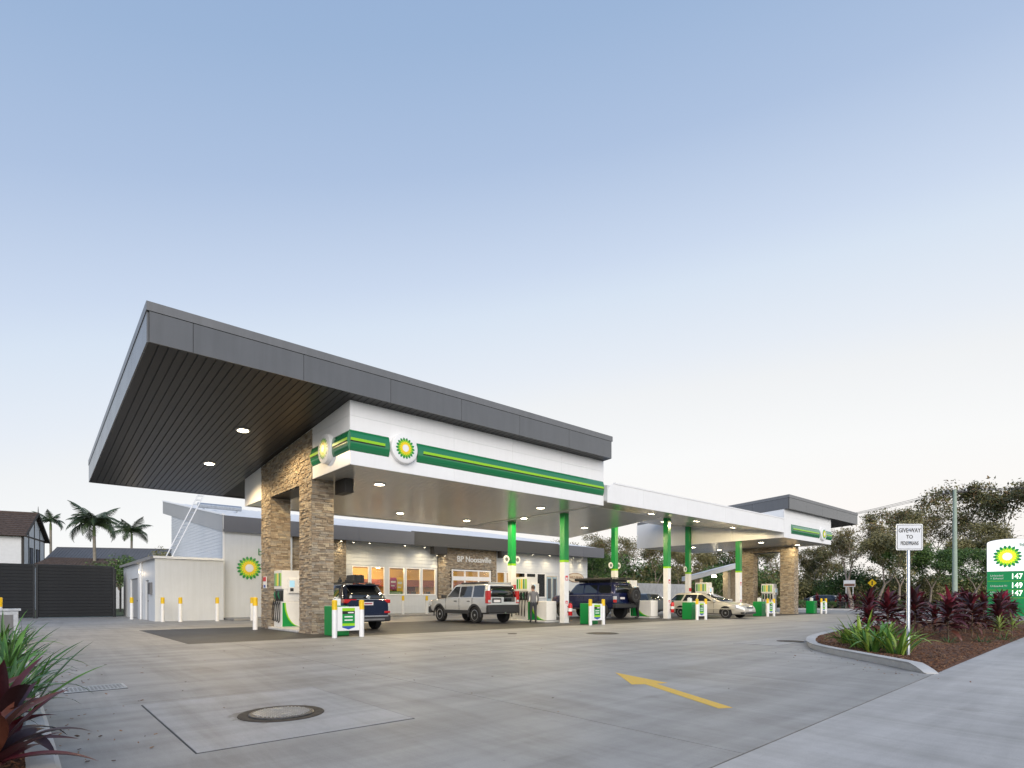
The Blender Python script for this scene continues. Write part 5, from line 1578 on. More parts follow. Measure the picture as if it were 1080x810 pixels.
# ---- silver off-roader
def trim_silver(c):
    S = c.S; w = S['W'] / 2; dk = M['bplastic']
    c.arc(dk, 0.10, 0.02)
    c.both('sill', dk, -1.0, 0.95, w - 0.05, w + 0.012, 0.42, 0.60, 0.015)
    c.part('rear_bumper', dk, lambda mb: mb.box(-2.50, -2.30, -w + 0.02, w - 0.02, 0.48, 0.86), bevel=0.04)
    c.part('front_bumper', dk, lambda mb: mb.box(2.30, 2.50, -w + 0.03, w - 0.03, 0.42, 0.75), bevel=0.05)
    for sg in (1, -1):
        tl = c.part('tail_lamp', M['tail_red'], lambda mb: mb.box(-2.455, -2.26, min(sg * (w - 0.20), sg * (w - 0.005)), max(sg * (w - 0.20), sg * (w - 0.005)), 0.92, 1.50), bevel=0.02)
        c.part('lamp_insert', M['lamp_clear'], lambda mb: mb.box(-2.46, -2.44, min(sg * (w - 0.18), sg * (w - 0.03)), max(sg * (w - 0.18), sg * (w - 0.03)), 0.97, 1.08), tl)
        c.part('headlamp', M['lamp_clear'], lambda mb: mb.box(2.20, 2.445, min(sg * (w - 0.36), sg * (w - 0.03)), max(sg * (w - 0.36), sg * (w - 0.03)), 0.80, 1.0), bevel=0.03)
    # stepped tailgate: dark dropped glass on the right, plate on the left
    c.part('tailgate_glass_drop', M['tglass'], lambda mb: mb.box(-2.448, -2.42, -0.68, 0.0, 0.99, 1.22), bevel=0.02)
    c.part('number_plate', M['plate'], lambda mb: mb.box(-2.462, -2.44, 0.22, 0.60, 0.98, 1.09))
    c.part('plate_recess', dk, lambda mb: mb.box(-2.449, -2.425, 0.15, 0.68, 0.95, 1.16))
    c.part('tow_hitch', M['chrome'], lambda mb: mb.box(-2.58, -2.48, -0.04, 0.04, 0.45, 0.52))
    mirrors_handles(c, 0.95, 1.16, (0.05, -1.0), 1.0, dk, dk)
    door_lines(c, (0.86, -0.25, -1.28), 0.62, 1.16)
    c.part('roof_step', S['paint'], lambda mb: mb.box(-2.25, -0.75, -0.62, 0.62, 1.82, 1.895), bevel=0.03)
    for sg in (1, -1): c.part('roof_rail', dk, lambda mb: mb.box(-2.15, -0.1, min(sg * 0.66, sg * 0.71), max(sg * 0.66, sg * 0.71), 1.83, 1.905), bevel=0.015)


P_silver = mat('silver_paint', (0.60, 0.615, 0.635), 0.27, 0.45, coat=0.8)
silver = Car('off_road_car', 'boxy silver off-road car seen from behind at the second pump island', dict(
    paint=P_silver, W=1.92, wr=0.375, ww=0.25, ax=(1.44, -1.44), spokes=7,
    hw=[(-2.42, 0.93), (-2.2, 0.955), (1.6, 0.96), (2.2, 0.93), (2.42, 0.86)],
    st=[(-2.44, 0.50, 1.16, 1.20, 0.0), (-2.36, 0.44, 1.18, 1.21, 0.0), (-1.0, 0.42, 1.18, 1.21, 0.0), (0.9, 0.42, 1.17, 1.20, 0.02), (1.05, 0.42, 1.12, 1.155, 0.03), (2.1, 0.45, 1.06, 1.09, 0.03), (2.36, 0.48, 0.98, 1.02, 0.02), (2.44, 0.52, 0.90, 0.93, 0.01)],
    cab=[(1.17, -2.40, 1.08, 0.925, 0.10, 0.02), (1.76, -2.30, 0.36, 0.80, 0.08, 0.02), (1.82, -2.22, 0.22, 0.72, 0.05, 0.01), (1.845, -2.0, 0.0, 0.5, 0.02, 0.0)],
    side=[[(0.72, 0.08), (0.18, 0.92), (-0.18, 0.92), (-0.18, 0.08)], [(-0.27, 0.08), (-0.27, 0.92), (-1.18, 0.92), (-1.18, 0.08)], [(-1.30, 0.08), (-1.30, 0.97), (-2.10, 0.97), (-2.12, 0.08)]],
    screen=(0.05, 0.94, 0.88), rear=(0.06, 0.92, 0.88), rglass=M['tglass'], trim=trim_silver))


# ---- dark blue family SUV
def trim_blue(c):
    w = c.S['W'] / 2; dk = M['bplastic']
    c.arc(dk, 0.05, 0.012)
    c.both('sill', dk, -1.0, 1.0, w - 0.05, w + 0.01, 0.28, 0.42, 0.01)
    c.part('rear_bumper', dk, lambda mb: mb.box(-2.45, -2.25, -w + 0.04, w - 0.04, 0.32, 0.56), bevel=0.05)
    c.part('bumper_strip', M['chrome'], lambda mb: mb.box(-2.462, -2.44, -w + 0.16, w - 0.16, 0.50, 0.545))
    c.part('diffuser', M['grey_lt'], lambda mb: mb.box(-2.46, -2.42, -w + 0.3, w - 0.3, 0.36, 0.43), bevel=0.01)
    for sg in (1, -1):
        c.part('tail_lamp', M['tail_red'], lambda mb: mb.box(-2.41, -2.16, min(sg * (w - 0.52), sg * (w - 0.035)), max(sg * (w - 0.52), sg * (w - 0.035)), 0.99, 1.13), bevel=0.03)
        c.part('reflector', M['tail_red'], lambda mb: mb.box(-2.43, -2.30, min(sg * (w - 0.30), sg * (w - 0.06)), max(sg * (w - 0.30), sg * (w - 0.06)), 0.62, 0.70), bevel=0.015)
        c.part('roof_rail', M['bplastic'], lambda mb: mb.box(-1.7, 0.2, min(sg * 0.60, sg * 0.645), max(sg * 0.60, sg * 0.645), 1.675, 1.73), bevel=0.012)
        c.part('headlamp', M['lamp_clear'], lambda mb: mb.box(2.1, 2.33, min(sg * (w - 0.5), sg * (w - 0.1)), max(sg * (w - 0.5), sg * (w - 0.1)), 0.75, 0.86), bevel=0.03)
    c.part('garnish', M['chrome'], lambda mb: mb.box(-2.425, -2.40, -w + 0.5, w - 0.5, 1.115, 1.135))
    pl = c.part('number_plate', M['plate'], lambda mb: mb.box(-2.44, -2.40, -0.19, 0.19, 0.92, 1.03))
    c.part('plate_print', M['pl_print'], lambda mb: mb.box(-2.4425, -2.4405, -0.15, 0.15, 0.95, 1.0), pl)
    mb = MB(); mb.lathe([(0.075, -2.44), (0.06, -2.452)], 20, (0, 0, 0), 'x'); o = mb.build('badge', M['chrome'], c.t); o.location.z = 1.20 - 0.075
    c.part('spoiler', c.S['paint'], lambda mb: mb.box(-2.15, -1.85, -0.60, 0.60, 1.62, 1.665), bevel=0.02)
    mirrors_handles(c, 0.85, 1.02, (0.1, -0.95), 0.9, c.S['paint'], M['chrome'])
    door_lines(c, (0.8, -0.25, -1.3), 0.45, 1.0)
    # crossbars with carriers on the roof
    for x in (-1.3, -0.3):
        c.part('crossbar', dk, lambda mb: mb.box(x - 0.03, x + 0.03, -0.66, 0.66, 1.735, 1.765))
    for y in (0.55, 0.28, 0.02):
        c.part('carrier_bracket', dk, lambda mb: (mb.box(-1.35, -1.2, y - 0.05, y + 0.05, 1.765, 1.86), mb.box(-1.32, -1.24, y - 0.015, y + 0.02, 1.86, 1.93)), bevel=0.01)


P_blue = mat('dark_blue_paint', (0.012, 0.022, 0.055), 0.22, 0.55, coat=1.0)
blue = Car('family_car', 'dark blue family SUV seen from behind beside the left stone pillar', dict(
    paint=P_blue, W=1.89, wr=0.36, ww=0.235, ax=(1.40, -1.36), spokes=10, rim='rim',
    hw=[(-2.42, 0.80), (-2.25, 0.91), (-1.9, 0.94), (1.6, 0.945), (2.1, 0.90), (2.36, 0.72)],
    st=[(-2.42, 0.42, 0.98, 1.10, 0.0), (-2.30, 0.34, 1.02, 1.14, 0.0), (-1.6, 0.28, 1.03, 1.12, 0.0), (0.8, 0.28, 1.0, 1.08, 0.02), (1.1, 0.28, 0.97, 1.05, 0.03), (2.0, 0.32, 0.88, 0.96, 0.03), (2.3, 0.38, 0.78, 0.84, 0.02), (2.38, 0.45, 0.70, 0.74, 0.01)],
    cab=[(1.05, -2.36, 1.20, 0.89, 0.16, 0.06), (1.60, -1.92, 0.22, 0.70, 0.12, 0.05), (1.66, -1.80, 0.02, 0.60, 0.08, 0.02), (1.685, -1.5, -0.3, 0.4, 0.02, 0.0)],
    side=[[(0.78, 0.10), (0.08, 0.92), (-0.18, 0.92), (-0.18, 0.10)], [(-0.27, 0.10), (-0.27, 0.92), (-1.15, 0.92), (-1.25, 0.10)], [(-1.35, 0.14), (-1.25, 0.90), (-1.58, 0.86), (-1.90, 0.18)]],
    screen=(0.05, 0.94, 0.88), rear=(0.16, 0.93, 0.84), rglass=M['tglass'], trim=trim_blue))
rb = thing('roof_case', 'black gear case strapped on the roof of the dark blue SUV', 'case')
mb = MB(); mb.box(-0.30, 0.30, -0.24, 0.24, 0.0, 0.30); mb.build('case_body', M['bplastic'], rb, bevel=0.04)
mb = MB()
for y in (-0.12, 0.12): mb.box(-0.305, 0.305, y - 0.02, y + 0.02, 0.0, 0.306)
mb.build('strap', M['rubber'], rb)


# ---- navy lifted four wheel drive
def trim_navy(c):
    w = c.S['W'] / 2; dk = M['bplastic']
    c.arc(dk, 0.09, 0.05)
    c.both('side_step', dk, -1.0, 1.0, w - 0.06, w + 0.1, 0.52, 0.60, 0.02)
    c.part('rear_bar', dk, lambda mb: mb.box(-2.52, -2.32, -w + 0.03, w - 0.03, 0.62, 0.86), bevel=0.03)
    c.part('bull_bar', dk, lambda mb: (mb.box(2.30, 2.50, -w + 0.05, w - 0.05, 0.55, 0.90), mb.tube([(2.42, -0.7, 0.9), (2.48, -0.6, 1.15), (2.48, 0.6, 1.15), (2.42, 0.7, 0.9)], 0.035, 8)))
    for sg in (1, -1):
        tl = c.part('tail_lamp', M['tail_red'], lambda mb: mb.box(-2.455, -2.36, min(sg * (w - 0.22), sg * (w - 0.02)), max(sg * (w - 0.22), sg * (w - 0.02)), 0.92, 1.08), bevel=0.01)
        c.part('lamp_insert', M['lamp_clear'], lambda mb: mb.box(-2.455, -2.36, min(sg * (w - 0.22), sg * (w - 0.02)), max(sg * (w - 0.22), sg * (w - 0.02)), 1.082, 1.26), tl)
        c.part('headlamp', M['lamp_clear'], lambda mb: mb.box(2.26, 2.34, min(sg * (w - 0.42), sg * (w - 0.12)), max(sg * (w - 0.42), sg * (w - 0.12)), 0.98, 1.16), bevel=0.02)
    c.part('number_plate', M['plate'], lambda mb: mb.box(-2.475, -2.45, 0.08, 0.46, 1.10, 1.21))
    # spare wheel and jerry holder on the rear bar
    ty, rm = wheel_meshes(0.43, 0.29, 'rim_dk', 6)
    sw = link('spare_wheel', ty, c.t, (-2.74, -0.42, 1.32)); sw.rotation_euler = (0, 0, R(90))
    r = bpy.data.objects.new('rim', rm); COL.objects.link(r); r.parent = sw
    c.part('wheel_carrier', dk, lambda mb: (mb.box(-2.60, -2.46, -0.52, -0.32, 0.84, 1.36), mb.tube([(-2.56, -0.88, 0.80), (-2.56, -0.42, 1.0), (-2.56, -0.42, 1.3)], 0.035, 8)))
    # roof rack platform with a rolled awning
    c.part('roof_rack', dk, lambda mb: (mb.box(-2.35, 0.55, -0.80, 0.80, 2.16, 2.20), [mb.box(x - 0.03, x + 0.03, -0.70, 0.70, 2.04, 2.16) for x in (-2.0, -1.2, -0.4, 0.3)]), bevel=0.01)
    c.part('rack_rail', dk, lambda mb: (mb.tube([(-2.35, 0.8, 2.26), (0.55, 0.8, 2.26)], 0.025, 8), mb.tube([(-2.35, -0.8, 2.26), (0.55, -0.8, 2.26)], 0.025, 8), mb.tube([(0.55, -0.8, 2.26), (0.55, 0.8, 2.26)], 0.025, 8), mb.tube([(-2.35, -0.8, 2.26), (-2.35, 0.8, 2.26)], 0.025, 8)))
    c.part('awning_bag', M['rubber'], lambda mb: mb.tube([(-2.2, 0.92, 2.20), (0.4, 0.92, 2.20)], 0.085, 10), smooth=True)
    c.part('snorkel', dk, lambda mb: mb.tube([(1.1, -w - 0.03, 1.2), (0.95, -w + 0.05, 1.4), (0.55, -w + 0.16, 1.95), (0.57, -w + 0.16, 2.12)], 0.04, 8))
    mirrors_handles(c, 0.92, 1.42, (0.05, -1.0), 1.18, dk, dk)
    door_lines(c, (0.85, -0.25, -1.3), 0.68, 1.34)
    c.both('body_line', M['chrome'], -2.3, 2.0, w - 0.01, w + 0.006, 1.30, 1.315)


P_navy = mat('navy_paint', (0.010, 0.016, 0.075), 0.25, 0.35, coat=0.9)
navy = Car('four_wheel_drive', 'lifted navy four wheel drive with black roof rack and rear spare wheel', dict(
    paint=P_navy, W=1.93, wr=0.43, ww=0.29, ax=(1.46, -1.44), spokes=6, rim='rim_dk', tuck=-0.03,
    hw=[(-2.42, 0.93), (-2.2, 0.955), (1.6, 0.955), (2.2, 0.93), (2.36, 0.88)],
    st=[(-2.44, 0.66, 1.38, 1.42, 0.0), (-2.36, 0.58, 1.40, 1.43, 0.0), (-1.0, 0.55, 1.40, 1.43, 0.0), (0.9, 0.55, 1.38, 1.41, 0.02), (1.05, 0.55, 1.33, 1.36, 0.03), (2.1, 0.58, 1.26, 1.30, 0.03), (2.30, 0.60, 1.20, 1.24, 0.02), (2.36, 0.64, 1.10, 1.14, 0.01)],
    cab=[(1.39, -2.40, 1.05, 0.925, 0.06, 0.02), (1.94, -2.32, 0.52, 0.80, 0.05, 0.02), (2.01, -2.25, 0.36, 0.72, 0.03, 0.01), (2.03, -2.0, 0.1, 0.5, 0.02, 0.0)],
    side=[[(0.78, 0.08), (0.36, 0.90), (-0.18, 0.90), (-0.18, 0.08)], [(-0.27, 0.08), (-0.27, 0.90), (-1.18, 0.90), (-1.18, 0.08)], [(-1.30, 0.08), (-1.30, 0.90), (-2.15, 0.90), (-2.17, 0.08)]],
    screen=(0.06, 0.92, 0.9), rear=(0.10, 0.88, 0.86), trim=trim_navy))


# ---- beige station wagon
def trim_wagon(c):
    S = c.S; w = S['W'] / 2
    c.part('front_bumper_gap', M['bplastic'], lambda mb: mb.box(2.44, 2.475, -0.55, 0.55, 0.27, 0.38), bevel=0.02)
    c.part('grille', M['bplastic'], lambda mb: mb.box(2.40, 2.462, -0.36, 0.36, 0.56, 0.68), bevel=0.02)
    c.part('grille_bar', M['chrome'], lambda mb: mb.box(2.455, 2.47, -0.36, 0.36, 0.61, 0.635))
    c.part('number_plate', M['plate'], lambda mb: mb.box(2.462, 2.485, -0.19, 0.19, 0.42, 0.52))
    for sg in (1, -1):
        c.part('headlamp', M['lamp_clear'], lambda mb: mb.hexa([(2.08, sg * (w - 0.06), 0.62), (2.40, sg * (w - 0.26), 0.54), (2.43, sg * (w - 0.42), 0.54), (2.2, sg * (w - 0.42), 0.62), (2.02, sg * (w - 0.09), 0.80), (2.33, sg * (w - 0.30), 0.71), (2.37, sg * (w - 0.44), 0.70), (2.14, sg * (w - 0.42), 0.80)]), bevel=0.02)
        c.part('fog_lamp', M['bplastic'], lambda mb: mb.box(2.28, 2.445, min(sg * 0.60, sg * 0.76), max(sg * 0.60, sg * 0.76), 0.28, 0.38), bevel=0.02)
        c.part('tail_lamp', M['tail_red'], lambda mb: mb.box(-2.46, -2.24, min(sg * (w - 0.22), sg * (w - 0.03)), max(sg * (w - 0.22), sg * (w - 0.03)), 0.66, 1.0), bevel=0.03)
        c.part('side_strip', S['paint'], lambda mb: mb.box(-2.1, 2.0, min(sg * (w - 0.02), sg * (w + 0.012)), max(sg * (w - 0.02), sg * (w + 0.012)), 0.52, 0.58), bevel=0.008)
    mirrors_handles(c, 0.78, 0.93, (0.0, -1.0), 0.80, S['paint'], S['paint'])
    door_lines(c, (0.75, -0.30, -1.25), 0.32, 0.92)


P_beige = mat('champagne_paint', (0.56, 0.53, 0.46), 0.3, 0.4, coat=0.8)
wst = dict(
    W=1.86, wr=0.32, ww=0.215, ax=(1.45, -1.42), spokes=10, tuck=0.03,
    hw=[(-2.46, 0.78), (-2.25, 0.88), (-1.6, 0.925), (1.5, 0.93), (2.1, 0.86), (2.46, 0.62)],
    st=[(-2.46, 0.40, 0.92, 0.98, 0.0), (-2.36, 0.30, 0.94, 1.0, 0.0), (-1.5, 0.22, 0.945, 1.0, 0.0), (0.7, 0.21, 0.92, 0.97, 0.02), (1.0, 0.21, 0.90, 0.95, 0.04), (1.9, 0.22, 0.80, 0.85, 0.05), (2.3, 0.24, 0.69, 0.735, 0.03), (2.44, 0.27, 0.58, 0.63, 0.01), (2.47, 0.34, 0.50, 0.53, 0.0)],
    side=[[(0.62, 0.10), (-0.10, 0.90), (-0.34, 0.92), (-0.34, 0.10)], [(-0.42, 0.10), (-0.42, 0.92), (-1.16, 0.92), (-1.30, 0.10)], [(-1.42, 0.12), (-1.28, 0.92), (-1.82, 0.90), (-2.16, 0.14)]],
    screen=(0.04, 0.95, 0.88), rear=(0.10, 0.92, 0.84),
    cab=[(0.945, -2.38, 1.12, 0.865, 0.16, 0.05), (1.40, -1.98, 0.02, 0.66, 0.12, 0.04), (1.45, -1.88, -0.15, 0.57, 0.06, 0.02), (1.475, -1.6, -0.5, 0.38, 0.02, 0.0)])
wagon = Car('station_wagon', 'beige station wagon facing the street at the fourth pump island', dict(wst, paint=P_beige, trim=trim_wagon))


def trim_plain(c):
    w = c.S['W'] / 2
    for sg in (1, -1):
        c.part('tail_lamp', M['tail_red'], lambda mb: mb.box(-2.46, -2.30, min(sg * (w - 0.3), sg * (w - 0.06)), max(sg * (w - 0.3), sg * (w - 0.06)), 0.72, 0.9), bevel=0.03)
        c.part('headlamp', M['lamp_clear'], lambda mb: mb.box(2.1, 2.38, min(sg * (w - 0.4), sg * (w - 0.12)), max(sg * (w - 0.4), sg * (w - 0.12)), 0.6, 0.74), bevel=0.03)
    mirrors_handles(c, 0.78, 0.93, (0.0, -1.0), 0.80, c.S['paint'], c.S['paint'])


P_slate = mat('slate_blue_paint', (0.09, 0.12, 0.16), 0.3, 0.6, coat=0.8)
slate = Car('parked_sedan', 'slate blue car waiting behind the third pump island beyond the navy four wheel drive', dict(wst, paint=P_slate, trim=trim_plain))
P_black = mat('black_paint', (0.012, 0.013, 0.015), 0.25, 0.3, coat=0.9)
far_car = Car('street_car', 'black car passing on the side street beyond the right stone portal', dict(wst, paint=P_black, trim=trim_plain))

dg_ = bpy.context.evaluated_depsgraph_get()
for bo, co in BOOL: bake(bo)
for bo, co in BOOL:
    bpy.data.objects.remove(co)
    bm = bmesh.new(); bm.from_mesh(bo.data)
    for f in bm.faces: f.smooth = True
    for e in bm.edges:
        if len(e.link_faces) == 2 and e.calc_face_angle(0) > R(32): e.smooth = False
    bm.to_mesh(bo.data); bm.free()

place(silver.t, (16.82, 22.35, 0), R(90))
place(blue.t, (9.45, 21.15, 0), R(90))
place(rb, (9.85, 20.6, 1.765), R(90))
place(navy.t, (25.15, 21.85, 0), R(90))
place(wagon.t, (30.95, 17.65, 0), R(-90))
place(slate.t, (31.6, 24.0, 0), R(90))
place(far_car.t, (65.0, 24.5, -0.02), R(82))

# ================================================================ people
def person(label, joints, look, cols, loc, rz):
    """one continuous skinned figure; joints: name -> (x, y, z, radius); facing +x"""
    t = thing('person', label, 'person')
    order = list(joints); vs = [Vector(joints[k][:3]) for k in order]; ix = {k: i for i, k in enumerate(order)}
    E = [('pelvis', 'spine'), ('spine', 'chest'), ('chest', 'neck'), ('neck', 'jaw'), ('jaw', 'head'), ('head', 'crown'), ('jaw', 'nose')]
    for s in 'lr':
        E += [('pelvis', 'hip' + s), ('hip' + s, 'knee' + s), ('knee' + s, 'calf' + s), ('calf' + s, 'ankle' + s), ('ankle' + s, 'toe' + s), ('chest', 'sho' + s), ('sho' + s, 'elb' + s), ('elb' + s, 'wri' + s), ('wri' + s, 'palm' + s)]
        w, p = Vector(joints['wri' + s][:3]), Vector(joints['palm' + s][:3]); d = (p - w).normalized(); sd_ = d.cross(Vector((1, 0, 0.2))).normalized()
        for k in range(4):
            a, b = 'f%d%s' % (k, s), 'g%d%s' % (k, s)
            q = p + d * 0.045 + sd_ * (k - 1.5) * 0.019; q2 = q + d * (0.03, 0.038, 0.034, 0.026)[k] + Vector((0.022, 0, 0))
            for nm, pt in ((a, q), (b, q2)): ix[nm] = len(vs); vs.append(pt); order.append(nm); joints[nm] = (*pt, 0.009)
            E += [('palm' + s, a), (a, b)]
        th = p - sd_ * 0.045 + Vector((0.02, 0, 0)); nm = 'th' + s; ix[nm] = len(vs); vs.append(th); order.append(nm); joints[nm] = (*th, 0.010); E += [('wri' + s, nm)]
    me = bpy.data.meshes.new('figure'); me.from_pydata(vs, [(ix[a], ix[b]) for a, b in E], [])
    ob = bpy.data.objects.new('figure', me); COL.objects.link(ob)
    md = ob.modifiers.new('s', 'SKIN')
    for i, k in enumerate(order):
        r = joints[k][3]; me.skin_vertices[0].data[i].radius = (r, r) if k not in ('chest', 'spine', 'pelvis') else (r, r)
    me.skin_vertices[0].data[ix['pelvis']].use_root = True
    sb = ob.modifiers.new('d', 'SUBSURF'); sb.levels = 2; sb.render_levels = 2
    bake(ob); ob.parent = t; ob.name = 'body'
    for m in cols: ob.data.materials.append(m)
    hem, cuff = look
    for p in ob.data.polygons:
        c = p.center; p.use_smooth = True
        d_el = min((c - Vector(joints[k + s][:3])).length for k in ('wri', 'palm') for s in 'lr')
        p.material_index = 3 if c.z < 0.10 else (1 if c.z < hem else (2 if (c.z > joints['neck'][2] + 0.0 and abs(c.y) < 0.14) or d_el < cuff else 0))
    # hair: a cap fitted to the back and top of the head
    h = Vector(joints['head'][:3]); mb = MB(); n = 12; rows = 6; vs2 = []
    for i in range(rows + 1):
        for k in range(n):
            b = 2 * math.pi * k / n; a = math.pi / 2 * i / rows * (1.1 - 0.42 * math.cos(b)); r = 0.107 * math.sin(min(a, 1.9)) if i else 0.002
            fwd = 0.035 if math.cos(b) > 0.2 and i > 3 else 0.0
            vs2.append((h.x - 0.012 + r * math.cos(b) * 1.05 - fwd, h.y + r * math.sin(b) * 0.9, h.z + 0.02 + 0.112 * math.cos(a)))
    fs = [(i * n + k, i * n + (k + 1) % n, (i + 1) * n + (k + 1) % n, (i + 1) * n + k) for i in range(rows) for k in range(n)]
    mb.add(vs2, fs); mb.build('hair', cols[4], t, smooth=True, fix=True)
    for sg in (1, -1):
        mb = MB(); mb.obox((h.x, h.y + sg * 0.083, h.z - 0.02), (0.04, 0.02, 0.06), Matrix.Rotation(0.2 * sg, 3, 'Z')); mb.build('ear', cols[2], t, bevel=0.008)
    place(t, loc, rz)
    return t


J = dict(pelvis=(0, 0, 0.96, 0.135), spine=(0.0, 0, 1.14, 0.125), chest=(0.0, 0, 1.33, 0.145), neck=(0.01, 0, 1.50, 0.055), jaw=(0.03, 0, 1.57, 0.06), head=(0.02, 0, 1.655, 0.092), crown=(0.015, 0, 1.72, 0.062), nose=(0.115, 0, 1.635, 0.012),
         hipl=(0, 0.095, 0.88, 0.095), kneel=(0.03, 0.11, 0.50, 0.062), calfl=(0.0, 0.115, 0.33, 0.058), anklel=(-0.02, 0.12, 0.09, 0.042), toel=(0.13, 0.14, 0.045, 0.04),
         hipr=(0, -0.095, 0.88, 0.095), kneer=(0.01, -0.11, 0.50, 0.062), calfr=(-0.02, -0.115, 0.33, 0.058), ankler=(-0.03, -0.12, 0.09, 0.042), toer=(0.12, -0.14, 0.045, 0.04),
         shol=(0.0, 0.19, 1.43, 0.066), elbl=(0.03, 0.24, 1.15, 0.048), wril=(0.22, 0.20, 1.02, 0.033), palml=(0.29, 0.18, 1.00, 0.034),
         shor=(0.0, -0.19, 1.43, 0.066), elbr=(-0.04, -0.24, 1.14, 0.048), wrir=(0.10, -0.24, 0.93, 0.033), palmr=(0.16, -0.24, 0.88, 0.034))
skin = mat('skin', (0.42, 0.24, 0.17), 0.5); hair_m = mat('brown_hair', (0.05, 0.028, 0.016), 0.6)
person('man in grey shirt and dark jeans refuelling behind the silver off-road car', dict(J), (0.97, 0.10),
       [mat('grey_shirt', (0.16, 0.16, 0.17), 0.8, var=0.1, vscale=8), mat('dark_jeans', (0.035, 0.037, 0.045), 0.8, var=0.15, vscale=8), skin, mat('dark_shoes', (0.02, 0.02, 0.02), 0.5), hair_m], (18.25, 19.45, 0.0), R(62))
J2 = dict(J); J2.update(elbl=(0.10, 0.26, 1.16, 0.048), wril=(0.30, 0.18, 1.12, 0.033), palml=(0.37, 0.16, 1.12, 0.034))
person('person in black clothing standing behind the spare wheel of the navy four wheel drive', J2, (0.97, 0.10),
       [mat('black_top', (0.02, 0.02, 0.022), 0.8), mat('black_trousers', (0.018, 0.018, 0.02), 0.8), skin, M['rubber'], mat('black_hair', (0.012, 0.01, 0.009), 0.6)], (26.45, 19.55, 0.0), R(150))

# ================================================================ plants
def leaf_mesh(name, L, w, droop, fold, m, rows=7, base=0.35, twist=0.0):
    """one strap leaf along +x, arching down by droop radians, V-folded"""
    mb = MB(); x = z = 0.0; a = 0.0; vs = []
    for i in range(rows + 1):
        t = i / rows; ww = w * (base + (1 - base) * math.sin(min(t / 0.45, 1) * math.pi / 2)) * (1 - max(0, (t - 0.45) / 0.55) ** 1.7) + 0.0008
        tw = twist * t
        vs += [(x, ww * math.cos(tw), z + fold * ww + ww * math.sin(tw)), (x, 0, z), (x, -ww * math.cos(tw), z + fold * ww - ww * math.sin(tw))]
        a = droop * t ** 1.3
        x += L / rows * math.cos(a); z -= L / rows * math.sin(a)
    fs = []
    for i in range(rows):
        for j in range(2): p = i * 3 + j; fs.append((p, p + 1, p + 4, p + 3))
    mb.add(vs, fs)
    me = mb.mesh(name, [m], False, False)
    for p in me.polygons: p.use_smooth = True
    return me


def leafmat(name, col, rough=0.5, var=0.25, vscale=10, col2=None):
    m = mat(name, col, rough, var=var, vscale=vscale, col2=col2)
    return m


LM = {'maroon': leafmat('maroon_leaf', (0.065, 0.012, 0.017), 0.5), 'wine': leafmat('wine_leaf', (0.125, 0.014, 0.022), 0.5), 'crimson': leafmat('crimson_leaf', (0.27, 0.014, 0.035), 0.5), 'dusk': leafmat('dusky_leaf', (0.038, 0.014, 0.016), 0.5),
      'bronze': leafmat('bronze_leaf', (0.13, 0.045, 0.028), 0.35), 'strap': leafmat('strap_green', (0.085, 0.20, 0.03), 0.4), 'strap2': leafmat('strap_light', (0.27, 0.40, 0.06), 0.4), 'strap3': leafmat('strap_dark', (0.04, 0.105, 0.022), 0.4),
      'cream': leafmat('cream_green', (0.30, 0.36, 0.10), 0.4)}
M['stem'] = mat('plant_stem', (0.16, 0.11, 0.07), 0.8, var=0.2)
LV = {}
rnd = random.Random(17)
for nm in ('maroon', 'wine', 'crimson', 'dusk', 'bronze'):
    LV[nm] = [leaf_mesh('leaf', 0.48 * k, 0.046 * k2, dr, 0.35, LM[nm], twist=tw) for k, k2, dr, tw in ((1, 1, 0.5, 0.2), (0.85, 1.1, 1.0, -0.3), (1.1, 0.95, 1.5, 0.2))]
for nm in ('strap', 'strap2', 'strap3', 'cream'):
    LV[nm] = [leaf_mesh('leaf', 0.75 * k, 0.024 * k2, dr, 0.5, LM[nm], 9, 0.7, tw) for k, k2, dr, tw in ((1, 1, 0.5, 0.3), (0.8, 1.1, 1.1, -0.4), (1.1, 0.9, 1.8, 0.3), (0.75, 1.1, 0.3, 0.1))]


def rosette(name, label, cat, loc, kinds, n, stem, el_hi, el_lo, group, scale=1.0, rnd=rnd, spread=0.0, sc_leaf=1.0):
    t = thing(name, label, cat, (0, 0, 0), group)
    if stem:
        mb = MB(); mb.tube([(0, 0, -0.08), (0.01, 0.01, stem * 0.5), (0, 0, stem + 0.12)], [0.022, 0.018, 0.014], 7); mb.build('stem', M['stem'], t)
    for k in range(n):
        f = k / max(n - 1, 1); el = lerp(el_hi, el_lo, f ** 0.85) + rnd.gauss(0, 0.1); az = k * 2.39996 + rnd.uniform(-0.25, 0.25)
        kd = rnd.choice(kinds if not isinstance(kinds, dict) else (kinds['top'] if f < 0.3 else kinds['low']))
        me = rnd.choice(LV[kd])
        o = bpy.data.objects.new('leaf', me); COL.objects.link(o); o.parent = t
        z = (stem + 0.10) * (1 - 0.75 * f * rnd.uniform(0.6, 1)) if stem else rnd.uniform(-0.02, 0.02)
        o.location = (math.cos(az) * spread * rnd.random(), math.sin(az) * spread * rnd.random(), z)
        o.rotation_euler = (rnd.gauss(0, 0.2), -el, az); s = rnd.uniform(0.75, 1.1) * sc_leaf; o.scale = (s, s, s)
    place(t, loc, rnd.uniform(0, 6), scale)
    return t


CA, SA = math.cos(R(48.97)), math.sin(R(48.97))
def vd(px, d):                      # ground position from a bearing and a distance (survey of the far planting)
    xc = (px - 540) / 597 * d
    return CA * d + SA * xc, SA * d - CA * xc


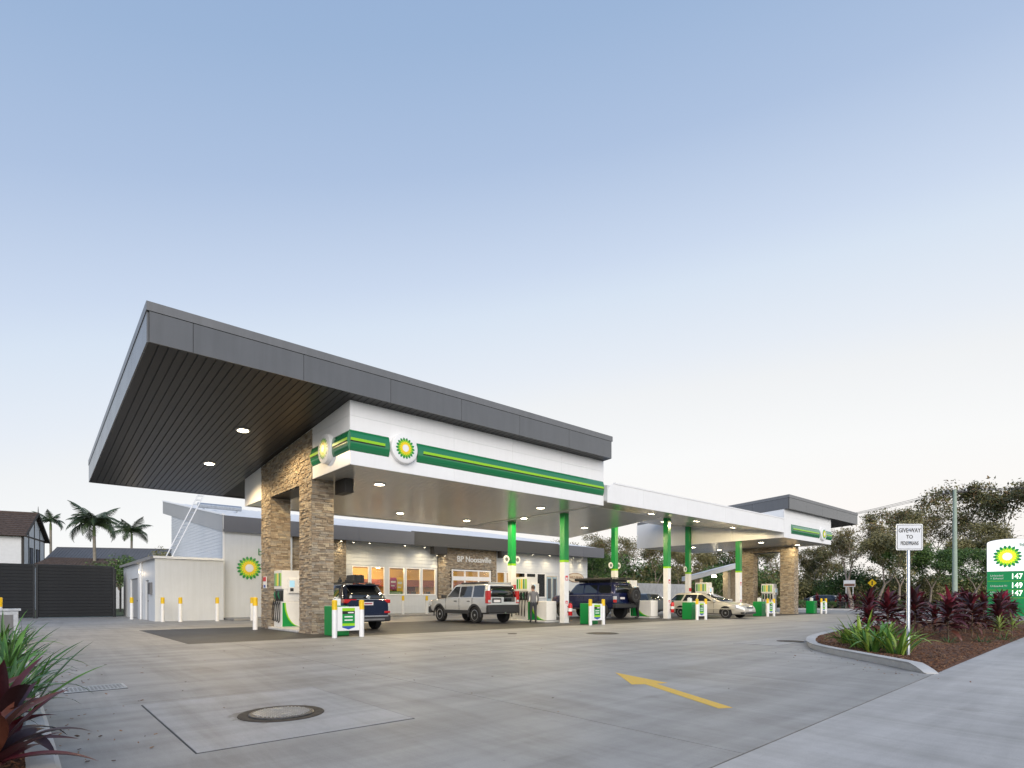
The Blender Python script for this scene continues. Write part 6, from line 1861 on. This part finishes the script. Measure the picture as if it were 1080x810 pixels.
cpos = [(17.6, 5.3), (18.3, 5.05), (20.6, 4.9), (22.3, 3.6), (24.0, 4.0), (18.6, 5.6), (19.9, 5.35), (18.9, 4.55), (20.0, 4.35), (18.7, 3.75), (19.8, 3.45), (21.2, 3.85), (21.6, 3.15), (23.0, 3.35), (22.8, 4.2), (24.6, 3.5), (24.4, 4.5), (21.9, 5.2), (23.6, 5.6), (26.0, 3.6), (26.2, 5.0), (28.0, 3.9), (28.0, 5.4), (20.9, 6.2), (30.5, 4.0), (30.0, 6.0), (25.8, 6.2)]
cl = ['at the very left, behind the strap grass', 'left group, tucked in the middle', 'mid bed, behind the GIVE WAY pole', 'front row, between bright crimson ones', 'mid row, left of the price sign', 'leftmost of the garden behind the strap grass', 'second from the left in the back row', 'just left of the GIVE WAY pole', 'tall one right behind the GIVE WAY pole', 'in front, right of the GIVE WAY pole', 'in front with bright crimson top', 'mid bed, left of the pale green shrub',
      'beside the pale green shrub', 'front row before the price sign, left', 'mid row before the price sign, left', 'front row before the price sign, middle', 'mid row before the price sign, middle', 'back row, middle of the bed', 'back row, right of the middle', 'front row at the right edge', 'mid row at the right edge',
      'near the foot of the price sign', 'behind the front row near the price sign', 'at the back kerb', 'right beside the price sign', 'behind, left of the price sign', 'at the back kerb towards the right']
for k, ((x, y), lb) in enumerate(zip(cpos, cl)):
    z = bed_z(x, y); bright = k in (9, 15, 19)
    rosette('cordyline', 'dark red cordyline plant ' + lb, 'plant', (x, y, z), {'top': ('crimson', 'wine', 'crimson', 'maroon') if bright else ('wine', 'maroon', 'maroon', 'dusk', 'wine'), 'low': ('maroon', 'dusk', 'wine', 'bronze', 'maroon')}, 48, 0.55 + 0.13 * (k % 4), 1.45, -0.1, 'red cordylines in the right garden', 0.88 + 0.22 * ((k * 7) % 4) / 3, sc_leaf=1.12)
for k, ((x, y), lb) in enumerate((((13.9, 4.35), 'leftmost by the kerb'), ((13.35, 3.95), 'middle, nearest the kerb'), ((13.15, 3.45), 'touching the GIVE WAY pole'), ((14.2, 4.0), 'behind the other clumps'), ((14.6, 4.9), 'at the rounded kerb tip'))):
    rosette('strap_grass', 'bright green strap leaved clump in the right garden, ' + lb, 'plant', (x, y, bed_z(x, y)), ('strap', 'strap2', 'strap2', 'strap'), 34, 0, 1.5, 0.7, 'green strap clumps', 1.1 if k < 4 else 0.7, spread=0.2)
for k, ((x, y), lb) in enumerate((((22.4, 2.95), 'beside the front row'), ((20.7, 3.0), 'low, near the path'), ((26.8, 3.1), 'near the price sign'))):
    rosette('pale_shrub', 'pale yellow green leafy plant among the cordylines ' + lb, 'plant', (x, y, bed_z(x, y)), ('cream', 'strap2'), 30, 0.35, 1.4, 0.2, 'pale green plants in the right garden', 0.85, sc_leaf=0.7)
for k, ((x, y), lb) in enumerate((((17.2, 3.45), 'nearest'), ((18.6, 3.05), 'middle'), ((20.2, 2.85), 'furthest'))):
    rosette('ground_cover', 'low dark green ground cover tuft by the path edge, ' + lb, 'plant', (x, y, bed_z(x, y)), ('strap3',), 26, 0, 1.2, 0.2, 'ground cover tufts', 0.36, spread=0.5)
# left strip
LV['big'] = [leaf_mesh('leaf', L, w, d, 0.3, LM[c], 9, 0.35, tw) for L, w, d, tw, c in ((0.55, 0.058, 0.4, 0.2, 'maroon'), (0.50, 0.06, 0.8, -0.2, 'wine'), (0.55, 0.054, 1.2, 0.25, 'dusk'), (0.5, 0.05, 0.6, 0.1, 'bronze'))]
for k, ((x, y), lb, st) in enumerate((((-0.13, 4.62), 'lowest, at the very bottom left corner', 0.05), ((-0.10, 5.1), 'at the bottom left corner, leaning over the kerb', 0.2), ((-0.32, 5.75), 'behind the nearest one at the left edge', 0.22))):
    rosette('cordyline', 'large dark red cordyline ' + lb, 'plant', (x, y, 0.10), ('big',), 24, st, 1.4, 0.2, 'red cordylines in the left garden', 1.0)
for k, ((x, y), lb) in enumerate((((-0.24, 6.2), 'nearest, behind the dark red plant'), ((-0.12, 6.9), 'second from the camera'), ((-0.2, 8.0), 'third from the camera'), ((-0.18, 9.4), 'fourth from the camera'), ((-0.22, 11.0), 'fifth from the camera'), ((-0.2, 13.0), 'sixth from the camera'), ((-0.25, 15.5), 'furthest along the kerb'))):
    rosette('strap_grass', 'dark green strap leaved clump along the left kerb, ' + lb, 'plant', (x, y, 0.09), ('strap', 'strap3', 'strap3', 'strap'), 38, 0, 1.52, 0.85, 'green strap clumps', 1.1, spread=0.2)

# ================================================================ trees
M['bark'] = mat('gum_bark', (0.32, 0.26, 0.21), 0.9, var=0.3, vscale=3, bump=0.5, bscale=12)
M['bark_pale'] = mat('pale_gum_bark', (0.46, 0.36, 0.28), 0.8, var=0.2, vscale=3)
GL = [mat('gum_leaf_%s' % k, c, 0.55) for k, c in (('olive', (0.19, 0.175, 0.062)), ('grey', (0.23, 0.21, 0.11)), ('dark', (0.095, 0.105, 0.040)), ('brown', (0.25, 0.165, 0.08)), ('pale', (0.31, 0.27, 0.12)))]
DL = [mat('dense_leaf_%s' % k, c, 0.5) for k, c in (('mid', (0.075, 0.15, 0.034)), ('dark', (0.045, 0.095, 0.024)), ('light', (0.13, 0.21, 0.05)))]


def leaves(mb, c, r, n, size, rnd, mix, flat=0.7):
    for _ in range(n):
        v = Vector((rnd.gauss(0, 1), rnd.gauss(0, 1), rnd.gauss(0, 1))); v.normalize(); v *= r * rnd.random() ** 0.45
        p = c + Vector((v.x, v.y, v.z * flat)); l = size * rnd.uniform(0.6, 1.3); w = l * rnd.uniform(0.25, 0.45)
        a = Vector((rnd.gauss(0, 1), rnd.gauss(0, 1), rnd.gauss(-0.5, 0.8))).normalized(); b = a.cross(Vector((rnd.gauss(0, 1), rnd.gauss(0, 1), rnd.gauss(0, 1)))).normalized()
        o = len(mb.v); mb.v += [tuple(p - a * l / 2), tuple(p + b * w / 2), tuple(p + a * l / 2), tuple(p - b * w / 2)]; mb.f.append((o, o + 1, o + 2, o + 3)); mb.m.append(rnd.choice(mix))


def tree_meshes(seed, h, spread, trunk_r, fork, depth, nleaf, lsize, clump, bark, lmats, mix, lean=0.15, droop=0.0):
    rnd = random.Random(seed); tb, cb_ = MB(), MB(); tips = []

    def grow(p, d, L, r, k):
        pts = [p]; rad = [r]; q = p; dd = d.copy()
        for i in range(4):
            dd = (dd + Vector((rnd.gauss(0, 0.14), rnd.gauss(0, 0.14), rnd.gauss(0.03, 0.08)))).normalized(); q = q + dd * L / 4; pts.append(q); rad.append(lerp(r, r * 0.62, (i + 1) / 4))
        tb.tube(pts, rad, 7 if k < 2 else 5)
        if k >= 2: tips.append(pts[2] if rnd.random() < 0.5 else pts[3])
        if k == 2 and rnd.random() < 0.6: tips.append(pts[1] + Vector((rnd.gauss(0, 0.5), rnd.gauss(0, 0.5), -rnd.uniform(0.2, 0.9))))
        if k >= depth: tips.append(q); return
        nb = fork if k else max(2, fork - 1)
        for i in range(nb):
            az = 2 * math.pi * (i + rnd.random() * 0.7) / nb; tilt = rnd.uniform(0.35, 0.85) * spread
            side = Vector((math.cos(az), math.sin(az), 0)); nd = (dd * math.cos(tilt) + side * math.sin(tilt) + Vector((0, 0, 0.15 - droop * k))).normalized()
            grow(q, nd, L * rnd.uniform(0.62, 0.86), rad[-1] * 0.72, k + 1)
    grow(Vector((0, 0, -0.2)), Vector((rnd.gauss(0, lean), rnd.gauss(0, lean), 1)).normalized(), h * 0.34, trunk_r, 0)
    zmax = max(t.z for t in tips) or 1
    f = h * 0.93 / zmax
    for t in tips:
        leaves(cb_, t, clump * rnd.uniform(0.55, 1.25), int(nleaf * rnd.uniform(0.5, 1.3)), lsize, rnd, mix)
    tm = tb.mesh('trunk', [bark], True, True, 60); cm = cb_.mesh('crown', lmats, False, False)
    return tm, cm, f


def shrub_mesh(seed, w, h, n, lsize, lmats, mix):
    rnd = random.Random(seed); cb_, tb = MB(), MB()
    for k in range(14):
        a, rr = rnd.uniform(0, 6.28), w * 0.42 * math.sqrt(rnd.random()); z = h * rnd.uniform(0.2, 0.85) * (1 - 0.35 * rr / w)
        c = Vector((math.cos(a) * rr, math.sin(a) * rr, z)); leaves(cb_, c, h * rnd.uniform(0.2, 0.34), n // 14, lsize, rnd, mix, 0.9)
        tb.tube([(0, 0, -0.1), (c.x * 0.4, c.y * 0.4, c.z * 0.55), tuple(c)], [0.05, 0.03, 0.012], 5)
    return tb.mesh('branches', [M['bark']]), cb_.mesh('foliage', lmats, False, False)


TV = {'gum_a': tree_meshes(1, 12, 0.75, 0.26, 3, 4, 46, 0.30, 1.0, M['bark'], GL, (0, 0, 1, 2, 3, 2)),
      'gum_b': tree_meshes(2, 12, 0.95, 0.24, 3, 4, 40, 0.30, 1.0, M['bark'], GL, (0, 1, 2, 2, 3)),
      'gum_c': tree_meshes(5, 12, 0.6, 0.28, 3, 4, 56, 0.32, 1.05, M['bark'], GL, (0, 2, 2, 0, 3)),
      'pale': tree_meshes(8, 9, 0.7, 0.24, 3, 4, 36, 0.26, 0.8, M['bark_pale'], GL, (1, 1, 0, 4, 3)),
      'dense': tree_meshes(9, 8, 0.9, 0.2, 3, 4, 95, 0.28, 1.0, M['bark'], DL, (0, 0, 1, 2)),
      'olive': tree_meshes(12, 9, 0.7, 0.2, 3, 4, 90, 0.28, 0.95, M['bark'], GL, (0, 4, 1, 0))}
HT = dict(gum_a=12, gum_b=12, gum_c=12, pale=9, dense=8, olive=9)
TREES = [(1066, 86, 21, 'gum_c', 'tall dark eucalypt behind the price sign, the highest of all'), (1098, 80, 19, 'gum_a', 'tall eucalypt at the right edge behind the price sign'), (1035, 90, 17.5, 'gum_b', 'airy eucalypt just right of the power pole'),
         (1000, 92, 16, 'gum_a', 'airy eucalypt directly behind the power pole'), (962, 90, 17, 'gum_b', 'tall airy eucalypt above the GIVE WAY sign'), (932, 84, 15, 'gum_a', 'eucalypt left of the GIVE WAY sign'),
         (899, 64, 10.2, 'pale', 'pale trunked gum forking low beside the far right roof'), (924, 62, 9.5, 'olive', 'olive leaved tree between the pale gum and the GIVE WAY pole'), (945, 64, 8.2, 'dense', 'dense green tree behind the GIVE WAY pole'),
         (978, 66, 7.5, 'dense', 'dense green tree right of the GIVE WAY pole'), (1024, 60, 6.8, 'dense', 'spreading green tree in front of the power pole'), (1050, 74, 11, 'olive', 'olive tree behind the upper price sign'),
         (872, 74, 8.5, 'gum_c', 'dark round gum under the far right roof overhang'), (852, 78, 7.5, 'olive', 'low olive tree right of the far stone portal'), (626, 57, 6.3, 'dense', 'dense green tree at the right end of the shop'),
         (606, 72, 10, 'gum_b', 'airy gum above the right end of the shop fascia'), (652, 74, 9.6, 'gum_a', 'gum between the second and third column pairs'), (684, 72, 9.0, 'gum_c', 'dark gum behind the navy four wheel drive'),
         (716, 70, 8.4, 'olive', 'olive gum behind the beige station wagon'), (742, 80, 10, 'gum_a', 'gum seen over the far slanted shelter roof'), (770, 82, 10.5, 'gum_b', 'gum seen left of the right stone portal'), (800, 78, 10, 'gum_c', 'gum seen through the right stone portal'), (822, 80, 9, 'gum_a', 'gum seen right inside the stone portal'),
         (668, 86, 11, 'gum_b', 'tall airy gum in the second line behind the canopy'), (888, 88, 12.5, 'gum_b', 'tall gum in the second line behind the pale trunked one')]
rnd = random.Random(33)
for px, d, h, kd, lb in TREES:
    tm, cm, f = TV[kd]; x, y = vd(px, d)
    t = thing('tree', lb, 'tree', (0, 0, 0), 'trees beyond the forecourt')
    link('trunk', tm, t); link('crown', cm, t)
    s = h / HT[kd] * f; place(t, (x, y, -0.06), rnd.uniform(0, 6.28), s)
SV = [shrub_mesh(41, 3.4, 3.0, 3600, 0.20, DL, (0, 1, 1, 2)), shrub_mesh(42, 3.6, 2.6, 3400, 0.22, GL, (0, 2, 4, 0)), shrub_mesh(43, 2.6, 1.6, 2200, 0.16, DL, (0, 2, 1))]
k = 0
side = ['behind the second column', 'left of the third column', 'behind the third column', 'right of the third column', 'behind the station wagon', 'under the slanted shelter', 'left of the right portal', 'inside the right portal']
for i, px in enumerate(range(594, 1096, 13)):
    d = rnd.uniform(69, 77); kd = rnd.choice((0, 1, 1, 0)); x, y = vd(px, d)
    t = thing('shrub', 'leafy understorey shrub in the dense belt beneath the trees beyond the side street', 'shrub', (0, 0, 0), 'understorey shrubs beneath the trees')
    link('branches', SV[kd][0], t); link('foliage', SV[kd][1], t)
    place(t, (x, y, -0.06), rnd.uniform(0, 6.28), rnd.uniform(1.1, 1.9))
for i, px in enumerate(range(600, 840, 17)):
    x, y = vd(px, rnd.uniform(80, 88)); t = thing('shrub', 'tall dense tree like shrub in the back row of the belt behind the canopy', 'shrub', (0, 0, 0), 'back row of tall shrubs behind the canopy')
    v = SV[rnd.choice((0, 1, 1))]; link('branches', v[0], t); link('foliage', v[1], t); place(t, (x, y, -0.06), rnd.uniform(0, 6.28), rnd.uniform(2.0, 2.9))
for i, (px, d, s, lb) in enumerate(((846, 58.3, 0.6, 'left of the dark red plants'), (878, 58.2, 0.5, 'next to the white sign board'), (915, 58, 0.55, 'at the foot of the pale gum'), (950, 57, 0.6, 'behind the GIVE WAY pole'), (826, 60, 0.5, 'right beside the far stone portal'))):
    x, y = vd(px, d); t = thing('shrub', 'small green shrub in the far garden strip ' + lb, 'shrub', (0, 0, 0), 'small shrubs of the far strip')
    link('branches', SV[2][0], t); link('foliage', SV[2][1], t); place(t, (x, y, 0.08), i, s)
for i, (px, d, lb) in enumerate(((862, 58.4, 'right of the far bin'), (886, 58.0, 'before the white sign board, left'), (893, 58.2, 'before the white sign board, right'), (901, 58.1, 'left of the pale gum'), (934, 58, 'left of the GIVE WAY pole'), (944, 58.2, 'behind the GIVE WAY pole'))):
    x, y = vd(px, d); rosette('cordyline', 'dark red cordyline in the far garden strip ' + lb, 'plant', (x, y, 0.08), ('maroon', 'wine', 'dusk'), 26, 0.6, 1.4, 0.0, 'red cordylines of the far strip', 1.3, rnd, sc_leaf=1.4)

# ================================================================ palms
FR = [mat('palm_leaf_%s' % k, c, 0.45) for k, c in (('mid', (0.055, 0.085, 0.03)), ('dark', (0.03, 0.05, 0.02)))]


def frond_mesh(L, droop, seed):
    rnd = random.Random(seed); mb = MB(); x = z = 0.0; pts = []; n = 18; a = -0.5
    for i in range(n + 1):
        t = i / n; pts.append((Vector((x, 0, z)), a)); a = -0.75 + droop * t ** 1.2
        x += L / n * math.cos(a); z -= L / n * math.sin(a)
    mb.tube([p for p, _ in pts], [lerp(0.035, 0.006, i / n) for i in range(n + 1)], 5)
    for i in range(2, n + 1):
        t = i / n; p, a = pts[i]; ll = L * 0.30 * math.sin(math.pi * min(t * 0.85 + 0.18, 1)) + 0.08
        for sg in (1, -1):
            for q in range(2):
                fwd = Vector((math.cos(a), 0, -math.sin(a))); d = (Vector((0, sg, 0)) * 0.8 + fwd * 0.55 + Vector((0, 0, -0.35 - 0.25 * rnd.random()))).normalized()
                b = p + fwd * (L / n * 0.5 * q); w = fwd * 0.028
                m_ = b + d * ll * 0.55; e = b + d * ll + Vector((0, 0, -0.18 * ll))
                o = len(mb.v); mb.v += [tuple(b - w), tuple(b + w), tuple(m_ + w), tuple(m_ - w), tuple(e)]; mb.f += [(o, o + 1, o + 2, o + 3), (o + 3, o + 2, o + 4)]; k_ = rnd.randrange(2); mb.m += [k_, k_]
    return mb.mesh('frond', FR, False, False)


FV = [frond_mesh(2.3, d, s) for d, s in ((0.9, 1), (1.5, 2), (2.1, 3), (2.6, 4))]
M['palm_trunk'] = mat('palm_trunk', (0.27, 0.24, 0.19), 0.85, var=0.2, vscale=6, bump=0.4, bscale=20); M['crownshaft'] = mat('crownshaft', (0.14, 0.20, 0.06), 0.5)


def palm(label, x, y, h, s, n, seed):
    rnd = random.Random(seed); t = thing('palm_tree', label, 'palm', (0, 0, 0), 'palms behind the fence')
    mb = MB(); mb.tube([(0, 0, -0.1), (0.05, 0, h * 0.4), (0.0, 0.05, h - 0.9)], [0.17, 0.13, 0.12], 10); mb.build('trunk', M['palm_trunk'], t, smooth=True)
    mb = MB(); mb.tube([(0, 0.05, h - 0.92), (0, 0.05, h - 0.3), (0, 0.05, h + 0.15)], [0.13, 0.12, 0.05], 10); mb.build('crownshaft', M['crownshaft'], t, smooth=True)
    for k in range(n):
        f = k / n; me = FV[min(3, int(f * 4))]
        o = bpy.data.objects.new('frond', me); COL.objects.link(o); o.parent = t; o.location = (0, 0.05, h + 0.05 - 0.1 * f)
        o.rotation_euler = (rnd.gauss(0, 0.15), lerp(-0.45, 0.35, f) + rnd.gauss(0, 0.1), k * 2.4 + rnd.uniform(-0.2, 0.2)); sc = s * rnd.uniform(0.85, 1.1); o.scale = (sc, sc, sc)
    place(t, (x, y, -0.06), seed)


palm('tall dark palm with full crown in front of the grey roofed house', 5.02, 61.9, 7.6, 1.15, 20, 1)
palm('small palm beside the brown roofed house', 2.75, 83.8, 9.9, 0.8, 13, 2)
palm('sparse drooping palm behind the grey roofed house', 10.2, 81.5, 9.0, 1.1, 13, 3)
for i, (x, y, s, z, lb) in enumerate(((6.2, 56.5, 0.95, 1.9, 'right of the tall palm trunk, round'), (4.9, 57.5, 0.8, 1.7, 'left of the tall palm trunk'), (10.9, 62.5, 1.5, 2.2, 'beside the ladder, tall and autumn tinged'))):
    t = thing('shrub', 'bushy green tree behind the fence ' + lb, 'shrub', (0, 0, 0), 'bushes behind the fence')
    v = SV[0 if i < 2 else 1]; link('branches', v[0], t); link('foliage', v[1], t); place(t, (x, y, z), i, s)

# ================================================================ houses behind the fence
M['tile'] = mat('brown_roof_tile', (0.085, 0.06, 0.048), 0.75, var=0.35, vscale=3); M['tile_grey'] = mat('grey_roof_sheet', (0.115, 0.12, 0.13), 0.55, var=0.12, vscale=1.2)
M['render'] = mat('white_render', (0.66, 0.67, 0.68), 0.8, var=0.06); M['beam'] = mat('dark_timber', (0.03, 0.027, 0.025), 0.7); M['hglass'] = glass('house_glass', (0.02, 0.025, 0.03))


def tiled(mb, a, b, c, d, rows, cols, lift=0.05):
    """roof plane a-b (eave) to d-c (ridge) laid with overlapping courses of rounded tiles"""
    a, b, c, d = map(Vector, (a, b, c, d)); n = (b - a).cross(d - a).normalized()
    for i in range(rows):
        t0, t1 = i / rows, (i + 1.15) / rows; t1 = min(t1, 1)
        for j in range(cols):
            s0, s1 = j / cols, (j + 1) / cols
            f = lambda s, t: a.lerp(b, s).lerp(d.lerp(c, s), t)
            p = [f(s0, t0) + n * lift, f((s0 + s1) / 2, t0) + n * lift * 1.9, f(s1, t0) + n * lift, f(s1, t1) + n * 0.005, f((s0 + s1) / 2, t1) + n * lift * 0.7, f(s0, t1) + n * 0.005]
            mb.add(p + [f(s0, t0), f(s1, t0)], [(0, 1, 4, 5), (1, 2, 3, 4), (6, 7, 2, 1, 0)])


# half-timbered house: local x along the eave, gable at local x = 0
th_ = thing('timbered_house', 'white half timbered house with dark beams and brown tiled roof at the left edge', 'house')
HW, HL, ZE, ZR = 7.0, 12.0, 7.15, 9.4
mb = MB(); mb.box(-HL, 0, 0, HW, 0, ZE)
mb.prism([(-0.2, 0, ZE), (-0.2, HW, ZE), (-0.2, HW / 2, ZR - 0.15)], (0.199, 0, 0)); mb.build('wall', M['render'], th_)
mb = MB(); o = 0.45; sl_ = (ZR - ZE) / (HW / 2)
tiled(mb, (-HL, -o, ZE - o * sl_), (0.35, -o, ZE - o * sl_), (0.35, HW / 2, ZR), (-HL, HW / 2, ZR), 12, 40)
tiled(mb, (0.35, HW + o, ZE - o * sl_), (-HL, HW + o, ZE - o * sl_), (-HL, HW / 2, ZR), (0.35, HW / 2, ZR), 12, 40)
rf = struct(mb.build('roof_tile', M['tile'], th_, fix=False), 'stuff')
mb = MB(); mb.tube([(-HL, HW / 2, ZR + 0.05), (0.35, HW / 2, ZR + 0.05)], 0.11, 8); mb.build('ridge', M['tile'], th_)
mb = MB(); mb.tube([(0.3, HW / 2, ZR), (0.3, HW / 2, ZR + 0.75)], [0.05, 0.015], 6); mb.build('finial', M['beam'], th_)
for p in (((0.30, -o, ZE - o * sl_ - 0.06), (0.30, HW / 2, ZR - 0.06)), ((0.30, HW + o, ZE - o * sl_ - 0.06), (0.30, HW / 2, ZR - 0.06))):
    mb = MB(); a, b = map(Vector, p); mb.prism([a, b, b + Vector((0, 0, 0.22)), a + Vector((0, 0, 0.22))], (0.08, 0, 0)); mb.build('barge_board', M['beam'], th_)
for x in (-0.12, -2.6, -5.1, -7.6, -10.1):
    mb = MB(); mb.box(x, x + 0.18, -0.03, -0.001, 3.3, ZE - 0.05); mb.build('beam', M['beam'], th_)
mb = MB(); mb.box(-HL, 0, -0.04, -0.001, ZE - 0.28, ZE - 0.08); mb.build('gutter', M['beam'], th_)
for y in (0.05, 1.6, 3.4, 5.2, 6.8):
    zt = ZE + (min(y, HW - y)) * sl_ - 0.25; mb = MB(); mb.box(0.001, 0.035, y, y + 0.16, 3.3, zt); mb.build('beam', M['beam'], th_)
mb = MB(); mb.box(0.001, 0.03, 0, HW, 6.9, 7.05); mb.build('beam', M['beam'], th_)
for y0 in (2.0, 4.0):
    mb = MB(); mb.box(0.001, 0.05, y0, y0 + 1.0, 4.2, 6.0); w = mb.build('window', M['beam'], th_)
    mb = MB(); mb.box(0.051, 0.055, y0 + 0.08, y0 + 0.92, 4.3, 5.9); mb.build('pane', M['hglass'], w)
place(th_, (0.25, 69.0, -0.05), R(-14))
# lower brown roof in front of it
lr = thing('carport', 'low carport with brown tiled roof just behind the fence', 'carport')
mb = MB(); tiled(mb, (0, 0, 3.9), (6.4, 0, 3.9), (5.6, 2.6, 4.75), (0.6, 2.6, 4.75), 6, 26); struct(mb.build('roof_tile', M['tile'], lr, fix=False), 'stuff')
mb = MB(); mb.hexa([(0.1, 0.15, 3.75), (6.3, 0.15, 3.75), (6.3, 5.0, 3.75), (0.1, 5.0, 3.75), (0.1, 0.15, 3.85), (6.3, 0.15, 3.85), (5.5, 2.55, 4.65), (0.7, 2.55, 4.65)]); mb.build('roof_frame', M['beam'], lr)
for x in (0.3, 6.0):
    for y in (0.4, 4.6): mb = MB(); mb.box(x, x + 0.14, y, y + 0.14, 0, 3.75); mb.build('post', M['beam'], lr)
place(lr, (0.75, 61.5, -0.05), R(-16))
# grey roofed house
gh = thing('grey_roofed_house', 'white house with long grey roof and gable behind the palms', 'house')
mb = MB(); mb.box(0, 17.0, 0, 8, 0, 4.6); mb.prism([(16.8, -0.0, 4.6), (16.8, 8, 4.6), (16.8, 4, 6.7)], (0.199, 0, 0)); mb.build('wall', M['render'], gh)
mb = MB()
for ya, yb in ((-0.6, 4.0), (8.6, 4.0)):
    for k in range(44):
        x0 = -0.4 + 17.9 * k / 44; x1 = x0 + 17.9 / 44 - 0.0
        p = [Vector((x0, ya, 4.3)), Vector((x1, ya, 4.3)), Vector((x1, yb, 6.85)), Vector((x0, yb, 6.85))]
        up = Vector((0, 0, 0.07)); mb.hexa(p + [q + up for q in p]); mb.box(x0, x0 + 0.06, min(ya, yb) + 0.05, min(ya, yb) + 0.06, 4.3, 4.31)
        q0, q1 = p[0] + up, p[3] + up; d = Vector((0.05, 0, 0)); mb.hexa([q0, q0 + d, q1 + d, q1, q0 + Vector((0, 0, 0.04)), q0 + d + Vector((0, 0, 0.04)), q1 + d + Vector((0, 0, 0.04)), q1 + Vector((0, 0, 0.04))])
struct(mb.build('roof', M['tile_grey'], gh, fix=False), 'stuff')
mb = MB(); mb.box(-0.4, 17.5, 3.9, 4.1, 6.88, 6.97); mb.build('ridge_cap', M['tile_grey'], gh)
for x in (2.0, 6.0, 10.0):
    mb = MB(); mb.box(x, x + 1.6, -0.05, -0.001, 2.6, 4.0); w = mb.build('window', M['wpaint'], gh)
    mb = MB(); mb.box(x + 0.08, x + 1.52, -0.056, -0.051, 2.7, 3.9); mb.build('pane', M['hglass'], w)
place(gh, (1.8, 79.0, -0.05), R(-28), (0.78, 0.9, 1.0))

# ================================================================ power poles and wires
M['pole_green'] = mat('pale_green_pole', (0.36, 0.44, 0.36), 0.75, var=0.12, vscale=3)
M['pole_wood'] = mat('grey_timber_pole', (0.10, 0.09, 0.08), 0.85, var=0.2); M['wire'] = mat('wire', (0.05, 0.05, 0.055), 0.6)
arms = []
for px, d, h, m, lb in ((1007, 50, 10.7, 'pole_green', 'pale green power pole between the GIVE WAY sign and the price sign'), (799, 80, 11.0, 'pole_wood', 'dark power pole far behind the right stone portal'), (1300, 40, 10.8, 'pole_green', 'pale power pole beyond the right edge')):
    x, y = vd(px, d); t = thing('power_pole', lb, 'power pole', (x, y, 0), 'power poles along the side street')
    mb = MB(); mb.tube([(x, y, -0.1), (x, y, h)], [0.22 if m == 'pole_green' else 0.16, 0.14 if m == 'pole_green' else 0.11], 12); mb.build('pole_shaft', M[m], t, smooth=True)
    mb = MB(); mb.box(x - 0.06, x + 0.06, y - 0.9, y + 0.9, h - 0.32, h - 0.2); mb.build('crossarm', M['pole_wood'], t)
    for o in (-0.8, 0.0, 0.8):
        mb = MB(); mb.lathe([(0.045, h - 0.2), (0.06, h - 0.1), (0.03, h - 0.02)], 8, (x, y + o, 0)); mb.build('insulator', M['wpaint'], t)
    mb = MB(); mb.tube([(x + 0.05, y + 0.25, h - 0.5), (x - 0.3, y + 0.5, h + 0.1)], 0.04, 6); mb.build('bracket', M['galv'], t)
    arms.append((x, y, h))
for i, o in enumerate((-0.8, 0.0, 0.8)):
    for (a, b, nm) in ((arms[0], arms[1], 'to the far pole'), (arms[0], arms[2], 'towards the right edge')):
        pts = []
        for k in range(13):
            t = k / 12; pts.append((lerp(a[0], b[0], t), lerp(a[1], b[1], t) + o, lerp(a[2], b[2], t) - 4 * 0.5 * t * (1 - t) - 0.03))
        mb = MB(); mb.tube(pts, 0.018, 4); tag(mb.build('overhead_wire', M['wire']), 'thin overhead wire from the pale green pole %s, %s' % (nm, ('near side', 'middle', 'far side')[i]), 'wire', 'overhead wires')

# ================================================================ roadside signs, far shelter
x, y = vd(896, 59); t = thing('notice_board', 'small white sign board on two posts beside the pale gum', 'sign', (x, y, 0.1))
for s in (-0.33, 0.33): mb = MB(); mb.box(x - 0.03, x + 0.03, y + s - 0.03, y + s + 0.03, 0.08, 2.3); mb.build('post', M['wpaint'], t)
mb = MB(); mb.box(x - 0.05, x - 0.031, y - 0.55, y + 0.55, 2.3, 2.98); b_ = mb.build('board', M['wpaint'], t)
mb = MB(); mb.box(x - 0.056, x - 0.051, y - 0.50, y + 0.50, 2.36, 2.62); mb.build('board_print', mat('brown_print', (0.22, 0.12, 0.08), 0.6), b_)
x, y = vd(920, 60); t = thing('warning_sign', 'yellow diamond warning sign right of the pale gum', 'sign', (x, y, 0.0))
mb = MB(); mb.tube([(x, y, -0.05), (x, y, 2.6)], 0.03, 8); mb.build('post', M['galv'], t)
mb = MB(); mb.prism([(x - 0.04, y, 2.3), (x - 0.04, y + 0.42, 2.72), (x - 0.04, y, 3.14), (x - 0.04, y - 0.42, 2.72)], (0.01, 0, 0)); p_ = mb.build('plate', M['ypaint'], t)
mb = MB(); mb.box(x - 0.047, x - 0.041, y - 0.06, y + 0.06, 2.5, 2.92); mb.build('symbol', M['k_letter'], p_)
sh = thing('wash_shelter', 'far shelter with slanted white roof and pale stone piers behind the station wagon', 'shelter', (48.5, 28, 0))
a, b = Vector((*vd(728, 52), 2.75)), Vector((*vd(783, 52), 4.0)); dp = Vector((CA, SA, 0)) * 2.6
mb = MB(); mb.hexa([a, b, b + dp, a + dp] + [p + Vector((0, 0, 0.42)) for p in (a, b, b + dp, a + dp)]); mb.build('roof', M['white'], sh)
for px in (737, 766.5, 775):
    x, y = vd(px, 53.2); f = (px - 728) / 55; mb = MB(); mb.box(x - 0.25, x + 0.25, y - 0.25, y + 0.25, -0.05, lerp(2.75, 4.0, f) - 0.02); mb.build('pier', M['stone'][3], sh)
x, y = vd(753, 53); mb = MB(); mb.box(x - 0.15, x + 0.15, y - 0.15, y + 0.15, 3.1, 3.26); mb.build('lamp', M['lamp'], sh)
mb = MB(); x, y = vd(753, 54.5); mb.box(x - 4.5, x + 4.5, y + 5.5, y + 5.7, -0.05, 2.6); mb.build('rear_wall', M['kerb'], sh)
